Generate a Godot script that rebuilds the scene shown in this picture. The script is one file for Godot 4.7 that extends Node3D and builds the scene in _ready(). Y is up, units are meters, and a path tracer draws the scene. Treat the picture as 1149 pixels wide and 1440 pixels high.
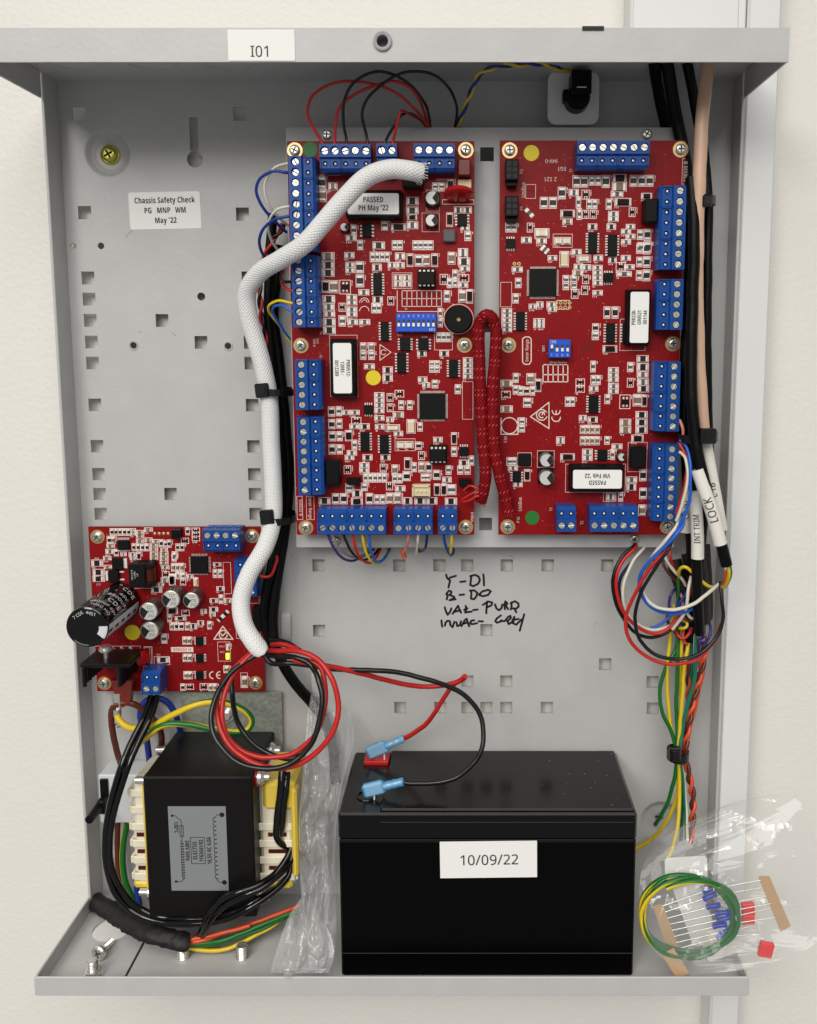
extends Node3D
# An open wall-mounted control cabinet seen close up. All lengths below are millimetres: x to the right, y up, z out of the wall.
const U := 0.001
var M := {}
var shared := {}
var taken := {}
var rng := RandomNumberGenerator.new()
var fonts := {}


# ---------- low level ----------
func begin() -> SurfaceTool:
	var st := SurfaceTool.new()
	st.begin(Mesh.PRIMITIVE_TRIANGLES)
	return st


func vert(st: SurfaceTool, p: Vector3, n: Vector3, uv := Vector2.ZERO) -> void:
	st.set_normal(n)
	st.set_uv(uv)
	st.add_vertex(p * U)


func face(st: SurfaceTool, p: Array, out: Vector3) -> void:
	var n: Vector3 = (p[1] - p[0]).cross(p[2] - p[0])
	if n.length() < 1e-9 and p.size() > 3:
		n = (p[2] - p[0]).cross(p[3] - p[0])
	n = n.normalized()
	var q := p.duplicate()
	if n.dot(out) > 0.0:
		q.reverse()
	else:
		n = -n
	for i in range(1, q.size() - 1):
		vert(st, q[0], n)
		vert(st, q[i], n)
		vert(st, q[i + 1], n)


func box(st: SurfaceTool, c: Vector3, s: Vector3, b := 0.0, t := Basis()) -> void:
	var h := s * 0.5
	b = minf(b, minf(h.x, minf(h.y, h.z)) * 0.9)
	var pt := func(sg: Vector3, keep: int) -> Vector3:
		var q := Vector3(h.x - b, h.y - b, h.z - b)
		q[keep] = h[keep]
		return c + t * (q * sg)
	for a in 3:
		var u := (a + 1) % 3
		var w := (a + 2) % 3
		for s1 in [-1.0, 1.0]:
			var ps := []
			for k in [[-1, -1], [1, -1], [1, 1], [-1, 1]]:
				var sg := Vector3.ONE
				sg[a] = s1
				sg[u] = k[0]
				sg[w] = k[1]
				ps.append(pt.call(sg, a))
			var o := Vector3.ZERO
			o[a] = s1
			face(st, ps, t * o)
	if b <= 0.0:
		return
	for a in 3:
		var u := (a + 1) % 3
		var w := (a + 2) % 3
		for s1 in [-1.0, 1.0]:
			for s2 in [-1.0, 1.0]:
				var p := []
				for k in [[-1.0, u], [1.0, u], [1.0, w], [-1.0, w]]:
					var sg := Vector3.ONE
					sg[a] = k[0]
					sg[u] = s1
					sg[w] = s2
					p.append(pt.call(sg, k[1]))
				var o := Vector3.ZERO
				o[u] = s1
				o[w] = s2
				face(st, p, t * o)
	for sx in [-1.0, 1.0]:
		for sy in [-1.0, 1.0]:
			for sz in [-1.0, 1.0]:
				var sg := Vector3(sx, sy, sz)
				face(st, [pt.call(sg, 0), pt.call(sg, 1), pt.call(sg, 2)], t * sg)


func lathe(st: SurfaceTool, prof: Array, seg: int, at := Vector3.ZERO, t := Basis(), a0 := 0.0, a1 := TAU) -> void:
	# profile points (radius, height) from bottom to top on the outside; the axis is t.z
	for i in prof.size() - 1:
		var p0: Vector2 = prof[i]
		var p1: Vector2 = prof[i + 1]
		var d := p1 - p0
		if d.length() < 1e-6:
			continue
		var nn := Vector2(d.y, -d.x).normalized()
		for k in seg:
			var f0 := a0 + (a1 - a0) * k / seg
			var f1 := a0 + (a1 - a0) * (k + 1) / seg
			var e0 := Vector3(cos(f0), sin(f0), 0)
			var e1 := Vector3(cos(f1), sin(f1), 0)
			var z := Vector3(0, 0, 1)
			var q := [e0 * p0.x + z * p0.y, e1 * p0.x + z * p0.y, e1 * p1.x + z * p1.y, e0 * p1.x + z * p1.y]
			var ns := [e0 * nn.x + z * nn.y, e1 * nn.x + z * nn.y, e1 * nn.x + z * nn.y, e0 * nn.x + z * nn.y]
			var uvs := [Vector2(float(k) / seg, p0.y), Vector2(float(k + 1) / seg, p0.y), Vector2(float(k + 1) / seg, p1.y), Vector2(float(k) / seg, p1.y)]
			for tri in [[0, 2, 1], [0, 3, 2]]:
				if (tri[1] == 2 and p0.x < 1e-6 and tri[2] == 1) or (tri[1] == 3 and p1.x < 1e-6):
					continue
				for j in tri:
					vert(st, at + t * q[j], t * ns[j], uvs[j])


func frame_of(d: Vector3) -> Basis:
	var z := d.normalized()
	var x := (Vector3.UP if absf(z.y) < 0.9 else Vector3.RIGHT).cross(z).normalized()
	return Basis(x, z.cross(x), z)


func rod(st: SurfaceTool, a: Vector3, b: Vector3, r: float, seg := 8, r2 := -1.0) -> void:
	var h := a.distance_to(b)
	lathe(st, [Vector2(0, 0), Vector2(r, 0), Vector2(r2 if r2 >= 0.0 else r, h), Vector2(0, h)], seg, a, frame_of(b - a))


func flat(a: Array) -> PackedVector3Array:
	var p := PackedVector3Array()
	for i in a.size() / 3:
		p.append(Vector3(a[i * 3], a[i * 3 + 1], a[i * 3 + 2]))
	return p


func curve(p: PackedVector3Array, step := 1.6) -> PackedVector3Array:
	var o := PackedVector3Array()
	for i in p.size() - 1:
		var a := p[maxi(i - 1, 0)]
		var d := p[mini(i + 2, p.size() - 1)]
		var n := maxi(2, int(p[i].distance_to(p[i + 1]) / step))
		for k in n:
			o.append(p[i].cubic_interpolate(p[i + 1], a, d, float(k) / n))
	o.append(p[p.size() - 1])
	return o


func uneven(p: PackedVector3Array, amount: float) -> PackedVector3Array:
	# small bends that a hand-laid wire keeps
	var n := FastNoiseLite.new()
	n.frequency = 0.06
	n.seed = int(absf(p[0].x * 13.0 + p[0].y * 7.0))
	var o := p.duplicate()
	for i in range(1, p.size() - 1):
		var k := minf(1.0, minf(i, p.size() - 1 - i) / 5.0) * amount
		o[i] += Vector3(n.get_noise_2d(i, 3.0), n.get_noise_2d(i, 40.0), n.get_noise_2d(i, 80.0)) * k
	return o


func frames(p: PackedVector3Array) -> Array:
	var out := []
	var x := frame_of(p[1] - p[0]).x
	for i in p.size():
		var d := (p[mini(i + 1, p.size() - 1)] - p[maxi(i - 1, 0)]).normalized()
		x = (x - d * x.dot(d)).normalized()
		out.append(Basis(x, d.cross(x), d))
	return out


func tube(st: SurfaceTool, p: PackedVector3Array, r: float, seg := 8, k0 := 0, k1 := -1, twist := 0.0, squash := 1.0, round_end := 0.0) -> void:
	var f := frames(p)
	if k1 < 0:
		k1 = seg
	var run := 0.0
	for i in p.size() - 1:
		var next := run + p[i].distance_to(p[i + 1])
		for k in range(k0, k1):
			var q := []
			for j in [[i, k, run], [i, k + 1, run], [i + 1, k + 1, next], [i + 1, k, next]]:
				var a: float = TAU * j[1] / seg + twist * j[2]
				var b: Basis = f[j[0]]
				var n := b.x * cos(a) + b.y * sin(a) * squash
				var left := clampf((p.size() - 1 - j[0]) * p[0].distance_to(p[1]) / maxf(round_end, 0.001), 0.0, 1.0)
				q.append([p[j[0]] + n * r * (sqrt(1.0 - pow(1.0 - left, 2.0)) if round_end > 0.0 else 1.0), (b.x * cos(a) + b.y * sin(a) / squash).normalized(), Vector2(float(j[1]) / seg, j[2] / (TAU * r))])
			for t in [0, 2, 1, 0, 3, 2]:
				vert(st, q[t][0], q[t][1], q[t][2])
		run = next
	for e in [0, p.size() - 1]:
		var b: Basis = f[e]
		var ring := []
		for k in seg:
			var a := TAU * k / seg
			ring.append(p[e] + (b.x * cos(a) + b.y * sin(a) * squash) * r)
		if k0 == 0 and (e == 0 or round_end <= 0.0):
			face(st, ring, b.z * (-1.0 if e == 0 else 1.0))


func helix(p: PackedVector3Array, off: float, pitch: float, phase: float) -> PackedVector3Array:
	var f := frames(p)
	var o := PackedVector3Array()
	var run := 0.0
	for i in p.size():
		if i:
			run += p[i].distance_to(p[i - 1])
		var a := TAU * run / pitch + phase
		o.append(p[i] + (f[i].x * cos(a) + f[i].y * sin(a)) * off)
	return o


func commit(sts: Array) -> ArrayMesh:
	# [surface tool, material, surface tool, material, ...] -> one mesh
	var m := ArrayMesh.new()
	for i in sts.size() / 2:
		sts[i * 2].commit(m)
		m.surface_set_material(m.get_surface_count() - 1, sts[i * 2 + 1])
	return m


func put(o: Node3D, called: String, parent: Node) -> Node3D:
	var key := str(parent.get_instance_id()) + called
	var n: int = taken.get(key, 0)
	taken[key] = n + 1
	o.name = called if n == 0 else "%s_%03d" % [called, n]
	parent.add_child(o, true)
	return o


func part(called: String, what, mat, parent: Node, at := Vector3.ZERO, turn := Basis()) -> MeshInstance3D:
	var o := MeshInstance3D.new()
	o.mesh = what.commit() if what is SurfaceTool else what
	if mat:
		o.material_override = mat
	o.transform = Transform3D(turn, at * U)
	put(o, called, parent)
	return o


func tag(o: Node3D, label: String, category: String, group := "") -> Node3D:
	o.set_meta("label", label)
	o.set_meta("category", category)
	if group:
		o.set_meta("group", group)
	return o


func thing(called: String, label: String, category: String, at := Vector3.ZERO, group := "") -> Node3D:
	var o := Node3D.new()
	o.position = at * U
	put(o, called, self)
	return tag(o, label, category, group)


func font(face_name: String) -> SystemFont:
	if not fonts.has(face_name):
		var f := SystemFont.new()
		f.font_names = PackedStringArray([face_name.trim_suffix(" Bold")])
		if face_name.ends_with("Bold"):
			f.font_weight = 700
		fonts[face_name] = f
	return fonts[face_name]


func letters(text: String, face_name := "Droid Sans", align := HORIZONTAL_ALIGNMENT_CENTER) -> TextMesh:
	# one metre of text mesh per 64 font pixels; the caller scales it to size
	var key := "text " + text + face_name + str(align)
	if shared.has(key):
		return shared[key]
	var t := TextMesh.new()
	t.text = text
	t.font = font(face_name)
	t.font_size = 64
	t.pixel_size = 1.0 / 64.0
	t.depth = 0.02
	t.curve_step = 2.0
	t.horizontal_alignment = align
	t.vertical_alignment = VERTICAL_ALIGNMENT_CENTER
	shared[key] = t
	return t


func text(parent: Node, s: String, cap: float, at: Vector3, mat: Material, turn := 0.0, squeeze := 1.0, face_name := "Droid Sans", align := HORIZONTAL_ALIGNMENT_CENTER) -> MeshInstance3D:
	var k := cap * U / 0.714
	return part("lettering", letters(s, face_name, align), mat, parent, at, Basis(Vector3(0, 0, 1), turn) * Basis.from_scale(Vector3(k * squeeze, k, k)))


func fine_letters(s: String, cap: float) -> Array:
	# flat lettering cut into small triangles, so that it can be bent round a cable: [vertices, normals]
	var a := letters(s).get_mesh_arrays()
	var v: PackedVector3Array = a[Mesh.ARRAY_VERTEX]
	var n: PackedVector3Array = a[Mesh.ARRAY_NORMAL]
	var idx: PackedInt32Array = a[Mesh.ARRAY_INDEX] if a[Mesh.ARRAY_INDEX] != null else PackedInt32Array(range(v.size()))
	var p := PackedVector3Array()
	var q := PackedVector3Array()
	for i in idx:
		p.append(v[i] * cap * U / 0.714)
		q.append(n[i])
	for turn in 3:
		var p2 := PackedVector3Array()
		var q2 := PackedVector3Array()
		for k in p.size() / 3:
			var c := [p[k * 3], p[k * 3 + 1], p[k * 3 + 2]]
			var m := [(c[0] + c[1]) * 0.5, (c[1] + c[2]) * 0.5, (c[2] + c[0]) * 0.5]
			for t in [[c[0], m[0], m[2]], [m[0], c[1], m[1]], [m[2], m[1], c[2]], [m[0], m[1], m[2]]]:
				for e in t:
					p2.append(e)
					q2.append(q[k * 3])
		p = p2
		q = q2
	return [p, q]


func circle_hole(st: SurfaceTool, c: Vector3, hx: float, hy: float, r: float, deep: float, seg := 12, bottom := true, bev := 0.0) -> void:
	# a rectangle (2hx by 2hy, facing +z) with a round hole and the wall of that hole
	var ring := []
	var rim := []
	for k in seg:
		var a := TAU * (k + 0.5) / seg
		var d := Vector3(cos(a), sin(a), 0)
		ring.append(c + d * (r + bev))
		var m := minf(hx / maxf(absf(d.x), 1e-6), hy / maxf(absf(d.y), 1e-6))
		rim.append(c + d * m)
	for k in seg:
		var j := (k + 1) % seg
		var q := [ring[k], rim[k], rim[j], ring[j]]
		var d0: Vector3 = rim[k] - c
		var d1: Vector3 = rim[j] - c
		var on_x0 := absf(absf(d0.x) - hx) < 1e-4
		var on_x1 := absf(absf(d1.x) - hx) < 1e-4
		if on_x0 != on_x1:
			q = [ring[k], rim[k], c + Vector3(hx * signf(d0.x if on_x0 else d1.x), hy * signf(d1.y if on_x0 else d0.y), 0), rim[j], ring[j]]
		face(st, q, Vector3(0, 0, 1))
	var prof := [Vector2(r, 0), Vector2(r, -deep)]
	if bev > 0.0:
		prof = [Vector2(r + bev, 0), Vector2(r, -bev), Vector2(r, -deep)]
	if bottom:
		prof.append(Vector2(0, -deep))
	lathe(st, prof, seg, c, Basis(Vector3(0, 0, 1), TAU * 0.5 / seg))


func sheet(st: SurfaceTool, x0: float, y0: float, x1: float, y1: float, thick: float, holes: Array, t := Transform3D()) -> void:
	# a flat plate in x, y whose front lies at z = 0; holes [x, y, width, height, radius or 0]
	var ys := [y0, y1]
	for h in holes:
		ys.append(h[1] - h[3] * 0.5)
		ys.append(h[1] + h[3] * 0.5)
	ys.sort()
	for i in ys.size() - 1:
		var a: float = ys[i]
		var b: float = ys[i + 1]
		if b - a < 1e-5:
			continue
		var cuts := []
		for h in holes:
			if h[1] - h[3] * 0.5 < (a + b) * 0.5 and h[1] + h[3] * 0.5 > (a + b) * 0.5:
				cuts.append([h[0] - h[2] * 0.5, h[0] + h[2] * 0.5])
		cuts.sort_custom(func(p, q): return p[0] < q[0])
		var x := x0
		cuts.append([x1, x1])
		for c in cuts:
			if c[0] > x:
				for side in [[0.0, 1.0], [-thick, -1.0]]:
					var z: float = side[0]
					face(st, [t * Vector3(x, a, z), t * Vector3(c[0], a, z), t * Vector3(c[0], b, z), t * Vector3(x, b, z)], t.basis * Vector3(0, 0, side[1]))
			x = maxf(x, c[1])
	var rim := func(l: float, d: float, r: float, u: float, s: float) -> void:
		var c := [Vector3(l, d, 0), Vector3(r, d, 0), Vector3(r, u, 0), Vector3(l, u, 0)]
		for k in 4:
			var p: Vector3 = c[k]
			var q: Vector3 = c[(k + 1) % 4]
			var o := Vector3((q - p).y, -(q - p).x, 0) * s
			face(st, [t * p, t * q, t * (q - Vector3(0, 0, thick)), t * (p - Vector3(0, 0, thick))], t.basis * o)
	rim.call(x0, y0, x1, y1, 1.0)
	for h in holes:
		if h[4] > 0.0:
			var tmp := begin()
			circle_hole(tmp, Vector3(h[0], h[1], 0), h[2] * 0.5, h[3] * 0.5, h[4], thick, 20, false)
			st.append_from(tmp.commit(), 0, Transform3D(t.basis, t.origin * U))
		else:
			rim.call(h[0] - h[2] * 0.5, h[1] - h[3] * 0.5, h[0] + h[2] * 0.5, h[1] + h[3] * 0.5, -1.0)


func rounded(w: float, h: float, r: float, n := 4) -> Array:
	var p := []
	for c in [[1, 1, 0], [-1, 1, 1], [-1, -1, 2], [1, -1, 3]]:
		for k in n + 1:
			var a: float = PI * 0.5 * (c[2] + float(k) / n)
			p.append(Vector3(c[0] * (w * 0.5 - r) + cos(a) * r, c[1] * (h * 0.5 - r) + sin(a) * r, 0))
	return p


func slab(st: SurfaceTool, outline: Array, z0: float, z1: float, at := Vector3.ZERO, t := Basis()) -> void:
	# a convex outline in x, y drawn out from z0 to z1
	var top := []
	var low := []
	for p in outline:
		top.append(at + t * (p + Vector3(0, 0, z1)))
		low.append(at + t * (p + Vector3(0, 0, z0)))
	face(st, top, t.z)
	face(st, low, -t.z)
	for k in outline.size():
		var j := (k + 1) % outline.size()
		var d: Vector3 = outline[j] - outline[k]
		face(st, [low[k], low[j], top[j], top[k]], t * Vector3(d.y, -d.x, 0))


# ---------- materials ----------
func mat(called: String, c: Color, rough := 0.5, metal := 0.0, spec := 0.5) -> StandardMaterial3D:
	var m := StandardMaterial3D.new()
	m.resource_name = called
	m.albedo_color = c
	m.roughness = rough
	m.metallic = metal
	m.metallic_specular = spec
	M[called] = m
	return m


func noise_image(size: int, freq: float, seed_: int, octaves := 3) -> Image:
	var n := FastNoiseLite.new()
	n.seed = seed_
	n.frequency = freq
	n.fractal_octaves = octaves
	return n.get_seamless_image(size, size)


func bump(m: StandardMaterial3D, im: Image, strength: float, tiles_per_metre: float) -> void:
	m.heightmap_enabled = true
	m.heightmap_texture = ImageTexture.create_from_image(im)
	m.heightmap_scale = strength
	m.uv1_triplanar = true
	m.uv1_world_triplanar = true
	m.uv1_scale = Vector3.ONE * tiles_per_metre


func speckle(m: StandardMaterial3D, a: Color, b: Color, freq: float, seed_: int) -> void:
	var im := noise_image(256, freq, seed_, 4)
	var o := Image.create(256, 256, false, Image.FORMAT_RGB8)
	for y in 256:
		for x in 256:
			o.set_pixel(x, y, a.lerp(b, im.get_pixel(x, y).r))
	m.albedo_texture = ImageTexture.create_from_image(o)
	m.albedo_color = Color.WHITE


func braid(called: String, thread: Color, gap: Color, fleck: Color, around: int, fleck_share: float) -> void:
	# woven sleeving: strands that cross over and under each other
	var n := 256
	var im := Image.create(n, n, false, Image.FORMAT_RGB8)
	var hi := Image.create(n, n, false, Image.FORMAT_RGB8)
	for y in n:
		for x in n:
			var u := float(x) / n * around
			var v := float(y) / n * around
			var a := u + v
			var b := u - v
			var i := int(floor(a))
			var j := int(floor(b))
			var fa := a - i
			var fb := b - j
			var over := posmod(i + j, 2) == 0
			var across := fb if over else fa
			var along := fa if over else fb
			var prof := 1.0 - pow(absf(across * 2.0 - 1.0), 2.5)
			var h := prof * (0.55 + 0.45 * sin(PI * along))
			var fil := 0.93 + 0.07 * sin(across * TAU * 3.0)
			var edge := smoothstep(0.02, 0.3, h)
			var c := gap.lerp(thread * fil, edge)
			if fleck_share > 0.0 and over and posmod(i * 7 + j * 3, 10) < fleck_share * 10.0 and absf(across - 0.5) < 0.2:
				c = c.lerp(fleck, 0.55)
			im.set_pixel(x, y, c)
			hi.set_pixel(x, y, Color(h, h, h))
	var m := mat(called, Color.WHITE, 0.62)
	m.albedo_texture = ImageTexture.create_from_image(im)
	m.heightmap_enabled = true
	m.heightmap_texture = ImageTexture.create_from_image(hi)
	m.heightmap_scale = 0.03
	m.rim_enabled = true
	m.rim = 0.3


func materials() -> void:
	var wall := mat("wall paint", Color(0.895, 0.885, 0.858), 0.5)
	bump(wall, noise_image(512, 0.03, 4, 4), 0.016, 16.0)
	var cab := mat("grey paint", Color(0.715, 0.72, 0.725), 0.42)
	speckle(cab, Color(0.722, 0.721, 0.716), Color(0.742, 0.741, 0.736), 0.012, 31)
	bump(cab, noise_image(256, 0.08, 9, 3), 0.006, 12.0)
	mat("trunking", Color(0.87, 0.875, 0.87), 0.4)
	mat("plate", Color(0.735, 0.735, 0.735), 0.45)
	var galv := mat("galvanised", Color(0.5, 0.52, 0.5), 0.45, 0.35)
	speckle(galv, Color(0.52, 0.54, 0.50), Color(0.68, 0.70, 0.66), 0.05, 12)
	galv.uv1_triplanar = true
	galv.uv1_scale = Vector3.ONE * 22.0
	mat("zinc", Color(0.88, 0.87, 0.84), 0.27, 0.85)
	mat("yellow zinc", Color(0.74, 0.72, 0.36), 0.26, 1.0)
	mat("tin", Color(0.93, 0.91, 0.88), 0.36, 0.18)
	mat("brass pad", Color(0.86, 0.74, 0.52), 0.32, 0.8)
	mat("blue plastic", Color(0.08, 0.285, 0.58), 0.34, 0.0, 0.4)
	mat("dark hole", Color(0.03, 0.03, 0.035), 0.6)
	mat("chip", Color(0.055, 0.055, 0.057), 0.5, 0.0, 0.3)
	mat("resistor black", Color(0.05, 0.05, 0.05), 0.38)
	mat("capacitor tan", Color(0.50, 0.42, 0.33), 0.45)
	mat("ferrite", Color(0.33, 0.33, 0.34), 0.55)
	mat("gloss black", Color(0.025, 0.025, 0.027), 0.09)
	mat("battery black", Color(0.02, 0.02, 0.021), 0.3, 0.0, 0.2)
	mat("battery top", Color(0.028, 0.028, 0.03), 0.2, 0.0, 0.4)
	mat("satin black", Color(0.04, 0.039, 0.041), 0.42, 0.0, 0.3)
	mat("cable black", Color(0.025, 0.025, 0.027), 0.45, 0.0, 0.3)
	mat("heat shrink", Color(0.05, 0.048, 0.048), 0.62)
	mat("heatsink", Color(0.03, 0.03, 0.033), 0.42, 0.3)
	mat("paper", Color(0.90, 0.90, 0.885), 0.6)
	mat("label white", Color(0.93, 0.93, 0.915), 0.5, 0.0, 0.3)
	mat("silver label", Color(0.60, 0.61, 0.62), 0.35, 0.4)
	mat("ink", Color(0.03, 0.03, 0.035), 0.6)
	mat("grey ink", Color(0.2, 0.2, 0.21), 0.6)
	mat("marker", Color(0.03, 0.028, 0.04), 0.45)
	mat("silk", Color(0.90, 0.84, 0.79), 0.5)
	mat("white print", Color(0.82, 0.83, 0.84), 0.5)
	mat("dip blue", Color(0.10, 0.33, 0.80), 0.35)
	mat("switch white", Color(0.93, 0.93, 0.92), 0.35)
	mat("cream", Color(0.86, 0.80, 0.64), 0.45)
	mat("crystal gold", Color(0.62, 0.56, 0.40), 0.35, 0.4)
	mat("can top", Color(0.83, 0.83, 0.81), 0.35, 0.25)
	mat("can sleeve", Color(0.40, 0.35, 0.34), 0.28, 0.5)
	mat("can side", Color(0.70, 0.69, 0.67), 0.28, 0.7)
	mat("red epoxy", Color(0.66, 0.045, 0.045), 0.2)
	mat("fuse brown", Color(0.44, 0.14, 0.10), 0.2)
	mat("green dot", Color(0.10, 0.45, 0.14), 0.5)
	mat("yellow dot", Color(0.88, 0.80, 0.10), 0.5)
	mat("board edge", Color(0.42, 0.10, 0.07), 0.6)
	mat("white wire", Color(0.84, 0.82, 0.76), 0.35)
	mat("red wire", Color(0.74, 0.12, 0.10), 0.38)
	mat("black wire", Color(0.03, 0.03, 0.033), 0.3)
	mat("blue wire", Color(0.07, 0.20, 0.55), 0.35)
	mat("mid blue wire", Color(0.12, 0.36, 0.76), 0.35)
	mat("navy wire", Color(0.06, 0.10, 0.30), 0.35)
	mat("yellow wire", Color(0.86, 0.74, 0.12), 0.35)
	mat("green wire", Color(0.07, 0.40, 0.14), 0.35)
	mat("teal wire", Color(0.07, 0.42, 0.33), 0.35)
	mat("orange wire", Color(0.80, 0.30, 0.15), 0.35)
	mat("brown wire", Color(0.34, 0.14, 0.09), 0.35)
	mat("purple wire", Color(0.25, 0.16, 0.46), 0.35)
	mat("pink wire", Color(0.85, 0.52, 0.45), 0.35)
	mat("grey wire", Color(0.55, 0.55, 0.56), 0.35)
	mat("beige cable", Color(0.80, 0.66, 0.56), 0.42)
	mat("sleeve label", Color(0.90, 0.885, 0.85), 0.4)
	mat("tie", Color(0.022, 0.022, 0.025), 0.35)
	mat("isolator", Color(0.80, 0.81, 0.82), 0.4)
	mat("bobbin", Color(0.91, 0.88, 0.79), 0.35)
	mat("yellow tape", Color(0.90, 0.78, 0.30), 0.22)
	mat("copper", Color(0.35, 0.13, 0.08), 0.35, 0.5)
	mat("core black", Color(0.055, 0.045, 0.043), 0.42, 0.0, 0.35)
	mat("crimp blue", Color(0.20, 0.55, 0.82), 0.2)
	mat("terminal red", Color(0.76, 0.05, 0.05), 0.32)
	mat("brown tape", Color(0.76, 0.62, 0.46), 0.6)
	mat("resistor blue", Color(0.12, 0.22, 0.66), 0.3)
	mat("pink film", Color(0.90, 0.18, 0.20), 0.35)
	var crimp: StandardMaterial3D = M["crimp blue"]
	crimp.transparency = BaseMaterial3D.TRANSPARENCY_ALPHA
	crimp.albedo_color = Color(0.35, 0.72, 0.93, 0.5)
	var bag := mat("clear plastic", Color(0.95, 0.95, 0.95, 0.045), 0.06)
	bag.transparency = BaseMaterial3D.TRANSPARENCY_ALPHA
	var milk := mat("milky plastic", Color(0.88, 0.89, 0.89, 0.15), 0.09)
	milk.transparency = BaseMaterial3D.TRANSPARENCY_ALPHA
	var led := mat("led lit", Color(0.85, 0.95, 0.4), 0.3)
	led.emission_enabled = true
	led.emission = Color(0.75, 0.95, 0.15)
	led.emission_energy_multiplier = 0.8
	mat("led off", Color(0.88, 0.85, 0.72), 0.3)
	braid("white braid", Color(0.98, 0.98, 0.975), Color(0.78, 0.78, 0.78), Color.WHITE, 16, 0.0)
	braid("red braid", Color(0.55, 0.01, 0.045), Color(0.10, 0.005, 0.01), Color(0.95, 0.5, 0.5), 9, 0.3)
	M["red braid"].rim_enabled = false
	M["red braid"].metallic_specular = 0.3


# ---------- circuit board pieces ----------
func bar_mesh(kind: String, w: float, h: float) -> ArrayMesh:
	var key := "%s %.1f %.1f" % [kind, w, h]
	if shared.has(key):
		return shared[key]
	var body := begin()
	var ends := begin()
	var across := w >= h
	var long := maxf(w, h)
	var wide := minf(w, h)
	var turn := Basis() if across else Basis(Vector3(0, 0, 1), PI * 0.5)
	var tall := {"k": 0.65, "t": 1.1, "s": 0.6, "b": 1.5, "g": 0.9, "c": 1.2, "o": 1.4}.get(kind, 0.7)
	var e: float = {"k": 0.2, "t": 0.2, "s": 0.3, "b": 0.08, "g": 0.3, "c": 0.1, "o": 0.22}.get(kind, 0.2) * long
	box(body, Vector3(0, 0, tall * 0.5 + 0.02), Vector3(long - 2.0 * e + 0.02, wide * (0.94 if kind != "b" else 0.8), tall), 0.08, turn)
	for s in [-1.0, 1.0]:
		box(ends, turn * Vector3(s * (long - e) * 0.5, 0, tall * (0.5 if kind != "b" else 0.22)), Vector3(e, wide, tall * (1.04 if kind != "b" else 0.4)), 0.08, turn)
		box(ends, turn * Vector3(s * (long * 0.5 + 0.12), 0, 0.05), Vector3(0.5, wide * 0.96, 0.06), 0.0, turn)
	var bm: Material = M[{"k": "resistor black", "t": "capacitor tan", "s": "ferrite", "b": "chip", "g": "ferrite", "c": "cream", "o": "led off"}.get(kind, "chip")]
	shared[key] = commit([body, bm, ends, M["tin"]])
	return shared[key]


func soic_mesh(w: float, h: float, n: int, upright: bool, tall := 1.6) -> ArrayMesh:
	var key := "soic %.1f %.1f %d %s %.1f" % [w, h, n, upright, tall]
	if shared.has(key):
		return shared[key]
	var body := begin()
	var pins := begin()
	box(body, Vector3(0, 0, tall * 0.5 + 0.2), Vector3(w, h, tall), 0.2)
	var span := (w if upright else h)
	var half := (h if upright else w) * 0.5
	for k in n:
		var a := (float(k) + 0.5) / n * span - span * 0.5
		for s in [-1.0, 1.0]:
			for piece in [[half + 0.25, 0.75, 0.55, 0.18], [half + 0.75, 0.12, 0.75, 0.16]]:
				var c := Vector3(a, s * piece[0], piece[1]) if upright else Vector3(s * piece[0], a, piece[1])
				var wd := span / n * 0.5
				box(pins, c, Vector3(wd, piece[2], piece[3]) if upright else Vector3(piece[2], wd, piece[3]))
	shared[key] = commit([body, M["chip"], pins, M["tin"]])
	return shared[key]


func qfp_mesh(w: float, n: int) -> ArrayMesh:
	var body := begin()
	var pins := begin()
	box(body, Vector3(0, 0, 0.95), Vector3(w, w, 1.5), 0.25)
	for q in 4:
		var t := Basis(Vector3(0, 0, 1), PI * 0.5 * q)
		for k in n:
			var a := (float(k) + 0.5) / n * (w - 0.8) - (w - 0.8) * 0.5
			box(pins, t * Vector3(a, w * 0.5 + 0.2, 0.6), Vector3(0.24, 0.5, 0.15), 0.0, t)
			box(pins, t * Vector3(a, w * 0.5 + 0.75, 0.1), Vector3(0.24, 0.8, 0.14), 0.0, t)
	return commit([body, M["chip"], pins, M["tin"]])


func dip_mesh(w: float, h: float) -> ArrayMesh:
	# a socketed eight-pin chip, its pins along the top and the bottom edge
	var body := begin()
	var pins := begin()
	box(body, Vector3(0, 0, 1.6), Vector3(w, h, 3.2), 0.2)
	box(body, Vector3(0, 0, 5.0), Vector3(w - 0.8, h * 0.66, 3.4), 0.35)
	for k in 4:
		for s in [-1.0, 1.0]:
			var x := (k - 1.5) * w * 0.235
			box(pins, Vector3(x, s * h * 0.4, 4.4), Vector3(1.1, 0.5, 1.8), 0.1)
			box(pins, Vector3(x, s * h * 0.365, 5.2), Vector3(1.2, 0.9, 0.3), 0.1)
	return commit([body, M["chip"], pins, M["tin"]])


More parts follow.
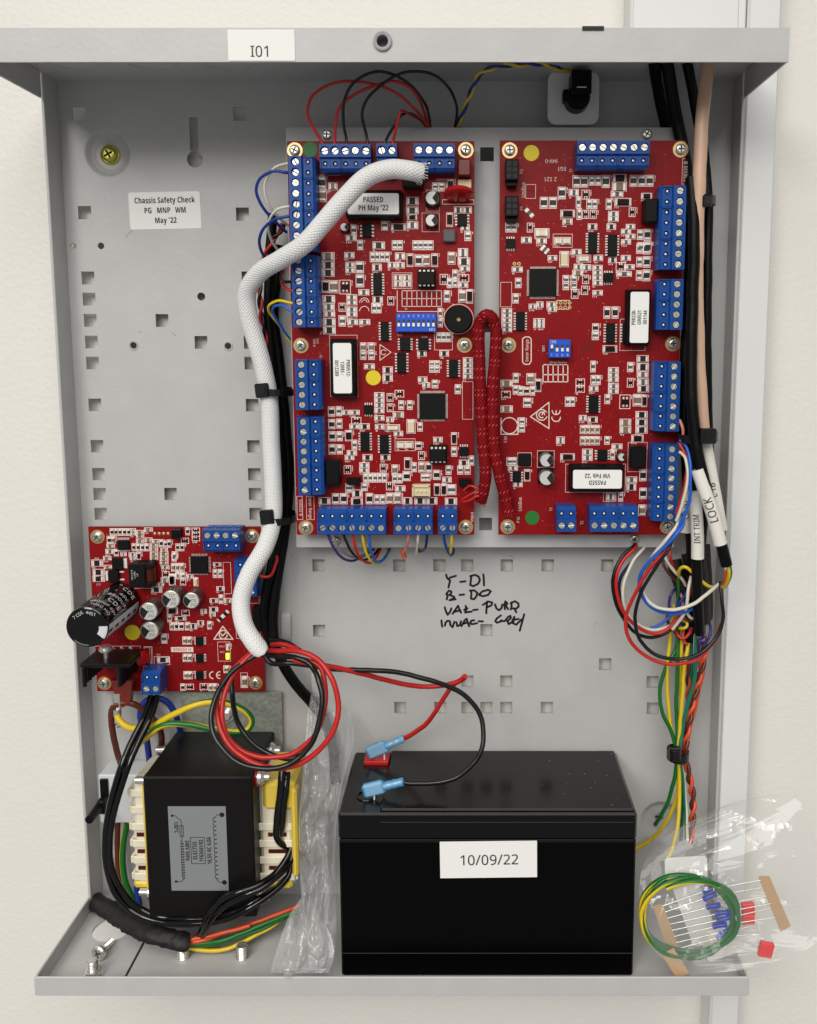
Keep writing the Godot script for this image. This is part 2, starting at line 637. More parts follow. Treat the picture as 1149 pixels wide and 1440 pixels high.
func screw_head(called: String, r: float, parent: Node, at: Vector3, m: Material, turn := 0.0, tilt := Basis()) -> void:
	var key := "screw %.2f" % r
	if not shared.has(key):
		var st := begin()
		var dark := begin()
		# a domed head with a cross recess: four quarter pads round a sunken cross
		lathe(st, [Vector2(r, 0), Vector2(r, r * 0.25), Vector2(r * 0.93, r * 0.42), Vector2(r * 0.74, r * 0.56), Vector2(r * 0.58, r * 0.6)], 20)
		var g := r * 0.12
		for q in 4:
			var t := Basis(Vector3(0, 0, 1), PI * 0.5 * q)
			var p := [Vector3(g, g, 0)]
			for k in 5:
				var a := PI * 0.5 * k / 4.0
				p.append(Vector3(maxf(cos(a) * r * 0.58, g), maxf(sin(a) * r * 0.58, g), 0))
			slab(st, p, r * 0.1, r * 0.6, Vector3.ZERO, t)
		lathe(dark, [Vector2(r * 0.6, r * 0.3), Vector2(0, r * 0.2)], 12)
		shared[key] = [st.commit(), dark.commit()]
	var am := ArrayMesh.new()
	for k in 2:
		am.add_surface_from_arrays(Mesh.PRIMITIVE_TRIANGLES, shared[key][k].surface_get_arrays(0))
	am.surface_set_material(0, m)
	am.surface_set_material(1, M["grey ink"])
	part(called, am, null, parent, at, tilt * Basis(Vector3(0, 0, 1), turn))


func slot_screw() -> ArrayMesh:
	if shared.has("slot screw"):
		return shared["slot screw"]
	var st := begin()
	var low := begin()
	for s in [0, 1]:
		var p := []
		for k in 7:
			var a := lerpf(0.13, PI - 0.13, k / 6.0)
			p.append(Vector3(cos(a) * 1.6, maxf(sin(a) * 1.6, 0.24), 0))
		slab(st, p, -1.2, 0.0, Vector3.ZERO, Basis(Vector3(0, 0, 1), PI * s))
	lathe(low, [Vector2(1.65, -0.75), Vector2(0, -0.75)], 10)
	shared["slot screw"] = commit([st, M["zinc"], low, M["zinc"]])
	return shared["slot screw"]


func terminal_mesh(n: int, pitch: float) -> ArrayMesh:
	# screw half (outer, +y) and plug half; round sunken holes in both
	var key := "terminal %d %.2f" % [n, pitch]
	if shared.has(key):
		return shared[key]
	var st := begin()
	var wide := n * pitch - 0.12
	var hi := 13.0
	var lo := 11.2
	for k in n:
		var x := (k - (n - 1) * 0.5) * pitch
		var hw := pitch * 0.5 - (0.0 if n > 2 and k > 0 and k < n - 1 else 0.0)
		if k == 0 or k == n - 1:
			hw = pitch * 0.5
		circle_hole(st, Vector3(x, 0, hi), hw - 0.03, 3.1, 2.0, 2.2, 14, true, 0.15)
		circle_hole(st, Vector3(x, -6.0, lo), hw - 0.03, 2.2, 1.15, 2.0, 10, true, 0.12)
		# raised collar round the test hole
		lathe(st, [Vector2(1.55, 0), Vector2(1.5, 0.25), Vector2(1.25, 0.25), Vector2(1.2, 0)], 10, Vector3(x, -6.0, lo))
		# wire entry on the outer side
		box(st, Vector3(x, 3.3, 5.0), Vector3(3.6, 0.4, 4.2), 0.1)
	var h := wide * 0.5
	var P := [Vector2(3.1, 0), Vector2(3.1, hi), Vector2(-3.1, hi), Vector2(-3.8, lo), Vector2(-8.2, lo), Vector2(-9.6, lo - 1.4), Vector2(-9.6, 0)]
	for i in P.size() - 1:
		if i == 1 or i == 3:
			continue
		var a: Vector2 = P[i]
		var b: Vector2 = P[i + 1]
		var o := Vector3(0, b.y - a.y, -(b.x - a.x))
		face(st, [Vector3(-h, a.x, a.y), Vector3(h, a.x, a.y), Vector3(h, b.x, b.y), Vector3(-h, b.x, b.y)], o if i == 0 else Vector3(0, -absf(o.y), 0.3))
	for s in [-1.0, 1.0]:
		face(st, [Vector3(s * h, 3.1, 0), Vector3(s * h, 3.1, hi), Vector3(s * h, -3.1, hi), Vector3(s * h, -3.1, 0)], Vector3(s, 0, 0))
		face(st, [Vector3(s * h, -3.1, 0), Vector3(s * h, -3.1, hi), Vector3(s * h, -3.8, lo), Vector3(s * h, -8.2, lo), Vector3(s * h, -9.6, lo - 1.4), Vector3(s * h, -9.6, 0)], Vector3(s, 0, 0))
		# end ridges that stand a little proud of the plug half
		box(st, Vector3(s * (h - 0.3), -6.2, lo + 0.35), Vector3(0.6, 4.6, 0.9), 0.1)
	shared[key] = st.commit()
	return shared[key]


func terminals(board: Node, ways: Array, at: Vector3, turn: float, pitch: float, wired: Array) -> void:
	# at: the middle of the row of screws on the board; ways: pieces that the row is made of; wired: which screws are driven in
	var total := 0
	for n in ways:
		total += n
	var t := Basis(Vector3(0, 0, 1), turn)
	var first := 0
	for n in ways:
		var mid: float = (first + (n - 1) * 0.5 - (total - 1) * 0.5) * pitch
		var b := part("terminal_block", terminal_mesh(n, pitch), M["blue plastic"], board, at + t * Vector3(mid, 0, 0), t)
		for k in n:
			var x: float = (k - (n - 1) * 0.5) * pitch
			var deep: float = 1.5 if (first + k) in wired else 0.35
			part("screw", slot_screw(), null, b, Vector3(x, 0, 13.0 - deep), Basis(Vector3(0, 0, 1), rng.randf_range(0, PI)))
			if not shared.has("pin"):
				var st := begin()
				lathe(st, [Vector2(0.6, -2.0), Vector2(0.55, -0.3), Vector2(0.0, -0.1)], 8)
				shared["pin"] = st.commit()
			part("pin", shared["pin"], M["tin"], b, Vector3(x, -6.0, 11.2))
		first += n


func can_mesh(r: float, tall: float) -> ArrayMesh:
	# a small electrolytic capacitor on a black square base
	var key := "can %.1f %.1f" % [r, tall]
	if shared.has(key):
		return shared[key]
	var base := begin()
	var side := begin()
	var top := begin()
	var dark := begin()
	box(base, Vector3(0, 0, 0.7), Vector3(r * 2.1, r * 2.1, 1.4), 0.2)
	lathe(side, [Vector2(r, 1.4), Vector2(r, 2.4), Vector2(r * 0.93, 2.7), Vector2(r, 3.0), Vector2(r, tall - 0.3), Vector2(r * 0.92, tall)], 20)
	lathe(top, [Vector2(r * 0.92, tall), Vector2(0, tall)], 20, Vector3.ZERO, Basis(), -2.2, 2.2)
	lathe(dark, [Vector2(r * 0.92, tall), Vector2(0, tall)], 10, Vector3.ZERO, Basis(), 2.2, TAU - 2.2)
	shared[key] = commit([base, M["chip"], side, M["can side"], top, M["can top"], dark, M["ink"]])
	return shared[key]


func radial_mesh(r: float, tall: float) -> ArrayMesh:
	var key := "radial %.1f %.1f" % [r, tall]
	if shared.has(key):
		return shared[key]
	var side := begin()
	var top := begin()
	var dark := begin()
	var rim := begin()
	lathe(side, [Vector2(r * 0.95, 0), Vector2(r, 0.5), Vector2(r, 1.6), Vector2(r * 0.94, 2.0), Vector2(r, 2.4), Vector2(r, tall - 0.8)], 24)
	lathe(rim, [Vector2(r, tall - 0.8), Vector2(r * 0.96, tall - 0.15), Vector2(r * 0.88, tall)], 24)
	lathe(top, [Vector2(r * 0.88, tall), Vector2(0, tall)], 20, Vector3.ZERO, Basis(), -2.3, 2.3)
	lathe(dark, [Vector2(r * 0.88, tall), Vector2(0, tall)], 10, Vector3.ZERO, Basis(), 2.3, TAU - 2.3)
	shared[key] = commit([side, M["can sleeve"], rim, M["can side"], top, M["can top"], dark, M["ink"]])
	return shared[key]


func module(board: Node, called: String, c: Vector3, s: Vector3, lab: Vector3, lines: Array, cap: float, turn: float, label: String, lines_at := Vector2.ZERO) -> void:
	# a tall black relay or module with a white sticker of size lab.x by lab.y on top
	var st := begin()
	box(st, Vector3(0, 0, s.z * 0.5), s, 0.7)
	box(st, Vector3(0, 0, s.z * 0.2), Vector3(s.x + 0.9, s.y + 0.9, s.z * 0.4), 0.2)
	var o := part(called, st, M["satin black"], board, c)
	var p := begin()
	slab(p, rounded(lab.x, lab.y, 1.0), 0.0, 0.12)
	var l := part("sticker", p, M["label white"], o, Vector3(0, 0, s.z + 0.01))
	l.set_meta("label", label)
	var t := Basis(Vector3(0, 0, 1), turn)
	for k in lines.size():
		text(o, lines[k], cap, Vector3(0, 0, s.z + 0.15) + t * Vector3(lines_at.x, lines_at.y + ((lines.size() - 1) * 0.5 - k) * cap * 1.55, 0), M["ink"], turn, 0.8, "Droid Sans Bold")


func board_image(w: float, h: float, s: float, boxes: Array, tracks: int, salt: int) -> Image:
	# solder mask with tracks that show faintly through it, via holes and the white component print
	var W := int(w * s)
	var H := int(h * s)
	var im := Image.create(W, H, false, Image.FORMAT_RGB8)
	var red := Color(0.53, 0.062, 0.08)
	im.fill(red)
	var r := RandomNumberGenerator.new()
	r.seed = salt
	for k in tracks:
		var x := r.randf_range(0, W)
		var y := r.randf_range(0, H)
		var c := red.darkened(r.randf_range(0.08, 0.3)) if r.randf() < 0.7 else red.lightened(r.randf_range(0.02, 0.06))
		var d := Vector2.RIGHT.rotated(PI * 0.25 * r.randi_range(0, 7))
		for leg in r.randi_range(2, 4):
			var n := r.randi_range(20, 130)
			for q in n:
				im.fill_rect(Rect2i(int(x), int(y), 2, 2), c)
				x += d.x
				y += d.y
			d = d.rotated(PI * 0.25 * (1 if r.randf() < 0.5 else -1))
		im.fill_rect(Rect2i(int(x) - 2, int(y) - 2, 5, 5), Color(0.66, 0.22, 0.16))
		im.fill_rect(Rect2i(int(x) - 1, int(y) - 1, 3, 3), Color(0.80, 0.62, 0.45))
	for k in tracks * 3:
		var q := Rect2i(r.randi_range(6, W - 8), r.randi_range(6, H - 8), 3, 3)
		im.fill_rect(q, Color(0.72, 0.40, 0.32) if r.randf() < 0.5 else red.darkened(0.35))
	var silk := Color(0.97, 0.93, 0.90)
	for b in boxes:
		# [x, y, width, height] in mm from the lower left corner of the board
		var x := int((b[0] - b[2] * 0.5) * s)
		var y := int((h - b[1] - b[3] * 0.5) * s)
		var bw := int(b[2] * s)
		var bh := int(b[3] * s)
		var t := int(b[4]) if b.size() > 4 else 3
		im.fill_rect(Rect2i(x, y, bw, t), silk)
		im.fill_rect(Rect2i(x, y + bh - t, bw, t), silk)
		im.fill_rect(Rect2i(x, y, t, bh), silk)
		im.fill_rect(Rect2i(x + bw - t, y, t, bh), silk)
		if b.size() <= 4 and r.randf() < 0.92:
			# the reference beside it: three or four letters too small to read
			var up := bh > bw
			for q in r.randi_range(2, 4):
				var px := x + (r.randi_range(0, 3) if not up else bw + 4) + (q * 7 if not up else 0)
				var py := y + (bh + 4 if not up else r.randi_range(0, 3) + q * 7)
				im.fill_rect(Rect2i(px, py, 5, 2), silk)
				im.fill_rect(Rect2i(px + r.randi_range(0, 3), py, 2, 6), silk)
				if r.randf() < 0.6:
					im.fill_rect(Rect2i(px, py + 4, 5, 2), silk)
	return im


func circuit_board(called: String, label: String, at: Vector3, w: float, h: float, thick: float, boxes: Array, tracks: int, salt: int, holes: Array) -> Node3D:
	var b := thing(called, label, "circuit board", at)
	var m := mat(called + str(salt), Color.WHITE, 0.36, 0.0, 0.3)
	m.albedo_texture = ImageTexture.create_from_image(board_image(w, h, minf(9.6, 2040.0 / h), boxes, tracks, salt))
	var top := begin()
	var q := [[0, 0, 0, 1], [0, h, 0, 0], [w, h, 1, 0], [0, 0, 0, 1], [w, h, 1, 0], [w, 0, 1, 1]]
	for k in q:
		vert(top, Vector3(k[0], k[1], 0), Vector3(0, 0, 1), Vector2(k[2], k[3]))
	var rim := begin()
	var c := [Vector3(0, 0, 0), Vector3(w, 0, 0), Vector3(w, h, 0), Vector3(0, h, 0)]
	for k in 4:
		var d: Vector3 = c[(k + 1) % 4] - c[k]
		face(rim, [c[k], c[(k + 1) % 4], c[(k + 1) % 4] - Vector3(0, 0, thick), c[k] - Vector3(0, 0, thick)], Vector3(d.y, -d.x, 0))
	face(rim, [c[0] - Vector3(0, 0, thick), c[1] - Vector3(0, 0, thick), c[2] - Vector3(0, 0, thick), c[3] - Vector3(0, 0, thick)], Vector3(0, 0, -1))
	part("board", commit([top, m, rim, M["board edge"]]), null, b)
	for p in holes:
		# a brass pad ring, the screw in it and the pillar below
		var ring := begin()
		lathe(ring, [Vector2(4.0, 0.0), Vector2(3.9, 0.1), Vector2(2.6, 0.1)], 24, Vector3(p[0], p[1], 0.02))
		part("pad_ring", ring, M["brass pad"], b)
		screw_head("mounting_screw", 2.75, b, Vector3(p[0], p[1], 0.15), M["zinc"], rng.randf_range(0, 1.5))
		var pil := begin()
		rod(pil, Vector3(p[0], p[1], -p[2]), Vector3(p[0], p[1], -thick), 2.6, 6)
		part("pillar", pil, M["zinc"], b)
	return b


func comps(b: Node, list: Array) -> void:
	for e in list:
		var kind: String = e[0]
		var at := Vector3(e[1], e[2], 0)
		var t := Basis(Vector3(0, 0, 1), deg_to_rad(e[5]) if e.size() > 5 and not kind in ["S", "V"] else 0.0)
		match kind:
			"k": part("chip_resistor", bar_mesh(kind, e[3], e[4]), null, b, at, t)
			"t", "s", "g": part("chip_capacitor", bar_mesh(kind, e[3], e[4]), null, b, at, t)
			"b": part("diode", bar_mesh(kind, e[3], e[4]), null, b, at, t)
			"c": part("crystal", bar_mesh(kind, e[3], e[4]), null, b, at, t)
			"o": part("indicator_led", bar_mesh(kind, e[3], e[4]), null, b, at, t)
			"q": part("transistor", soic_mesh(e[3] * 0.75, e[4] * 0.5, 2, true, 0.9), null, b, at, t)
			"S": part("chip", soic_mesh(e[3], e[4], e[5], false), null, b, at)
			"V": part("chip", soic_mesh(e[3], e[4], e[5], true), null, b, at)


func dot(b: Node, at: Vector3, r: float, m: Material, label: String) -> void:
	var st := begin()
	lathe(st, [Vector2(r, 0), Vector2(r, 0.1), Vector2(0, 0.1)], 28)
	part("round_sticker", st, m, b, at + Vector3(0, 0, 0.02)).set_meta("label", label)


func strokes(called: String, parent: Node, lines: Array, r: float, m: Material, z := 0.0) -> MeshInstance3D:
	# flat print or pen strokes: lines of x, y pairs laid on a surface facing +z
	var st := begin()
	for l in lines:
		for i in l.size() / 2 - 1:
			var a := Vector3(l[i * 2], l[i * 2 + 1], z)
			var c := Vector3(l[i * 2 + 2], l[i * 2 + 3], z)
			var d := (c - a).normalized() * r
			var n := Vector3(-d.y, d.x, 0)
			var p := [a + n]
			for k in [1, 2, 3]:
				p.append(a + n.rotated(Vector3(0, 0, 1), PI * k / 4.0))
			p.append(a - n)
			p.append(c - n)
			for k in [1, 2, 3]:
				p.append(c - n.rotated(Vector3(0, 0, 1), PI * k / 4.0))
			p.append(c + n)
			slab(st, p, 0.0, 0.03 + 0.004 * (i % 3))
	return part(called, st, m, parent)


# ---------- wires, cables and ties ----------
func wire(called: String, label: String, group: String, m: String, r: float, p: Array, seg := 8) -> MeshInstance3D:
	var st := begin()
	tube(st, uneven(curve(flat(p)), minf(r * 0.6, 0.6) if r < 1.7 else 0.35), r, seg)
	var o := part(called, st, M[m], self)
	tag(o, label, "wire", group)
	return o


func striped(called: String, label: String, group: String, m1: String, m2: String, r: float, p: Array, share := 5, twist := 0.02, begin_at := 0) -> MeshInstance3D:
	var a := begin()
	var b := begin()
	var c := uneven(curve(flat(p)), 0.4)
	tube(a, c, r, 10, begin_at, begin_at + share, twist)
	tube(b, c, r, 10, begin_at + share, begin_at + 10, twist)
	var o := part(called, commit([a, M[m1], b, M[m2]]), null, self)
	tag(o, label, "wire", group)
	return o


func twisted(label1: String, label2: String, group: String, m1: String, m2: String, r: float, pitch: float, p: Array) -> void:
	var c := curve(flat(p), 0.8)
	for k in 2:
		var st := begin()
		tube(st, helix(c, r * 0.98, pitch, PI * k), r, 8)
		tag(part("twisted_wire", st, M[[m1, m2][k]], self), [label1, label2][k], "wire", group)


func cable_tie(label: String, at: Vector3, across: Vector3, rx: float, ry: float, wide: float, head: Vector3, head_size: Vector3, turn := 0.0) -> void:
	# a strap round a bundle (oval in the plane of across and z) with its square head
	var o := thing("cable_tie", label, "cable tie", at, "")
	var st := begin()
	var x := across.normalized()
	var y := Vector3(0, 0, 1)
	var ax := x.cross(y)
	var n := 28
	for k in n:
		var f0 := TAU * k / n
		var f1 := TAU * (k + 1) / n
		var e := []
		for f in [f0, f1]:
			for d in [0.0, 0.8]:
				e.append(x * cos(f) * (rx + d) + y * sin(f) * (ry + d))
		var h := ax * wide * 0.5
		var o0 := x * cos(f0) + y * sin(f0)
		face(st, [e[1] - h, e[3] - h, e[3] + h, e[1] + h], o0)
		face(st, [e[0] - h, e[2] - h, e[2] + h, e[0] + h], -o0)
		face(st, [e[0] + h, e[2] + h, e[3] + h, e[1] + h], ax)
		face(st, [e[0] - h, e[2] - h, e[3] - h, e[1] - h], -ax)
	part("strap", st, M["tie"], o)
	var hd := begin()
	var t := Basis(Vector3(0, 0, 1), turn)
	box(hd, Vector3.ZERO, head_size, 0.6, t)
	box(hd, t * Vector3(0, 0, head_size.z * 0.5 + 0.15), Vector3(head_size.x * 0.6, head_size.y * 0.6, 0.7), 0.2, t)
	part("head", hd, M["tie"], o, head)


func crumple(st: SurfaceTool, grid: Callable, nu: int, nv: int) -> void:
	# a smooth sheet over a grid of points
	var p := []
	for j in nv + 1:
		for i in nu + 1:
			p.append(grid.call(float(i) / nu, float(j) / nv))
	var nrm := []
	for j in nv + 1:
		for i in nu + 1:
			var a: Vector3 = p[j * (nu + 1) + mini(i + 1, nu)] - p[j * (nu + 1) + maxi(i - 1, 0)]
			var b: Vector3 = p[mini(j + 1, nv) * (nu + 1) + i] - p[maxi(j - 1, 0) * (nu + 1) + i]
			nrm.append(a.cross(b).normalized())
	for j in nv:
		for i in nu:
			var k := j * (nu + 1) + i
			for q in [k, k + nu + 1, k + nu + 2, k, k + nu + 2, k + 1]:
				vert(st, p[q], nrm[q])


func _ready() -> void:
	rng.seed = 7
	# camera: at the photographer's place half a metre in front of the cabinet, pitched a little down, lens shifted as the photograph was cropped
	var cam := Camera3D.new()
	cam.name = "camera"
	cam.projection = Camera3D.PROJECTION_FRUSTUM
	cam.near = 0.05
	cam.far = 20.0
	cam.size = 2.0 * 0.05 * 720.0 / 1221.0
	cam.frustum_offset = Vector2(-87.5, -101.0) * 0.05 / 1221.0
	cam.position = Vector3(0, 0, 0.481)
	cam.rotation.x = -atan(153.0 / 1221.0)
	add_child(cam)
	cam.current = true
	var world := WorldEnvironment.new()
	world.name = "world"
	var env := Environment.new()
	env.background_mode = Environment.BG_COLOR
	env.background_color = Color(0.58, 0.58, 0.58)
	env.tonemap_mode = Environment.TONE_MAPPER_LINEAR
	env.tonemap_exposure = 0.95
	env.sdfgi_enabled = true
	env.ssao_enabled = true
	env.ssil_enabled = true
	world.environment = env
	add_child(world)
	# the room's ceiling panels: a single one to the left and the joined row over the middle of the room
	for d in [[Vector3(-0.9, 0.85, 2.0), Vector2(0.6, 1.2), 3.2], [Vector3(-0.1, 1.15, 3.0), Vector2(1.8, 4.2), 10.0]]:
		var lamp := AreaLight3D.new()
		lamp.name = "ceiling_panel_light"
		lamp.area_size = d[1]
		lamp.light_energy = d[2]
		lamp.light_color = Color(1.0, 0.985, 0.96)
		lamp.area_range = 8.0
		lamp.shadow_enabled = true
		lamp.position = d[0]
		add_child(lamp, true)
		lamp.look_at(d[0] + Vector3(0, -1, -0.02), Vector3(0, 0, -1))
	materials()
	surroundings()
	cabinet()
	mounting_plate()
	controller_board()
	expander_board()
	power_board()
	transformer()
	isolator_switch()
	battery()
	sleeves()
	wires_top()
	wires_left()
	wires_below()
	wires_right()
	battery_leads()
	mains_wires()
	loose_hardware()
	bags()


func surroundings() -> void:
	var st := begin()
	box(st, Vector3(0, 0, -17), Vector3(2600, 2600, 20))
	part("wall", st, M["wall paint"], self).set_meta("kind", "structure")
	var t := thing("cable_trunking", "white plastic cable trunking running down the wall beside the grey cabinet", "trunking", Vector3(150, 0, -7))
	st = begin()
	box(st, Vector3(0.4, 0, 10.0), Vector3(17.2, 1400, 20), 0.8)
	part("trunk_body", st, M["trunking"], t)
	st = begin()
	box(st, Vector3(0.4, 0, 20.4), Vector3(15.6, 1400, 1.2), 0.5)
	part("lid", st, M["trunking"], t)
	var w := thing("wide_trunking", "wide white trunking that comes down the wall onto the cabinet top", "trunking", Vector3(111.4, 134, -7))
	st = begin()
	box(st, Vector3(0, 200, 10.0), Vector3(59.4, 400, 20), 0.8)
	part("trunk_body", st, M["trunking"], w)
	st = begin()
	box(st, Vector3(-1.5, 200, 20.4), Vector3(54, 400, 1.2), 0.5)
	part("lid", st, M["trunking"], w)


func cabinet() -> void:
	var c := thing("control_cabinet", "open grey steel cabinet with square punched holes in its back panel", "cabinet", Vector3(-39.5, -334, 0))
	var o := Vector3(39.5, 334, 0)
	var holes := []
	for h in [[-208.9, 115.1], [-123.2, 115.1], [-208.7, 63.7], [-123.4, 62.9], [-208.8, 28.9], [-208.8, 17.5], [-208.8, 6.0], [-208.8, -5.8], [-208.8, -17.3], [-208.8, -40.5], [-208.8, -63.7], [-208.8, -79.5], [-208.8, -90.8], [-208.8, -102.2], [-121.4, 28.9], [-121.4, 17.5], [-121.4, 6.0], [-121.4, -6.0], [-121.4, -17.4], [-121.4, -40.7], [-121.4, -63.8], [-121.4, -79.6], [-121.4, -90.8], [-121.4, -102.2], [-169.4, 5.9], [-148.5, -6.0], [-168.9, -90.8], [-86.5, -132.0], [-40.6, -132.0], [-17.8, -132.0], [-2.0, -132.0], [20.5, -132.0], [43.7, -132.0], [77.6, -132.0], [107.1, -132.0], [-87.0, -170.5], [9.0, -170.1], [77.5, -190.5], [105.3, -201.2], [105.7, -217.2], [20.6, -200.8], [-1.9, -200.8], [-40.9, -216.8], [-17.6, -216.8], [-1.9, -216.8], [9.1, -216.8], [20.6, -216.8], [44.2, -216.8], [-41.3, -256.1], [-18.3, -256.1], [-2.1, -256.1], [20.8, -256.1], [45.0, -256.1]]:
		holes.append([h[0], h[1], 7.0, 7.0, 0.0])
	# keyhole slot, round holes and the two pressed dishes for the wall screws
	for h in [[-215.9, 46.1, 4.2, 4.2, 1.6], [-200.8, 46.1, 4.6, 4.6, 1.8], [-147.4, 18.9, 5.4, 5.4, 2.2], [-148.0, 91.6, 8.7, 8.7, 4.3], [-148.0, 104.63, 4.6, 17.33, 0.0], [-194.8, 94.6, 26.4, 26.4, 12.9], [112.2, -287.2, 26.4, 26.4, 12.9]]:
		holes.append(h)
	var st := begin()
	sheet(st, -221.0, -334.5, 141.0, 133.0, 1.2, holes)
	part("back_panel", st, M["grey paint"], c, o)
	for d in [[-194.8, 94.6], [112.2, -287.2]]:
		st = begin()
		lathe(st, [Vector2(2.6, -4.4), Vector2(3.2, -4.2), Vector2(7.6, -4.0), Vector2(9.8, -2.8), Vector2(12.0, -0.25), Vector2(12.9, 0.0)], 36, Vector3.ZERO, Basis(Vector3(1, 0, 0), 0.0))
		part("screw_dish", flip(st), M["grey paint"], c, o + Vector3(d[0], d[1], 0))
		st = begin()
		lathe(st, [Vector2(2.7, -6), Vector2(2.7, -4.42)], 16)
		part("screw_slot", flip(st), M["dark hole"], c, o + Vector3(d[0], d[1] - 2.4, 0))
		if d[0] > 0.0:
			continue
		st = begin()
		lathe(st, [Vector2(5.2, -4.2), Vector2(5.2, -3.5), Vector2(4.4, -3.2), Vector2(0, -3.2)], 24)
		part("washer", st, M["yellow zinc"], c, o + Vector3(d[0], d[1], 0))
		screw_head("wall_screw", 4.1, c, o + Vector3(d[0], d[1], -3.2), M["yellow zinc"], 0.5)
	for h in [[-185.6, -7.7], [-133.6, -8.0]]:
		st = begin()
		lathe(st, [Vector2(2.8, 0), Vector2(2.6, 0.5), Vector2(1.9, 0.5), Vector2(1.7, -3)], 16)
		var bore := begin()
		lathe(bore, [Vector2(1.72, -2.0), Vector2(0, -2.0)], 12, Vector3(h[0], h[1], 0))
		part("rivet_bore", bore, M["dark hole"], c, o + Vector3(0, 0, 2.15))
		part("rivet_nut", st, M["zinc"], c, o + Vector3(h[0], h[1], 0.02))
	# short side flanges folded out of the back panel
	for s in [-1.0, 1.0]:
		st = begin()
		box(st, Vector3(-40 + s * 180.25, -100.6, 8.1), Vector3(1.5, 467, 16.1), 0.3)
		part("side_flange", st, M["grey paint"], c, o)
	# top shelf with a lip turned down all round
	st = begin()
	sheet(st, -221.0, -1.2, 141.0, 77.0, 1.2, [], Transform3D(Basis(Vector3(1, 0, 0), Vector3(0, 0, 1), Vector3(0, 1, 0)), Vector3(0, 133.0, 0)))
	part("top_shelf", st, M["grey paint"], c, o)
	st = begin()
	sheet(st, -221.0, 118.6, 141.0, 133.0, 1.2, [[-39.0, 127.2, 6.4, 6.4, 2.6]], Transform3D(Basis(), Vector3(0, 0, 78.0)))
	rod(st, Vector3(-221, 132.2, 77.2), Vector3(141, 132.2, 77.2), 0.8, 8)
	part("front_lip", st, M["grey paint"], c, o)
	for s in [-1.0, 1.0]:
		st = begin()
		box(st, Vector3(-40 + s * 180.4, 125.2, 47.2), Vector3(1.2, 13.2, 59.0), 0.3)
		part("side_lip", st, M["grey paint"], c, o)
	st = begin()
	lathe(st, [Vector2(4.2, 0), Vector2(4.2, 1.0), Vector2(3.6, 1.1), Vector2(2.6, 1.0), Vector2(2.5, -6), Vector2(0, -6)], 20)
	part("threaded_insert", st, M["grey wire"], c, o + Vector3(-39.0, 127.2, 78.0))
	st = begin()
	box(st, Vector3(0, 0, 0), Vector3(9.5, 1.6, 1.4))
	part("slot", st, M["dark hole"], c, o + Vector3(54.0, 132.7, 78.00))
	for x in [-196, -158, -120, -20, 20, 60]:
		st = begin()
		lathe(st, [Vector2(12.6, 0), Vector2(12.6, 0.5), Vector2(11.9, 0.5), Vector2(11.9, 0.2), Vector2(0, 0.2)], 32, Vector3.ZERO, Basis(Vector3(1, 0, 0), PI * 0.5))
		part("knockout", st, M["grey paint"], c, o + Vector3(x, 131.8, 34))
	# bottom shelf: two plates that meet at a dark seam, a cable hole, a lip turned up all round
	var floor_turn := Basis(Vector3(1, 0, 0), Vector3(0, 0, -1), Vector3(0, 1, 0))
	st = begin()
	sheet(st, -221.0, -78.0, -179.7 - 0.7, 1.2, 1.2, [[-201.5, -30.7, 24, 24, 10.6]], Transform3D(floor_turn, Vector3(0, -333.3, 0)))
	part("bottom_shelf", st, M["grey paint"], c, o)
	st = begin()
	sheet(st, -179.7 + 0.7, -78.0, 141.0, 1.2, 1.2, [], Transform3D(floor_turn, Vector3(0, -333.3, 0)))
	part("bottom_shelf", st, M["grey paint"], c, o)
	st = begin()
	box(st, Vector3(-179.7, -334.9, 38), Vector3(4, 0.6, 79))
	part("seam_strip", st, M["dark hole"], c, o)
	st = begin()
	box(st, Vector3(-40, -329.3, 78.6), Vector3(362, 10.4, 1.2), 0.35)
	part("front_lip", st, M["grey paint"], c, o)
	for s in [-1.0, 1.0]:
		st = begin()
		box(st, Vector3(-40 + s * 180.4, -329.3, 47.3), Vector3(1.2, 10.4, 61.2), 0.3)
		part("side_lip", st, M["grey paint"], c, o)
	# lanced cable-tie bridges
	for p in [Vector3(-105.3, -167.6, 0.00), Vector3(-88.9, -202.5, 0.00)]:
		st = begin()
		var pts := []
		for k in 9:
			var a := PI * k / 8.0
			pts.append(Vector3(0, cos(a) * 8.6, pow(sin(a), 0.6) * 3.6))
		var pp := PackedVector3Array(pts)
		for k in 8:
			var a0: Vector3 = pp[k]
			var a1: Vector3 = pp[k + 1]
			var n := Vector3(0, a0.z - a1.z, a1.y - a0.y)
			face(st, [a0 + Vector3(-2.6, 0, 0), a0 + Vector3(2.6, 0, 0), a1 + Vector3(2.6, 0, 0), a1 + Vector3(-2.6, 0, 0)], Vector3(0, a0.y + a1.y, 2.0))
			for s in [-1.0, 1.0]:
				face(st, [a0 + Vector3(s * 2.6, 0, 0), a1 + Vector3(s * 2.6, 0, 0), a1 * 0.8 + Vector3(s * 2.6, 0, 0), a0 * 0.8 + Vector3(s * 2.6, 0, 0)], Vector3(s, 0, 0))
		part("tie_bridge", st, M["grey paint"], c, o + p)
	# stickers and pen writing
	st = begin()
	var lab := part("sticker", sticker(29.6, 13.2), M["label white"], c, o + Vector3(-92.6, 125.6, 78.20))
	lab.set_meta("label", "white cabinet number label on the top lip reading I01")
	text(c, "I01", 4.6, o + Vector3(-93.1, 122.9, 78.40), M["grey ink"])
	lab = part("sticker", sticker(38.6, 19.6, 1.2), M["label white"], c, o + Vector3(-165.2, 64.8, 0.05), Basis(Vector3(0, 0, 1), 0.02))
	lab.set_meta("label", "white safety check sticker on the back panel")
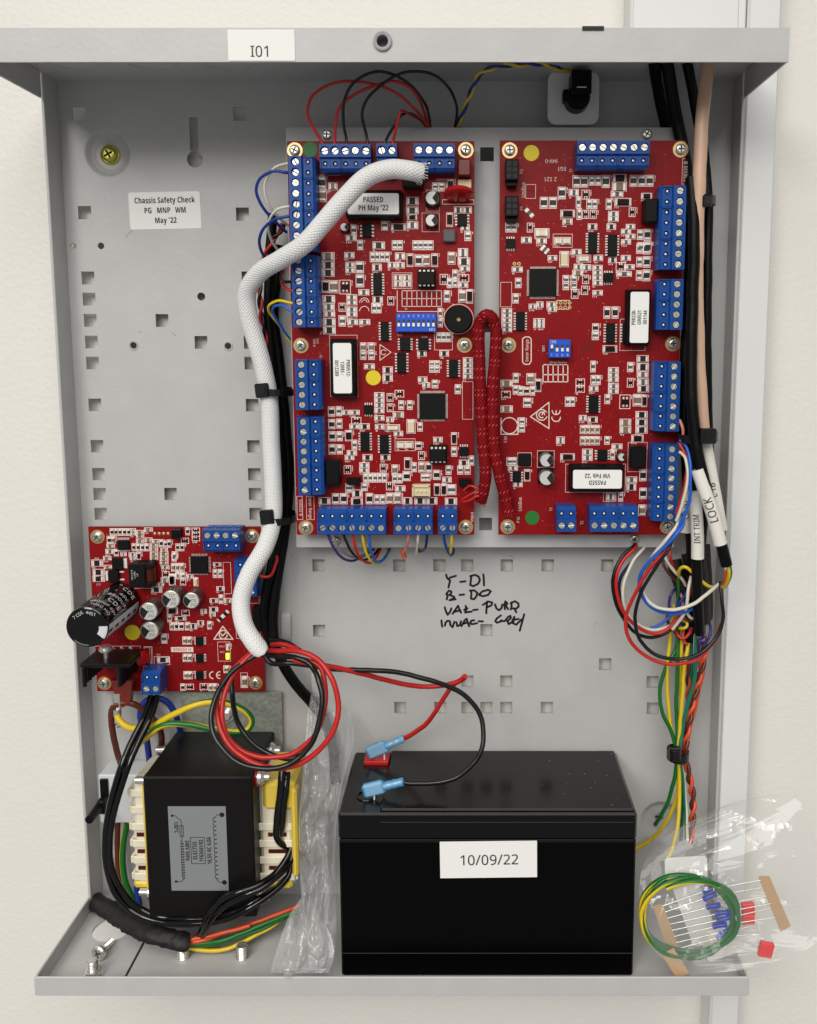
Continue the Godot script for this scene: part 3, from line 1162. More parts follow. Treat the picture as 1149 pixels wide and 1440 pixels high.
	for k in 3:
		text(c, ["Chassis Safety Check", "PG   MNP   WM", "May '22"][k], 2.9, o + Vector3(-165.2, 64.8, 0.25) + Vector3(0.1 * k, 5.4 - 5.3 * k, 0), M["ink"], 0.02, 0.8, "Droid Sans Bold")
	var scuffs := []
	for k in 22:
		var x := rng.randf_range(-205, 130)
		var y := rng.randf_range(-230, 90)
		if x > -95 and x < 112 and y > -115:
			continue
		var d := Vector2.RIGHT.rotated(rng.randf_range(0, TAU)) * rng.randf_range(0.3, 3.0)
		scuffs.append([x, y, x + d.x, y + d.y, x + d.x * 1.6 + d.y * 0.2, y + d.y * 1.6])
	strokes("scratches", c, scuffs, 0.1, M["ferrite"], -0.01).position = o * U
	strokes("handwriting", c, [[-14.00, -137.44, -13.44, -139.46, -12.59, -140.22, -11.86, -139.17, -8.41, -138.13], [-12.59, -140.22, -11.69, -140.92, -12.26, -142.95, -12.67, -144.98], [-5.94, -141.67, -3.00, -141.32], [0.38, -138.30, -0.01, -141.50, -0.29, -143.53], [-0.29, -138.30, 2.52, -137.55, 4.50, -138.59, 5.24, -140.62, 4.22, -142.77, 1.40, -144.28, -0.29, -143.35], [7.20, -137.32, 7.44, -140.33, 7.61, -143.82], [-13.58, -148.48, -13.30, -150.22, -13.71, -151.97], [-13.98, -148.77, -12.45, -146.84, -11.15, -147.19, -11.04, -148.18, -12.28, -149.35, -9.91, -150.22, -9.23, -150.92, -11.05, -151.97, -12.18, -152.44, -8.67, -151.86], [-6.40, -149.35, -3.80, -149.06], [0.27, -146.73, 0.38, -149.06, 0.16, -151.51], [-0.52, -146.84, 1.97, -146.61, 3.66, -148.01, 3.38, -149.93, 1.97, -151.86, 0.16, -151.51], [4.79, -149.35, 6.49, -147.31, 9.88, -146.32, 11.46, -147.19, 9.88, -149.35, 7.06, -150.11, 5.08, -149.52, 4.79, -148.77], [-14.86, -156.65, -14.18, -158.99, -13.23, -161.04, -11.75, -159.28, -11.06, -157.24], [-10.39, -160.46, -8.23, -157.24, -7.21, -155.77, -6.53, -157.82, -5.51, -159.87], [-9.08, -159.28, -5.96, -158.29], [-2.84, -155.77, -2.56, -157.82, -3.24, -159.69, 0.55, -159.11], [-3.81, -158.11, -1.88, -157.24], [1.40, -158.29, 3.95, -157.94], [9.33, -154.02, 9.05, -157.24, 8.89, -160.16], [6.95, -155.19, 9.89, -153.14, 12.27, -153.84, 11.88, -155.48, 9.05, -156.77], [13.86, -154.90, 14.72, -157.24, 16.14, -158.41, 17.55, -157.24, 18.11, -154.90], [19.54, -157.82, 19.24, -155.48, 19.80, -153.14], [19.80, -153.14, 20.94, -154.31, 20.09, -155.48, 21.35, -157.70], [23.20, -153.73, 23.38, -156.07, 22.94, -157.94], [22.92, -154.31, 25.18, -153.03, 27.17, -154.31, 27.46, -156.07, 25.77, -157.70, 24.07, -157.24], [24.92, -157.24, 26.07, -159.58], [-16.76, -164.39, -16.65, -166.33, -16.32, -168.09], [-14.78, -167.50, -14.49, -165.74, -13.24, -164.56, -11.93, -164.86, -11.66, -167.21, -10.41, -168.39, -9.38, -165.15], [-8.25, -165.45, -7.68, -167.80, -6.26, -167.21, -5.52, -164.86], [-5.30, -167.80, -3.42, -164.27, -2.28, -163.39, -1.89, -165.45, -0.86, -167.92], [-4.27, -166.33, -1.43, -165.45], [1.97, -164.27, 0.27, -164.56, -0.30, -166.33, 0.84, -166.62, 3.68, -166.03], [4.53, -164.86, 6.97, -164.98], [17.29, -161.45, 15.03, -163.10, 14.07, -164.86, 15.03, -165.74, 17.02, -165.15, 17.58, -164.27], [17.02, -164.86, 19.57, -164.74, 21.26, -162.51, 22.68, -161.63, 22.97, -163.10, 20.99, -164.86, 21.85, -166.62, 23.55, -165.45, 24.95, -162.22, 24.68, -164.27, 24.12, -166.03, 26.12, -166.92], [24.11, -163.98, 27.51, -163.57], [30.61, -160.75, 29.90, -163.68, 28.96, -167.21, 28.13, -170.45], [26.40, -166.62, 29.22, -163.68]], 0.62, M["marker"], 0.02).position = o * U
	c.get_node("handwriting").set_meta("label", "black marker pen notes on the back panel")


func flip(st: SurfaceTool) -> ArrayMesh:
	# the same surface facing the other way
	var a := st.commit_to_arrays()
	var n: PackedVector3Array = a[Mesh.ARRAY_NORMAL]
	var v: PackedVector3Array = a[Mesh.ARRAY_VERTEX]
	for i in v.size():
		n[i] = -n[i]
	for i in v.size() / 3:
		var k := v[i * 3]
		v[i * 3] = v[i * 3 + 1]
		v[i * 3 + 1] = k
		var j := n[i * 3]
		n[i * 3] = n[i * 3 + 1]
		n[i * 3 + 1] = j
	a[Mesh.ARRAY_NORMAL] = n
	a[Mesh.ARRAY_VERTEX] = v
	var m := ArrayMesh.new()
	m.add_surface_from_arrays(Mesh.PRIMITIVE_TRIANGLES, a)
	return m


func sticker(w: float, h: float, r := 0.3) -> SurfaceTool:
	var st := begin()
	slab(st, rounded(w, h, r), 0.0, 0.12)
	return st


func mounting_plate() -> void:
	var a: Vector3 = Vector3(-95.1, 104.0, 18.00)
	var b: Vector3 = Vector3(110.8, -116.9, 18.00)
	var t := thing("mounting_plate", "pale grey steel plate carrying the two tall red circuit boards", "mounting plate", Vector3((a.x + b.x) * 0.5, b.y, 0))
	var o := -Vector3((a.x + b.x) * 0.5, b.y, 0)
	var st := begin()
	var holes := []
	for h in [[8.4, 90.7], [8.3, 3.0], [8.1, -104.0]]:
		holes.append([h[0], h[1], 7.0, 7.0, 0.0])
	sheet(st, a.x, b.y, b.x, a.y, 1.2, holes, Transform3D(Basis(), Vector3(0, 0, 18)))
	part("plate", st, M["plate"], t, o)
	for p in [Vector3(a.x + 6, b.y + 6, 0), Vector3(b.x - 6, b.y + 6, 0), Vector3(a.x + 6, a.y - 6, 0), Vector3(b.x - 6, a.y - 6, 0)]:
		st = begin()
		rod(st, p, p + Vector3(0, 0, 16.8), 2.5, 6)
		part("pillar", st, M["zinc"], t, o)
	for p in [[-73.9, 100.4], [90.6, 100.6], [89.2, -112.3], [-73.7, -113.5]]:
		screw_head("fixing_screw", 2.7, t, o + Vector3(p[0], p[1], 18.05), M["zinc"], p[0])


func controller_board() -> void:
	var b := circuit_board("controller_board", "tall red circuit board under the white braided sleeve, with a buzzer and blue switch bank", Vector3(-92.66, -107.58, 28), 94.55, 202.72, 1.6, [[17.4, 182.3, 4.2, 6.4], [17.5, 175.9, 4.2, 6.4], [63.0, 173.3, 6.4, 4.2], [62.9, 168.6, 6.4, 3.8], [62.9, 165.2, 5.2, 3.0], [62.9, 161.2, 6.0, 3.9], [48.8, 161.2, 3.5, 5.2], [55.8, 160.3, 7.6, 3.6], [33.1, 158.7, 3.1, 5.6], [31.7, 154.9, 5.6, 3.3], [36.2, 151.3, 3.1, 5.2], [45.6, 151.1, 6.4, 3.9], [53.9, 151.3, 3.1, 4.9], [56.5, 151.3, 3.1, 4.9], [64.4, 151.3, 3.1, 4.9], [67.0, 151.3, 3.1, 4.9], [69.6, 151.3, 3.1, 4.9], [72.1, 151.3, 3.1, 4.9], [81.9, 164.1, 3.5, 7.2], [86.3, 168.8, 4.4, 3.5], [91.0, 168.8, 4.4, 3.5], [89.7, 159.9, 4.8, 2.8], [91.2, 155.8, 3.5, 4.9], [74.7, 180.3, 3.3, 4.4], [77.9, 180.3, 3.3, 4.4], [82.4, 181.0, 3.6, 6.5], [22.8, 180.5, 4.8, 3.8], [19.7, 145.6, 6.6, 4.4], [19.6, 141.2, 6.6, 4.1], [19.5, 137.3, 6.6, 3.9], [18.0, 130.5, 3.9, 6.6], [22.3, 130.3, 4.7, 6.6], [28.1, 130.2, 5.9, 7.3], [19.6, 124.0, 6.5, 4.1], [19.5, 120.0, 6.1, 3.7], [19.7, 116.4, 6.1, 3.3], [19.6, 112.3, 6.5, 4.1], [19.6, 108.1, 6.5, 4.0], [30.6, 146.2, 5.3, 3.2], [30.8, 141.4, 4.9, 3.0], [30.8, 138.7, 4.9, 3.0], [35.7, 140.1, 4.3, 6.1], [35.7, 133.3, 4.3, 6.5], [42.4, 145.3, 2.8, 5.3], [44.8, 145.3, 2.8, 5.3], [47.4, 145.3, 2.8, 5.3], [49.9, 145.3, 2.8, 5.3], [56.6, 145.7, 5.3, 3.7], [44.6, 140.1, 4.9, 3.7], [37.7, 127.4, 5.7, 3.2], [44.8, 123.8, 5.3, 3.6], [51.5, 123.1, 3.5, 4.5], [42.9, 119.4, 2.9, 5.3], [45.3, 119.4, 2.9, 5.3], [31.4, 124.9, 5.5, 3.0], [31.4, 122.3, 5.5, 3.0], [31.3, 118.7, 5.7, 3.0], [31.3, 116.3, 5.7, 3.0], [26.3, 119.9, 3.6, 4.5], [26.3, 112.8, 3.7, 5.7], [31.7, 112.3, 5.7, 3.2], [37.9, 112.3, 5.7, 3.0], [61.6, 143.7, 3.5, 6.8], [66.0, 143.5, 3.9, 6.0], [69.9, 143.5, 3.9, 6.0], [74.2, 143.7, 3.5, 6.8], [52.4, 141.2, 4.5, 3.2], [56.6, 141.2, 4.5, 3.2], [55.3, 134.9, 4.4, 3.2], [55.3, 131.7, 4.4, 3.2], [59.9, 134.9, 4.4, 3.2], [59.9, 131.7, 4.4, 3.2], [82.8, 144.7, 3.9, 6.4], [88.7, 147.4, 5.3, 4.7], [89.2, 143.0, 6.4, 4.1], [89.7, 139.4, 5.3, 2.8], [78.9, 134.0, 4.3, 5.5], [81.8, 132.2, 2.8, 5.3], [84.6, 136.2, 2.8, 5.7], [84.6, 132.2, 2.8, 4.6], [89.2, 134.7, 5.5, 3.9], [88.7, 131.1, 5.3, 2.8], [80.4, 125.5, 3.3, 6.1], [88.3, 125.5, 4.3, 6.5], [92.1, 125.5, 3.5, 7.3], [76.9, 116.7, 2.7, 5.7], [76.9, 112.1, 2.7, 4.9], [67.3, 96.1, 4.9, 3.3], [78.9, 96.1, 4.9, 3.3], [76.2, 104.5, 3.0, 5.1], [78.7, 104.5, 3.0, 5.1], [81.2, 104.5, 3.0, 5.1], [91.2, 92.7, 5.3, 2.9], [91.2, 89.9, 5.3, 2.9], [91.2, 87.1, 5.3, 2.9], [91.2, 84.3, 5.3, 2.9], [72.5, 90.8, 2.9, 3.6], [75.2, 90.8, 2.9, 3.6], [72.5, 88.0, 2.9, 3.6], [75.1, 88.0, 2.9, 3.6], [36.9, 99.2, 3.3, 5.3], [41.2, 99.2, 3.3, 5.3], [36.8, 95.2, 3.3, 4.7], [41.2, 95.2, 3.3, 4.7], [40.0, 89.4, 5.7, 3.0], [49.5, 87.6, 5.4, 3.7], [49.4, 83.4, 5.4, 3.8], [67.6, 82.6, 4.9, 3.0], [69.5, 79.8, 4.1, 2.9], [74.0, 80.3, 3.4, 4.4], [85.9, 77.6, 3.2, 5.2], [19.8, 65.8, 3.7, 5.4], [23.7, 66.1, 3.2, 5.3], [19.8, 59.2, 3.7, 5.4], [23.8, 59.5, 3.2, 5.3], [19.9, 52.8, 3.7, 5.4], [23.8, 52.8, 3.2, 5.3], [19.7, 45.9, 3.7, 5.6], [23.7, 45.9, 3.2, 5.3], [27.6, 65.4, 4.9, 2.7], [32.0, 65.4, 5.3, 2.7], [44.9, 74.6, 5.4, 2.9], [44.9, 71.9, 5.4, 2.9], [44.9, 69.3, 5.4, 2.9], [44.8, 66.3, 5.4, 2.9], [44.8, 62.5, 5.4, 2.9], [50.5, 73.3, 3.5, 4.4], [55.4, 75.2, 4.9, 3.9], [50.5, 67.9, 3.5, 4.4], [56.3, 69.3, 3.0, 4.9], [60.8, 69.3, 3.0, 4.9], [54.8, 64.2, 5.9, 3.4], [50.4, 61.6, 4.0, 2.9], [32.7, 61.1, 5.3, 3.8], [31.7, 58.0, 5.3, 2.9], [37.1, 58.0, 5.3, 3.3], [44.9, 57.8, 4.9, 3.0], [51.9, 57.5, 6.7, 3.2], [54.7, 54.2, 4.9, 2.9], [61.4, 58.0, 4.7, 7.7], [66.1, 57.8, 2.9, 4.9], [28.6, 53.2, 3.9, 5.9], [31.6, 48.3, 3.0, 5.3], [30.1, 44.0, 5.4, 3.0], [28.8, 41.5, 5.0, 2.9], [38.3, 41.6, 5.3, 3.3], [47.8, 41.6, 5.3, 3.3], [55.9, 48.3, 4.5, 3.9], [60.3, 48.3, 4.5, 3.9], [65.3, 47.8, 3.4, 4.3], [75.4, 51.0, 4.9, 3.0], [83.9, 51.6, 3.2, 6.7], [83.9, 44.7, 3.2, 5.4], [66.7, 42.6, 3.5, 4.6], [89.1, 38.8, 5.3, 3.2], [93.1, 39.9, 2.9, 5.3], [27.6, 35.1, 3.9, 4.6], [36.6, 37.5, 5.4, 3.1], [36.5, 34.8, 5.4, 2.9], [46.5, 35.9, 3.5, 4.5], [52.6, 34.9, 3.4, 5.8], [59.3, 38.3, 3.4, 6.6], [62.8, 36.4, 2.9, 5.3], [66.7, 36.4, 3.5, 5.8], [70.6, 36.4, 3.5, 5.8], [58.8, 31.6, 4.2, 5.4], [52.6, 30.3, 2.9, 5.3], [55.2, 30.3, 2.9, 5.3], [67.8, 30.9, 3.1, 4.1], [69.9, 30.9, 3.1, 4.1], [74.7, 32.3, 3.9, 5.4], [81.0, 34.9, 3.1, 5.0], [87.2, 34.9, 3.2, 4.8], [91.0, 34.9, 3.2, 4.8], [80.1, 29.7, 5.0, 3.2], [37.1, 30.7, 2.7, 5.3], [39.6, 30.7, 2.7, 5.3], [42.2, 30.7, 2.7, 5.3], [44.7, 30.7, 2.7, 5.3], [47.2, 30.7, 2.7, 5.3], [74.8, 24.4, 3.2, 6.6], [78.4, 24.4, 3.2, 6.6], [82.6, 24.4, 4.7, 5.8], [55.4, 25.0, 5.6, 3.2], [49.7, 26.3, 3.7, 4.5], [36.4, 25.8, 3.5, 4.5], [28.3, 25.3, 3.9, 5.0], [32.6, 22.4, 5.6, 4.0], [15.2, 18.3, 6.3, 3.9], [21.1, 19.5, 3.9, 6.0], [25.4, 19.5, 3.9, 6.0], [32.3, 18.1, 6.2, 3.9], [39.0, 19.5, 4.0, 6.1], [43.0, 19.1, 2.9, 5.3], [46.1, 19.1, 2.9, 5.3], [49.8, 19.7, 4.0, 6.1], [53.9, 19.7, 4.0, 6.1], [59.1, 18.3, 5.3, 3.9], [65.8, 18.3, 6.1, 3.9], [72.1, 18.3, 5.8, 3.9], [82.2, 18.1, 6.4, 3.9], [43.8, 170.9, 28.6, 14.4, 2], [26.7, 89.6, 14.5, 32.1, 2], [2.0, 14.4, 3.2, 12.9, 2], [7.5, 14.4, 4.3, 12.9, 2], [73.4, 173.5, 7.0, 10.7, 2], [72.3, 162.7, 9.0, 9.6, 2], [57.4, 133.4, 10.4, 8.2, 2], [58.2, 48.3, 10.8, 6.6, 2], [78.6, 102.4, 9.5, 9.2, 2], [51.7, 57.3, 8.0, 3.7, 2], [91.1, 71.7, 5.8, 19.9, 2]], 260, 3, [[3.9, 198.2, 10.0], [90.2, 198.4, 10.0], [4.6, 100.3, 10.0], [89.4, 100.5, 10.0], [4.9, 3.9, 10.0], [90.0, 4.2, 10.0]])
	terminals(b, [2, 3], Vector3(30.96, 195.63, 0), 0.0, 5.04, [0, 1, 2, 4])
	terminals(b, [2], Vector3(51.38, 195.88, 0), 0.0, 5.01, [0, 1])
	terminals(b, [2, 2], Vector3(74.74, 195.88, 0), 0.0, 5.04, [])
	terminals(b, [1, 3, 3, 2], Vector3(6.28, 170.08, 0), PI * 0.5, 5.11, [8, 7, 4, 3])
	terminals(b, [1, 2, 2, 2], Vector3(6.49, 127.44, 0), PI * 0.5, 5.09, [5, 4, 3, 2, 1])
	terminals(b, [3, 2], Vector3(6.90, 80.64, 0), PI * 0.5, 5.09, [])
	terminals(b, [3, 3, 2], Vector3(7.15, 44.02, 0), PI * 0.5, 5.04, [])
	terminals(b, [2, 2, 3], Vector3(30.99, 6.40, 0), PI, 5.06, [6, 5, 4, 3, 2, 1])
	terminals(b, [2, 2], Vector3(62.84, 6.40, 0), PI, 5.04, [2, 1, 0])
	terminals(b, [2], Vector3(80.66, 6.40, 0), PI, 4.92, [1, 0])
	comps(b, [
		["k", 17.4, 182.3, 3.1, 4.7], ["t", 17.5, 175.9, 3.1, 4.7], ["k", 63.0, 173.3, 4.7, 3.1], ["k", 62.9, 168.6, 4.7, 2.7], ["b", 62.9, 165.2, 3.5, 1.9], 
		["s", 62.9, 161.2, 4.3, 2.8], ["s", 48.8, 161.2, 2.4, 3.5], ["b", 55.8, 160.3, 5.9, 2.5], ["s", 33.1, 158.7, 2.0, 3.9], ["s", 31.7, 154.9, 3.9, 2.2], 
		["s", 36.2, 151.3, 2.0, 3.5], ["k", 45.6, 151.1, 4.7, 2.8], ["s", 53.9, 151.3, 2.0, 3.2], ["s", 56.5, 151.3, 2.0, 3.2], ["s", 64.4, 151.3, 2.0, 3.2], 
		["s", 67.0, 151.3, 2.0, 3.2], ["s", 69.6, 151.3, 2.0, 3.2], ["s", 72.1, 151.3, 2.0, 3.2], ["b", 81.9, 164.1, 2.4, 5.5], ["k", 86.3, 168.8, 2.7, 2.4], 
		["k", 91.0, 168.8, 2.7, 2.4], ["s", 89.7, 159.9, 3.1, 1.7], ["s", 91.2, 155.8, 2.4, 3.2], ["s", 74.7, 180.3, 2.2, 2.7], ["s", 77.9, 180.3, 2.2, 2.7], 
		["b", 82.4, 181.0, 2.5, 4.8], ["t", 22.8, 180.5, 3.1, 2.7], ["S", 39.8, 158.5, 4.8, 6.6, 4], ["S", 88.3, 163.8, 5.0, 6.0, 4], ["t", 19.7, 145.6, 4.9, 3.3], 
		["k", 19.6, 141.2, 4.9, 3.0], ["k", 19.5, 137.3, 4.9, 2.8], ["b", 18.0, 130.5, 2.8, 4.9], ["t", 22.3, 130.3, 3.6, 4.9], ["q", 28.1, 130.2, 4.8, 5.6], 
		["k", 19.6, 124.0, 4.8, 3.0], ["s", 19.5, 120.0, 4.4, 2.6], ["s", 19.7, 116.4, 4.4, 2.2], ["k", 19.6, 112.3, 4.8, 3.0], ["k", 19.6, 108.1, 4.8, 2.9], 
		["s", 30.6, 146.2, 3.6, 2.1], ["s", 30.8, 141.4, 3.2, 1.9], ["s", 30.8, 138.7, 3.2, 1.9], ["k", 35.7, 140.1, 3.2, 4.4], ["k", 35.7, 133.3, 3.2, 4.8], 
		["s", 42.4, 145.3, 1.7, 3.6], ["s", 44.8, 145.3, 1.7, 3.6], ["s", 47.4, 145.3, 1.7, 3.6], ["s", 49.9, 145.3, 1.7, 3.6], ["s", 56.6, 145.7, 3.6, 2.6], 
		["k", 44.6, 140.1, 3.2, 2.6], ["s", 37.7, 127.4, 4.0, 2.1], ["k", 44.8, 123.8, 3.6, 2.5], ["q", 51.5, 123.1, 2.4, 2.8], ["s", 42.9, 119.4, 1.8, 3.6], 
		["s", 45.3, 119.4, 1.8, 3.6], ["s", 31.4, 124.9, 3.8, 1.9], ["s", 31.4, 122.3, 3.8, 1.9], ["s", 31.3, 118.7, 4.0, 1.9], ["s", 31.3, 116.3, 4.0, 1.9], 
		["q", 26.3, 119.9, 2.5, 2.8], ["s", 26.3, 112.8, 2.6, 4.0], ["s", 31.7, 112.3, 4.0, 2.1], ["s", 37.9, 112.3, 4.0, 1.9], ["S", 44.9, 131.7, 4.4, 11.1, 8], 
		["S", 48.3, 107.7, 4.2, 9.7, 7], ["b", 61.6, 143.7, 2.4, 5.1], ["k", 66.0, 143.5, 2.8, 4.3], ["t", 69.9, 143.5, 2.8, 4.3], ["b", 74.2, 143.7, 2.4, 5.1], 
		["s", 52.4, 141.2, 2.8, 2.1], ["s", 56.6, 141.2, 2.8, 2.1], ["s", 55.3, 134.9, 2.7, 2.1], ["s", 55.3, 131.7, 2.7, 2.1], ["s", 59.9, 134.9, 2.7, 2.1], 
		["s", 59.9, 131.7, 2.7, 2.1], ["t", 82.8, 144.7, 2.8, 4.7], ["g", 88.7, 147.4, 3.6, 3.6], ["k", 89.2, 143.0, 4.7, 3.0], ["s", 89.7, 139.4, 3.6, 1.7], 
		["q", 78.9, 134.0, 3.2, 3.8], ["s", 81.8, 132.2, 1.7, 3.6], ["s", 84.6, 136.2, 1.7, 4.0], ["s", 84.6, 132.2, 1.7, 2.9], ["q", 89.2, 134.7, 3.8, 2.8], 
		["s", 88.7, 131.1, 3.6, 1.7], ["s", 80.4, 125.5, 2.2, 4.4], ["t", 88.3, 125.5, 3.2, 4.8], ["b", 92.1, 125.5, 2.4, 5.6], ["s", 76.9, 116.7, 1.6, 4.0], 
		["s", 76.9, 112.1, 1.6, 3.2], ["S", 58.7, 101.0, 5.4, 6.5, 5], ["S", 68.2, 101.0, 5.4, 6.1, 4], ["k", 67.3, 96.1, 3.2, 2.2], ["k", 78.9, 96.1, 3.2, 2.2], 
		["s", 76.2, 104.5, 1.9, 3.4], ["s", 78.7, 104.5, 1.9, 3.4], ["s", 81.2, 104.5, 1.9, 3.4], ["S", 56.8, 91.5, 4.7, 10.4, 7], ["S", 83.7, 88.5, 4.7, 9.1, 7], 
		["s", 91.2, 92.7, 3.6, 1.8], ["s", 91.2, 89.9, 3.6, 1.8], ["s", 91.2, 87.1, 3.6, 1.8], ["s", 91.2, 84.3, 3.6, 1.8], ["s", 72.5, 90.8, 1.8, 1.9], ["s", 75.2, 90.8, 1.8, 1.9], 
		["s", 72.5, 88.0, 1.8, 1.9], ["s", 75.1, 88.0, 1.8, 1.9], ["t", 36.9, 99.2, 2.2, 3.6], ["t", 41.2, 99.2, 2.2, 3.6], ["s", 36.8, 95.2, 2.2, 3.0], ["s", 41.2, 95.2, 2.2, 3.0], 
		["s", 40.0, 89.4, 4.0, 1.9], ["k", 49.5, 87.6, 3.7, 2.6], ["k", 49.4, 83.4, 3.7, 2.7], ["s", 67.6, 82.6, 3.2, 1.9], ["s", 69.5, 79.8, 2.4, 1.8], ["s", 74.0, 80.3, 2.3, 2.7], 
		["s", 85.9, 77.6, 2.1, 3.5], ["k", 19.8, 65.8, 2.6, 3.7], ["s", 23.7, 66.1, 2.1, 3.6], ["k", 19.8, 59.2, 2.6, 3.7], ["s", 23.8, 59.5, 2.1, 3.6], ["k", 19.9, 52.8, 2.6, 3.7], 
		["s", 23.8, 52.8, 2.1, 3.6], ["k", 19.7, 45.9, 2.6, 3.9], ["s", 23.7, 45.9, 2.1, 3.6], ["s", 27.6, 65.4, 3.2, 1.6], ["s", 32.0, 65.4, 3.6, 1.6], ["V", 39.2, 67.0, 4.5, 4.9, 4], 
		["s", 44.9, 74.6, 3.7, 1.8], ["s", 44.9, 71.9, 3.7, 1.8], ["s", 44.9, 69.3, 3.7, 1.8], ["s", 44.8, 66.3, 3.7, 1.8], ["s", 44.8, 62.5, 3.7, 1.8], ["q", 50.5, 73.3, 2.4, 2.7], 
		["q", 55.4, 75.2, 3.2, 2.8], ["q", 50.5, 67.9, 2.4, 2.7], ["s", 56.3, 69.3, 1.9, 3.2], ["s", 60.8, 69.3, 1.9, 3.2], ["t", 54.8, 64.2, 4.2, 2.3], ["s", 50.4, 61.6, 2.3, 1.8], 
		["q", 32.7, 61.1, 3.6, 2.7], ["s", 31.7, 58.0, 3.6, 1.8], ["k", 37.1, 58.0, 3.6, 2.2], ["s", 44.9, 57.8, 3.2, 1.9], ["o", 51.9, 57.5, 5.0, 2.1], ["s", 54.7, 54.2, 3.2, 1.8], 
		["S", 37.2, 50.2, 4.7, 9.8, 7], ["S", 47.3, 48.8, 4.7, 9.8, 7], ["c", 61.4, 58.0, 3.6, 6.0], ["s", 66.1, 57.8, 1.8, 3.2], ["b", 28.6, 53.2, 2.8, 4.2], 
		["s", 31.6, 48.3, 1.9, 3.6], ["s", 30.1, 44.0, 3.7, 1.9], ["s", 28.8, 41.5, 3.3, 1.8], ["k", 38.3, 41.6, 3.6, 2.2], ["k", 47.8, 41.6, 3.6, 2.2], ["o", 55.9, 48.3, 2.8, 2.8], 
		["o", 60.3, 48.3, 2.8, 2.8], ["k", 65.3, 47.8, 2.3, 2.6], ["s", 75.4, 51.0, 3.2, 1.9], ["b", 83.9, 51.6, 2.1, 5.0], ["V", 89.1, 45.0, 4.7, 4.9, 4], ["s", 83.9, 44.7, 2.1, 3.7], 
		["q", 66.7, 42.6, 2.4, 2.9], ["k", 89.1, 38.8, 3.6, 2.1], ["s", 93.1, 39.9, 1.8, 3.6], ["q", 27.6, 35.1, 2.8, 2.9], ["s", 36.6, 37.5, 3.7, 2.0], ["s", 36.5, 34.8, 3.7, 1.8], 
		["q", 46.5, 35.9, 2.4, 2.8], ["t", 52.6, 34.9, 2.3, 4.1], ["b", 59.3, 38.3, 2.3, 4.9], ["s", 62.8, 36.4, 1.8, 3.6], ["t", 66.7, 36.4, 2.4, 4.1], ["k", 70.6, 36.4, 2.4, 4.1], 
		["k", 58.8, 31.6, 3.1, 3.7], ["s", 52.6, 30.3, 1.8, 3.6], ["s", 55.2, 30.3, 1.8, 3.6], ["s", 67.8, 30.9, 2.0, 2.4], ["s", 69.9, 30.9, 2.0, 2.4], ["k", 74.7, 32.3, 2.8, 3.7], 
		["s", 81.0, 34.9, 2.0, 3.3], ["s", 87.2, 34.9, 2.1, 3.1], ["s", 91.0, 34.9, 2.1, 3.1], ["s", 80.1, 29.7, 3.3, 2.1], ["s", 37.1, 30.7, 1.6, 3.6], ["s", 39.6, 30.7, 1.6, 3.6], 
		["s", 42.2, 30.7, 1.6, 3.6], ["s", 44.7, 30.7, 1.6, 3.6], ["s", 47.2, 30.7, 1.6, 3.6], ["b", 74.8, 24.4, 2.1, 4.9], ["b", 78.4, 24.4, 2.1, 4.9], ["s", 82.6, 24.4, 3.6, 4.1], 
		["s", 55.4, 25.0, 3.9, 2.1], ["q", 49.7, 26.3, 2.6, 2.8], ["s", 36.4, 25.8, 2.4, 2.8], ["s", 28.3, 25.3, 2.8, 3.3], ["k", 32.6, 22.4, 3.9, 2.9], ["k", 15.2, 18.3, 4.6, 2.8], 
		["k", 21.1, 19.5, 2.8, 4.3], ["k", 25.4, 19.5, 2.8, 4.3], ["b", 32.3, 18.1, 4.5, 2.8], ["k", 39.0, 19.5, 2.9, 4.4], ["s", 43.0, 19.1, 1.8, 3.6], ["s", 46.1, 19.1, 1.8, 3.6], 
		["t", 49.8, 19.7, 2.9, 4.4], ["t", 53.9, 19.7, 2.9, 4.4], ["k", 59.1, 18.3, 3.6, 2.8], ["k", 65.8, 18.3, 4.4, 2.8], ["k", 72.1, 18.3, 4.1, 2.8], ["k", 82.2, 18.1, 4.7, 2.8], 
	])
	dot(b, Vector3(11.52, 198.66, 0), 3.7, M["green dot"], "green round sticker")
	dot(b, Vector3(41.89, 83.60, 0), 3.9, M["yellow dot"], "yellow round sticker")
	module(b, "power_module", Vector3(44.02, 170.74, 0), Vector3(27.5, 13.5, 8.5), Vector3(25.6, 10.2, 0), ["PASSED", "PH May '22"], 2.6, 0.0, "white sticker reading PASSED PH May '22", Vector2(0, 0))
	module(b, "memory_module", Vector3(27.08, 88.88, 0), Vector3(12.6, 29.0, 8.0), Vector3(9.4, 25.6, 0), ["P98051Z-", "12085 :", "0012389"], 1.9, -PI * 0.5, "white serial sticker with small print")
	for p in [[Vector3(73.43, 173.81, 0), 3.4, 7.5], [Vector3(72.90, 162.97, 0), 3.0, 6.5], [Vector3(28.73, 159.90, 0), 2.0, 4.5]]:
		part("electrolytic_capacitor", can_mesh(p[1], p[2]), null, b, Vector3(p[0].x, p[0].y, 0), Basis(Vector3(0, 0, 1), PI))
	chunk(b, "inductor", Vector3(81.76, 155.87, 0), Vector3(6.4, 6.4, 3.2), "ferrite", 0.6)
	chunk(b, "relay", Vector3(20.89, 34.70, 0), Vector3(7.4, 13.0, 8.0), "satin black", 0.5)
	chunk(b, "header", Vector3(89.59, 28.85, 0), Vector3(6.4, 3.8, 5.0), "satin black", 0.3)
	chunk(b, "header", Vector3(31.01, 29.46, 0), Vector3(7.0, 3.6, 4.0), "satin black", 0.3)
	chunk(b, "header", Vector3(63.72, 182.03, 0), Vector3(10.5, 6.4, 7.0), "satin black", 0.4)
	part("chip", qfp_mesh(13.6, 22), null, b, Vector3(72.68, 68.81, 0))
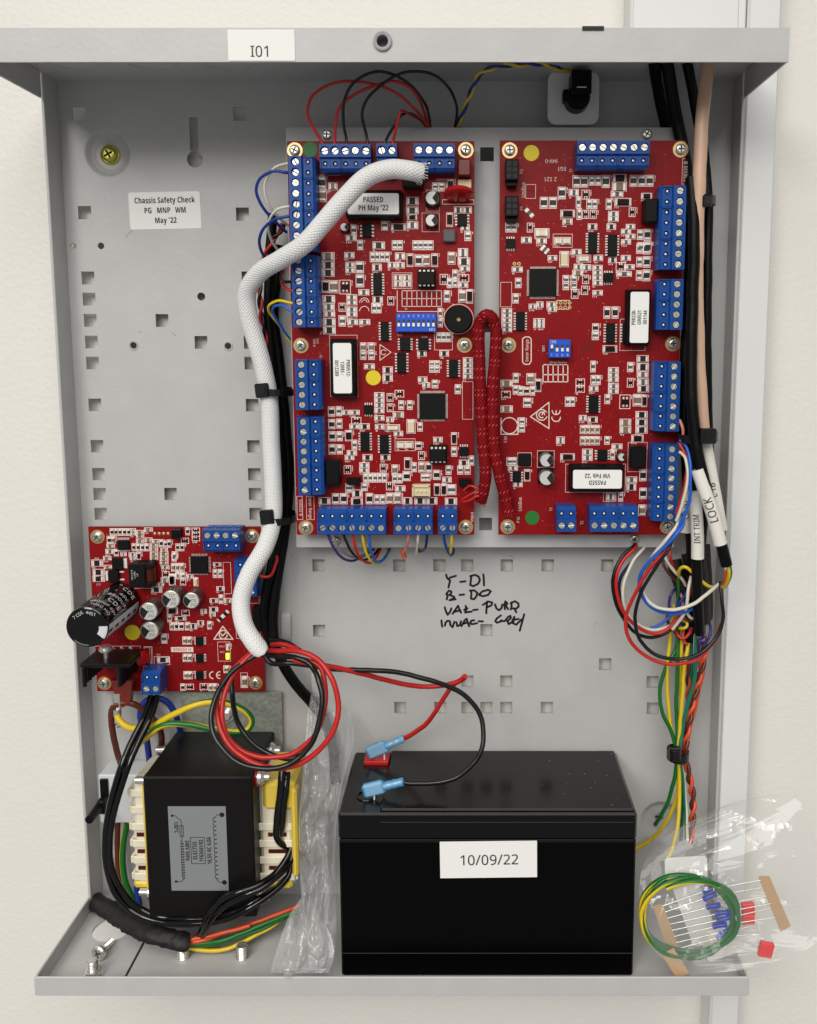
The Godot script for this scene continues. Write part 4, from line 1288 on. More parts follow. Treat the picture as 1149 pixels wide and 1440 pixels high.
	for p in [Vector3(70.15, 134.48, 0), Vector3(75.68, 43.72, 0)]:
		part("socketed_chip", dip_mesh(9.2, 9.6), null, b, Vector3(p.x, p.y, 0))
	dip_switch(b, Vector3(64.75, 112.03, 0), 20.6, 9.4, 8, true)
	# buzzer
	var z := begin()
	lathe(z, [Vector2(6.7, 0), Vector2(6.9, 0.4), Vector2(6.9, 7.0), Vector2(6.4, 7.6), Vector2(1.3, 7.6), Vector2(1.1, 7.3), Vector2(1.0, 5.5)], 36)
	var bz := part("buzzer", z, M["satin black"], b, Vector3(86.46, 113.72, 0) * Vector3(1, 1, 0))
	z = begin()
	lathe(z, [Vector2(1.1, 5.6), Vector2(0, 5.6)], 12)
	part("diaphragm", z, M["brass pad"], bz)
	# fuse and red disc
	chunk(b, "fuse", Vector3(89.45, 188.78, 0), Vector3(6.4, 8.2, 7.0), "fuse brown", 0.6)
	chunk(b, "fuse_holder", Vector3(89.60, 181.65, 0), Vector3(6.8, 4.2, 1.6), "cream", 0.2)
	z = begin()
	lathe(z, [Vector2(0, -1.6), Vector2(5.6, -1.6), Vector2(7.2, -0.9), Vector2(7.6, 0), Vector2(7.2, 0.9), Vector2(5.6, 1.6), Vector2(0, 1.8)], 32, Vector3.ZERO, Basis(Vector3(1, 0, 0), PI * 0.5 - 0.34))
	part("disc_varistor", z, M["red epoxy"], b, Vector3(86.57, 175.77, 0) * Vector3(1, 1, 0) + Vector3(0, 0, 7.2))
	# small cream plug socket
	plug_socket(b, Vector3(66.67, 24.61, 0))
	lines(b, [
		["Reader", 77.9, 183.7, 1.5, 180],
		["RF", 83.3, 183.7, 1.2, 180],
		["InBus", 93.6, 9.7, 1.6, -90],
		["94V-0", 11.5, 101.7, 1.2, -90],
		["EG1", 13.2, 102.5, 1.2, -90],
		["Inner Range", 7.5, 14.7, 1.7, -90],
		["936532 B", 2.4, 14.7, 1.6, -90],
		["S01C", 55.8, 105.7, 1, 180],
		["S01A", 68.7, 104.7, 1, 180],
		["TX", 59.3, 119.2, 1, 180],
		["T4", 15.0, 106.8, 1.1, -90],
		["+", 83.5, 121.4, 1.6, 0],
		["T5", 14.7, 94.7, 1, -90],
	])
	strokes("printed_mark", b, [[45.59, 100.82, 51.31, 96.83, 45.48, 92.66, 45.59, 100.82], [48.39, 96.00, 48.07, 95.73, 47.69, 95.57, 47.28, 95.54, 46.88, 95.63, 46.54, 95.85, 46.27, 96.16, 46.12, 96.54, 46.10, 96.95, 46.20, 97.34, 46.43, 97.69, 46.75, 97.95, 47.13, 98.10, 47.54, 98.13, 47.94, 98.02, 48.28, 97.80, 48.54, 97.48], [35.41, 122.34, 35.54, 123.08, 35.89, 123.74, 36.43, 124.27, 37.11, 124.60, 37.85, 124.72, 38.59, 124.60, 39.26, 124.27, 39.78, 123.74, 40.11, 123.08, 40.22, 122.34], [35.34, 118.04, 35.47, 118.78, 35.82, 119.44, 36.36, 119.97, 37.04, 120.31, 37.79, 120.42, 38.53, 120.31, 39.19, 119.97, 39.72, 119.44, 40.05, 118.78, 40.16, 118.04], [36.43, 122.34, 36.54, 122.87, 36.85, 123.31, 37.30, 123.61, 37.84, 123.71, 38.36, 123.61, 38.81, 123.31, 39.10, 122.87, 39.20, 122.34], [78.27, 171.74, 78.28, 173.97, 94.24, 173.97, 94.24, 171.74, 78.27, 171.74], [16.52, 186.09, 26.51, 186.09], [94.08, 113.91, 93.91, 112.33, 93.41, 110.81, 92.61, 109.42, 91.53, 108.24, 90.23, 107.30, 88.75, 106.64, 87.17, 106.31, 85.56, 106.31, 83.98, 106.64, 82.51, 107.30, 81.21, 108.24, 80.14, 109.42, 79.34, 110.81, 78.84, 112.33, 78.68, 113.91, 78.86, 115.50, 79.36, 117.01, 80.17, 118.39, 81.25, 119.57, 82.55, 120.50, 84.02, 121.15, 85.59, 121.48, 87.20, 121.48, 88.77, 121.15, 90.23, 120.50, 91.53, 119.57, 92.61, 118.39, 93.41, 117.01, 93.91, 115.50, 94.08, 113.91], [54.89, 117.77, 77.59, 117.77], [57.31, 128.37, 57.23, 120.33], [59.85, 128.37, 59.77, 120.33], [62.39, 128.37, 62.32, 120.33], [64.93, 128.37, 64.87, 120.33], [67.47, 128.37, 67.41, 120.33], [70.01, 128.37, 69.96, 120.33], [72.55, 128.37, 72.50, 120.33], [75.09, 128.37, 75.05, 120.33], [77.63, 128.37, 77.60, 120.33], [57.31, 128.37, 77.63, 128.37], [57.27, 124.35, 77.61, 124.35], [57.23, 120.33, 77.60, 120.33], [54.81, 128.37, 54.70, 117.77]], 0.17, M["silk"], 0.01)
	strokes("printed_mark", b, [[40.55, 107.01, 40.41, 106.15, 40.00, 105.38, 39.37, 104.77, 38.59, 104.37, 37.72, 104.24, 36.86, 104.37, 36.09, 104.77, 35.49, 105.38, 35.10, 106.15, 34.98, 107.01, 35.13, 107.86, 35.54, 108.63, 36.16, 109.24, 36.95, 109.64, 37.81, 109.77, 38.67, 109.64, 39.44, 109.24, 40.05, 108.63, 40.43, 107.86, 40.55, 107.01], [37.34, 106.29, 36.92, 106.18, 36.50, 106.29, 36.20, 106.59, 36.09, 107.01, 36.21, 107.42, 36.52, 107.73, 36.94, 107.84, 37.36, 107.73], [38.52, 107.93, 38.50, 105.99, 39.25, 107.01, 38.52, 107.93]], 0.13, M["ink"], 0.01)


func expander_board() -> void:
	var b := circuit_board("expander_board", "tall red circuit board beside the vertical black cables, with a small blue four-way switch", Vector3(14.69, -107.58, 28), 93.72, 203.06, 1.6, [[39.0, 182.9, 4.1, 6.0], [42.8, 182.9, 4.1, 6.0], [46.7, 183.4, 3.1, 5.1], [49.9, 183.4, 3.1, 5.1], [53.8, 182.9, 4.1, 6.4], [67.8, 183.2, 3.9, 5.8], [72.0, 183.2, 3.9, 5.8], [76.1, 183.2, 3.9, 5.8], [60.8, 184.5, 6.9, 4.1], [60.7, 180.3, 7.5, 4.9], [59.6, 176.6, 6.4, 3.0], [31.6, 177.2, 4.1, 6.2], [37.7, 177.4, 5.2, 3.7], [43.7, 176.4, 4.1, 4.8], [22.5, 172.4, 4.1, 5.9], [27.1, 172.4, 4.1, 5.9], [40.1, 172.6, 2.7, 6.1], [45.6, 171.7, 3.0, 5.1], [48.3, 171.7, 3.0, 5.1], [43.8, 166.6, 3.5, 4.4], [47.7, 166.6, 3.5, 4.4], [40.6, 166.8, 2.5, 5.9], [34.7, 167.0, 7.4, 3.8], [34.7, 163.0, 5.2, 3.2], [62.7, 172.7, 8.6, 4.2], [55.6, 171.7, 3.1, 5.5], [58.0, 166.8, 5.5, 3.0], [58.0, 164.4, 5.5, 3.0], [67.5, 167.7, 3.5, 4.7], [74.6, 175.7, 5.6, 3.1], [4.6, 160.1, 3.3, 4.8], [7.3, 160.1, 3.3, 4.8], [15.6, 160.1, 3.1, 4.8], [21.5, 157.4, 7.2, 4.2], [13.8, 153.8, 5.5, 3.2], [21.6, 153.4, 5.5, 3.1], [30.1, 153.4, 4.5, 3.8], [34.3, 153.4, 4.5, 3.8], [47.4, 160.5, 4.8, 3.2], [57.0, 160.5, 4.8, 3.2], [66.8, 160.5, 4.8, 2.8], [64.6, 158.1, 5.2, 2.8], [66.9, 155.6, 5.0, 2.8], [64.7, 152.9, 5.2, 2.8], [71.9, 156.5, 3.3, 5.3], [75.6, 156.5, 3.8, 6.0], [75.7, 150.2, 4.1, 6.0], [72.1, 150.2, 3.3, 5.2], [27.2, 144.8, 4.9, 2.8], [33.2, 144.2, 4.9, 8.2], [39.5, 147.8, 5.2, 3.2], [43.1, 144.4, 6.1, 3.3], [50.6, 144.8, 4.9, 3.2], [58.0, 143.9, 4.4, 3.3], [64.8, 144.8, 5.2, 3.0], [66.8, 140.3, 5.5, 2.8], [71.6, 149.5, 3.2, 5.2], [75.3, 149.5, 3.9, 5.8], [71.8, 142.8, 3.2, 5.2], [75.5, 142.8, 3.9, 5.8], [71.8, 136.0, 3.2, 5.2], [75.6, 136.0, 4.0, 6.0], [62.2, 140.5, 4.9, 4.3], [64.1, 136.7, 8.0, 2.8], [9.3, 139.0, 5.7, 3.0], [34.2, 133.8, 3.3, 4.9], [38.4, 133.8, 3.3, 4.9], [34.3, 131.1, 3.3, 4.9], [38.4, 131.1, 3.3, 4.9], [40.6, 140.3, 4.9, 3.2], [44.7, 140.1, 4.9, 3.2], [40.3, 137.2, 5.7, 3.3], [44.4, 134.0, 3.5, 4.6], [44.0, 128.5, 3.5, 4.6], [38.9, 126.7, 3.8, 4.9], [50.4, 139.9, 5.3, 2.8], [50.5, 137.4, 5.3, 2.8], [50.5, 134.9, 5.3, 2.8], [50.6, 132.2, 5.3, 2.8], [50.7, 127.2, 5.4, 2.8], [9.8, 132.2, 3.3, 5.3], [8.5, 124.4, 3.3, 5.2], [27.0, 121.2, 5.2, 3.2], [27.5, 118.9, 4.6, 2.9], [17.3, 120.3, 4.1, 2.8], [21.0, 121.2, 3.8, 3.2], [4.1, 118.0, 5.5, 2.7], [4.1, 115.7, 5.5, 2.7], [4.1, 113.2, 5.5, 2.7], [4.1, 110.7, 5.5, 2.7], [4.1, 108.4, 5.5, 2.7], [19.5, 112.8, 3.5, 2.9], [21.9, 112.8, 3.5, 2.9], [19.5, 110.6, 3.5, 2.9], [21.9, 110.6, 3.5, 2.9], [55.7, 117.1, 3.5, 6.3], [59.9, 117.1, 3.5, 6.3], [49.9, 109.3, 3.5, 4.7], [49.9, 105.4, 3.7, 4.6], [57.5, 98.5, 7.5, 3.8], [74.7, 93.4, 6.3, 3.7], [74.8, 89.1, 6.4, 4.1], [74.9, 85.2, 6.1, 3.3], [75.1, 81.3, 6.1, 3.8], [75.4, 77.8, 6.0, 3.8], [68.4, 89.1, 3.3, 5.3], [49.0, 89.4, 2.9, 6.0], [49.2, 82.4, 2.9, 5.2], [51.7, 82.4, 2.9, 5.2], [49.5, 77.9, 4.9, 3.2], [59.6, 87.6, 5.6, 2.9], [59.6, 85.0, 5.6, 2.9], [59.7, 82.6, 5.6, 2.9], [59.8, 79.2, 5.6, 2.9], [59.8, 76.6, 5.6, 2.9], [68.6, 81.0, 3.5, 4.9], [42.4, 81.3, 4.8, 3.7], [42.5, 77.6, 4.8, 3.7], [4.1, 80.6, 6.4, 3.8], [8.8, 83.4, 3.0, 5.2], [16.4, 82.9, 4.2, 6.0], [20.5, 79.6, 3.4, 6.8], [8.8, 77.3, 3.0, 4.9], [11.4, 76.8, 2.9, 4.9], [14.4, 76.6, 3.5, 4.4], [17.7, 76.8, 2.7, 5.2], [3.7, 74.9, 4.9, 3.8], [14.9, 70.5, 4.3, 5.2], [4.2, 67.2, 6.4, 3.8], [12.2, 60.6, 3.4, 4.4], [12.2, 57.2, 3.4, 4.5], [36.0, 71.0, 2.7, 5.2], [38.6, 71.0, 2.7, 5.2], [56.8, 72.4, 3.0, 5.2], [49.3, 61.6, 5.3, 3.2], [44.1, 62.5, 4.1, 3.2], [44.0, 56.4, 2.7, 4.8], [46.6, 56.4, 2.7, 4.8], [49.1, 56.4, 2.7, 4.8], [51.8, 56.4, 2.7, 4.8], [44.1, 50.5, 2.7, 4.8], [46.7, 50.5, 2.7, 4.8], [49.2, 50.5, 2.7, 4.8], [51.9, 50.5, 2.7, 4.8], [32.5, 50.7, 4.5, 3.9], [57.0, 50.7, 2.9, 4.5], [66.0, 71.0, 5.8, 7.5], [72.4, 71.8, 4.8, 6.5], [76.1, 71.5, 3.0, 6.5], [74.8, 64.2, 6.4, 3.8], [74.9, 60.2, 6.4, 3.8], [75.0, 56.2, 6.4, 3.9], [66.4, 60.2, 6.1, 3.8], [66.5, 56.2, 6.1, 3.8], [72.9, 51.8, 6.4, 3.9], [46.8, 44.5, 5.6, 3.4], [46.8, 41.4, 5.6, 3.4], [60.0, 43.1, 2.7, 5.8], [62.3, 47.4, 5.8, 3.0], [76.4, 32.1, 3.9, 6.4], [70.3, 29.7, 6.1, 3.4], [70.3, 25.8, 5.3, 3.9], [76.6, 22.4, 4.0, 6.1], [36.4, 41.9, 7.7, 3.7], [15.2, 32.1, 3.4, 6.6], [6.0, 39.5, 3.5, 4.6], [8.3, 39.5, 2.9, 4.6], [7.6, 35.9, 5.3, 2.9], [10.3, 27.3, 5.0, 3.1], [76.3, 13.3, 3.9, 6.1], [59.5, 20.5, 5.0, 3.9], [64.8, 20.5, 2.7, 5.0], [94.1, 187.9, 3.7, 12.8, 2], [69.3, 105.7, 13.4, 16.4, 2], [51.3, 30.5, 31.8, 15.4, 2], [32.3, 153.5, 10.0, 6.9, 2], [15.8, 178.0, 5.3, 7.1, 2], [21.8, 157.2, 7.8, 4.9, 2], [43.2, 144.5, 7.6, 4.0, 2], [3.6, 126.3, 5.9, 12.8, 2], [33.0, 121.1, 6.7, 4.8, 3], [59.0, 20.4, 6.9, 4.8, 2], [5.5, 80.1, 0.9, 0.5, 2], [24.9, 40.8, 9.1, 9.1, 2], [13.7, 40.4, 7.4, 7.7, 2], [73.2, 41.8, 10.3, 15.8, 2]], 240, 11, [[5.0, 198.2, 10.0], [91.2, 198.7, 10.0], [4.9, 100.5, 10.0], [90.1, 101.2, 10.0], [5.0, 4.4, 10.0], [90.0, 4.4, 10.0]])
	terminals(b, [2, 2, 3], Vector3(55.30, 197.16, 0), 0.0, 5.07, [])
	terminals(b, [2, 3, 3], Vector3(88.69, 158.59, 0), -PI * 0.5, 5.10, [])
	terminals(b, [2, 3], Vector3(88.60, 120.96, 0), -PI * 0.5, 5.04, [])
	terminals(b, [3, 2, 2], Vector3(88.37, 74.69, 0), -PI * 0.5, 5.08, [])
	terminals(b, [3, 3, 2], Vector3(88.47, 30.09, 0), -PI * 0.5, 5.01, [])
	terminals(b, [2], Vector3(34.91, 7.82, 0), PI, 4.92, [])
	terminals(b, [2, 3], Vector3(59.46, 7.82, 0), PI, 5.01, [])
	comps(b, [
		["k", 39.0, 182.9, 3.0, 4.3], ["k", 42.8, 182.9, 3.0, 4.3], ["s", 46.7, 183.4, 2.0, 3.4], ["s", 49.9, 183.4, 2.0, 3.4], ["k", 53.8, 182.9, 3.0, 4.7], 
		["k", 67.8, 183.2, 2.8, 4.1], ["k", 72.0, 183.2, 2.8, 4.1], ["k", 76.1, 183.2, 2.8, 4.1], ["b", 60.8, 184.5, 5.2, 3.0], ["t", 60.7, 180.3, 5.8, 3.8], 
		["s", 59.6, 176.6, 4.7, 1.9], ["k", 31.6, 177.2, 3.0, 4.5], ["s", 37.7, 177.4, 3.5, 2.6], ["q", 43.7, 176.4, 3.0, 3.1], ["k", 22.5, 172.4, 3.0, 4.2], 
		["k", 27.1, 172.4, 3.0, 4.2], ["s", 40.1, 172.6, 1.6, 4.4], ["s", 45.6, 171.7, 1.9, 3.4], ["s", 48.3, 171.7, 1.9, 3.4], ["q", 43.8, 166.6, 2.4, 2.7], 
		["q", 47.7, 166.6, 2.4, 2.7], ["s", 40.6, 166.8, 1.4, 4.2], ["b", 34.7, 167.0, 5.7, 2.7], ["t", 34.7, 163.0, 3.5, 2.1], ["s", 15.1, 167.4, 4.7, 2.2, -45], 
		["b", 62.7, 172.7, 6.9, 3.1], ["s", 55.6, 171.7, 2.0, 3.8], ["s", 58.0, 166.8, 3.8, 1.9], ["s", 58.0, 164.4, 3.8, 1.9], ["q", 67.5, 167.7, 2.4, 3.0], 
		["b", 74.6, 175.7, 3.9, 2.0], ["s", 4.6, 160.1, 2.2, 3.1], ["s", 7.3, 160.1, 2.2, 3.1], ["q", 15.6, 160.1, 2.0, 3.1], ["V", 5.6, 152.0, 4.6, 4.8, 4], 
		["o", 21.5, 157.4, 5.5, 3.1], ["s", 13.8, 153.8, 3.8, 2.1], ["s", 21.6, 153.4, 3.8, 2.0], ["o", 30.1, 153.4, 2.8, 2.7], ["o", 34.3, 153.4, 2.8, 2.7], 
		["k", 47.4, 160.5, 3.1, 2.1], ["k", 57.0, 160.5, 3.1, 2.1], ["s", 66.8, 160.5, 3.1, 1.7], ["s", 64.6, 158.1, 3.5, 1.7], ["s", 66.9, 155.6, 3.3, 1.7], 
		["s", 64.7, 152.9, 3.5, 1.7], ["s", 71.9, 156.5, 2.2, 3.6], ["k", 75.6, 156.5, 2.7, 4.3], ["k", 75.7, 150.2, 3.0, 4.3], ["s", 72.1, 150.2, 2.2, 3.5], 
		["S", 47.5, 152.5, 4.6, 10.3, 8], ["S", 57.6, 151.1, 4.8, 10.8, 8], ["s", 23.2, 149.1, 3.5, 3.3, -40], ["s", 27.2, 144.8, 3.2, 1.7], ["c", 33.2, 144.2, 3.8, 6.5], 
		["s", 39.5, 147.8, 3.5, 2.1], ["o", 43.1, 144.4, 4.4, 2.2], ["s", 50.6, 144.8, 3.2, 2.1], ["k", 58.0, 143.9, 2.7, 2.2], ["s", 64.8, 144.8, 3.5, 1.9], 
		["s", 66.8, 140.3, 3.8, 1.7], ["s", 71.6, 149.5, 2.1, 3.5], ["k", 75.3, 149.5, 2.8, 4.1], ["s", 71.8, 142.8, 2.1, 3.5], ["k", 75.5, 142.8, 2.8, 4.1], 
		["s", 71.8, 136.0, 2.1, 3.5], ["k", 75.6, 136.0, 2.9, 4.3], ["q", 62.2, 140.5, 3.2, 3.2], ["s", 64.1, 136.7, 6.3, 1.7], ["s", 9.3, 139.0, 4.0, 1.9], 
		["s", 34.2, 133.8, 2.2, 3.2], ["s", 38.4, 133.8, 2.2, 3.2], ["s", 34.3, 131.1, 2.2, 3.2], ["s", 38.4, 131.1, 2.2, 3.2], ["s", 40.6, 140.3, 3.2, 2.1], 
		["s", 44.7, 140.1, 3.2, 2.1], ["t", 40.3, 137.2, 4.0, 2.2], ["q", 44.4, 134.0, 2.4, 2.9], ["q", 44.0, 128.5, 2.4, 2.9], ["q", 38.9, 126.7, 2.7, 3.2], 
		["s", 50.4, 139.9, 3.6, 1.7], ["s", 50.5, 137.4, 3.6, 1.7], ["s", 50.5, 134.9, 3.6, 1.7], ["s", 50.6, 132.2, 3.6, 1.7], ["s", 50.7, 127.2, 3.7, 1.7], 
		["V", 55.9, 134.9, 4.8, 4.8, 4], ["s", 9.8, 132.2, 2.2, 3.6], ["s", 8.5, 124.4, 2.2, 3.5], ["s", 27.0, 121.2, 3.5, 2.1], ["s", 27.5, 118.9, 2.9, 1.8], 
		["s", 17.3, 120.3, 2.4, 1.7], ["s", 21.0, 121.2, 2.1, 2.1], ["s", 4.1, 118.0, 3.8, 1.6], ["s", 4.1, 115.7, 3.8, 1.6], ["s", 4.1, 113.2, 3.8, 1.6], ["s", 4.1, 110.7, 3.8, 1.6], 
		["s", 4.1, 108.4, 3.8, 1.6], ["S", 10.9, 112.8, 4.6, 9.5, 7], ["s", 19.5, 112.8, 1.8, 1.8], ["s", 21.9, 112.8, 1.8, 1.8], ["s", 19.5, 110.6, 1.8, 1.8], 
		["s", 21.9, 110.6, 1.8, 1.8], ["k", 55.7, 117.1, 2.4, 4.6], ["k", 59.9, 117.1, 2.4, 4.6], ["S", 57.5, 106.7, 4.6, 10.0, 7], ["S", 65.9, 106.7, 4.6, 10.0, 7], 
		["k", 49.9, 109.3, 2.4, 3.0], ["s", 49.9, 105.4, 2.6, 2.9], ["b", 57.5, 98.5, 5.8, 2.7], ["k", 74.7, 93.4, 4.6, 2.6], ["k", 74.8, 89.1, 4.7, 3.0], ["s", 74.9, 85.2, 4.4, 2.2], 
		["s", 75.1, 81.3, 4.4, 2.7], ["k", 75.4, 77.8, 4.3, 2.7], ["s", 68.4, 89.1, 2.2, 3.6], ["s", 49.0, 89.4, 1.8, 4.3], ["s", 49.2, 82.4, 1.8, 3.5], ["s", 51.7, 82.4, 1.8, 3.5], 
		["s", 49.5, 77.9, 3.2, 2.1], ["s", 59.6, 87.6, 3.9, 1.8], ["s", 59.6, 85.0, 3.9, 1.8], ["s", 59.7, 82.6, 3.9, 1.8], ["s", 59.8, 79.2, 3.9, 1.8], ["s", 59.8, 76.6, 3.9, 1.8], 
		["q", 68.6, 81.0, 2.4, 3.2], ["q", 42.4, 81.3, 3.1, 2.6], ["q", 42.5, 77.6, 3.1, 2.6], ["t", 4.1, 80.6, 4.7, 2.7], ["s", 8.8, 83.4, 1.9, 3.5], ["t", 16.4, 82.9, 3.1, 4.3], 
		["b", 20.5, 79.6, 2.3, 5.1], ["s", 8.8, 77.3, 1.9, 3.2], ["s", 11.4, 76.8, 1.8, 3.2], ["k", 14.4, 76.6, 2.4, 2.7], ["s", 17.7, 76.8, 1.6, 3.5], ["q", 3.7, 74.9, 3.2, 2.7], 
		["g", 14.9, 70.5, 3.2, 3.5], ["t", 4.2, 67.2, 4.7, 2.7], ["s", 12.2, 60.6, 2.3, 2.7], ["s", 12.2, 57.2, 2.3, 2.8], ["S", 49.4, 69.9, 5.1, 9.2, 7], ["s", 36.0, 71.0, 1.6, 3.5], 
		["s", 38.6, 71.0, 1.6, 3.5], ["s", 56.8, 72.4, 1.9, 3.5], ["k", 49.3, 61.6, 3.6, 2.1], ["s", 44.1, 62.5, 2.4, 2.1], ["t", 44.0, 56.4, 1.6, 3.1], ["t", 46.6, 56.4, 1.6, 3.1], 
		["t", 49.1, 56.4, 1.6, 3.1], ["t", 51.8, 56.4, 1.6, 3.1], ["t", 44.1, 50.5, 1.6, 3.1], ["t", 46.7, 50.5, 1.6, 3.1], ["t", 49.2, 50.5, 1.6, 3.1], ["t", 51.9, 50.5, 1.6, 3.1], 
		["s", 32.5, 50.7, 2.8, 2.8], ["s", 57.0, 50.7, 1.8, 2.8], ["q", 66.0, 71.0, 4.7, 5.8], ["t", 72.4, 71.8, 3.7, 4.8], ["b", 76.1, 71.5, 1.9, 4.8], ["k", 74.8, 64.2, 4.7, 2.7], 
		["k", 74.9, 60.2, 4.7, 2.7], ["k", 75.0, 56.2, 4.7, 2.8], ["t", 66.4, 60.2, 4.4, 2.7], ["t", 66.5, 56.2, 4.4, 2.7], ["b", 72.9, 51.8, 4.7, 2.8], ["s", 46.8, 44.5, 3.9, 2.3], 
		["s", 46.8, 41.4, 3.9, 2.3], ["S", 54.5, 43.1, 5.3, 5.5, 4], ["s", 60.0, 43.1, 1.6, 4.1], ["s", 62.3, 47.4, 4.1, 1.9], ["k", 76.4, 32.1, 2.8, 4.7], ["s", 70.3, 29.7, 4.4, 2.3], 
		["k", 70.3, 25.8, 3.6, 2.8], ["k", 76.6, 22.4, 2.9, 4.4], ["b", 36.4, 41.9, 6.0, 2.6], ["S", 9.6, 31.6, 4.4, 5.5, 4], ["b", 15.2, 32.1, 2.3, 4.9], ["s", 6.0, 39.5, 2.4, 2.9], 
		["s", 8.3, 39.5, 1.8, 2.9], ["s", 7.6, 35.9, 3.6, 1.8], ["s", 10.3, 27.3, 3.3, 2.0], ["t", 76.3, 13.3, 2.8, 4.4], ["s", 59.5, 20.5, 3.3, 2.8], ["s", 64.8, 20.5, 1.6, 3.3], 
	])
	dot(b, Vector3(15.93, 196.92, 0), 3.9, M["yellow dot"], "yellow round sticker")
	dot(b, Vector3(18.05, 9.27, 0), 3.7, M["green dot"], "green round sticker")
	module(b, "power_module", Vector3(51.12, 31.39, 0), Vector3(27.5, 13.2, 8.0), Vector3(25.4, 9.8, 0), ["PASSED", "VW Feb '22"], 2.3, PI, "white sticker reading PASSED VW Feb '22 upside down")
	module(b, "memory_module", Vector3(70.91, 114.61, 0), Vector3(11.4, 27.6, 8.0), Vector3(9.4, 25.6, 0), ["P98238-", "G90521", "001144"], 1.9, PI * 0.5, "white serial sticker with small print")
	for p in [[Vector3(24.70, 41.20, 0), 3.5, 7.5], [Vector3(24.80, 31.98, 0), 3.9, 8.0], [Vector3(64.30, 42.41, 0), 2.1, 4.5]]:
		part("electrolytic_capacitor", can_mesh(p[1], p[2]), null, b, Vector3(p[0].x, p[0].y, 0), Basis(Vector3(0, 0, 1), PI))
	chunk(b, "inductor", Vector3(13.50, 40.61, 0), Vector3(6.8, 6.4, 3.4), "chip", 0.6)
	chunk(b, "relay", Vector3(75.51, 167.60, 0), Vector3(6.6, 11.4, 8.0), "satin black", 0.5)
	chunk(b, "relay", Vector3(72.41, 42.66, 0), Vector3(8.0, 11.2, 6.0), "satin black", 0.5)
	part("chip", qfp_mesh(14.0, 22), null, b, Vector3(22.30, 132.39, 0))
	dip_switch(b, Vector3(30.95, 98.74, 0), 11.2, 9.2, 4, false)
	for p in [Vector3(5.84, 187.22, 0), Vector3(5.84, 169.63, 0)]:
		var st := begin()
		box(st, Vector3(0, 0, 4.5), Vector3(6.6, 10.0, 9.0), 0.3)
		box(st, Vector3(0, -6.2, 3.0), Vector3(5.4, 2.6, 6.0), 0.3)
		var h := part("socket", st, M["satin black"], b, Vector3(p.x, p.y, 0))
		for k in 6:
			st = begin()
			box(st, Vector3.ZERO, Vector3(2.2, 2.2, 0.2), 0.0)
			part("socket_hole", st, M["dark hole"], h, Vector3((k % 2 - 0.5) * 2.9, (k / 2 - 1.0) * 3.0, 9.02))
	plug_pins(b, Vector3(8.90, 141.95, 0), 2, 0)
	plug_pins(b, Vector3(32.87, 121.04, 0), 4, 1)
	lines(b, [
		["94V-0", 26.1, 193.0, 1.9, 180],
		["EG1", 31.4, 189.2, 1.9, 180],
		["2 121", 25.7, 184.1, 2.0, 180],
		["UniBus", 12.0, 178.8, 1.8, 90],
		["P2", 11.0, 187.9, 1.6, 90],
		["P1", 11.2, 169.7, 1.4, 90],
		["936535 B", 94.0, 187.9, 1.8, 90],
		["Inner Range", 14.5, 97.7, 1.6, 90],
		["SW1", 23.1, 98.8, 1.3, 90],
		["UniBus", 11.5, 16.6, 1.8, 90],
		["P10", 10.6, 8.1, 1.5, 90],
		["T1", 28.0, 13.9, 1.4, 90],
		["T2", 44.5, 6.6, 1.5, 90],
		["C30", 3.6, 51.2, 1.5, 90],
		["Module Number", 30.8, 91.6, 0.9, 0],
		["T7", 36.1, 188.3, 1.3, 90],
	])
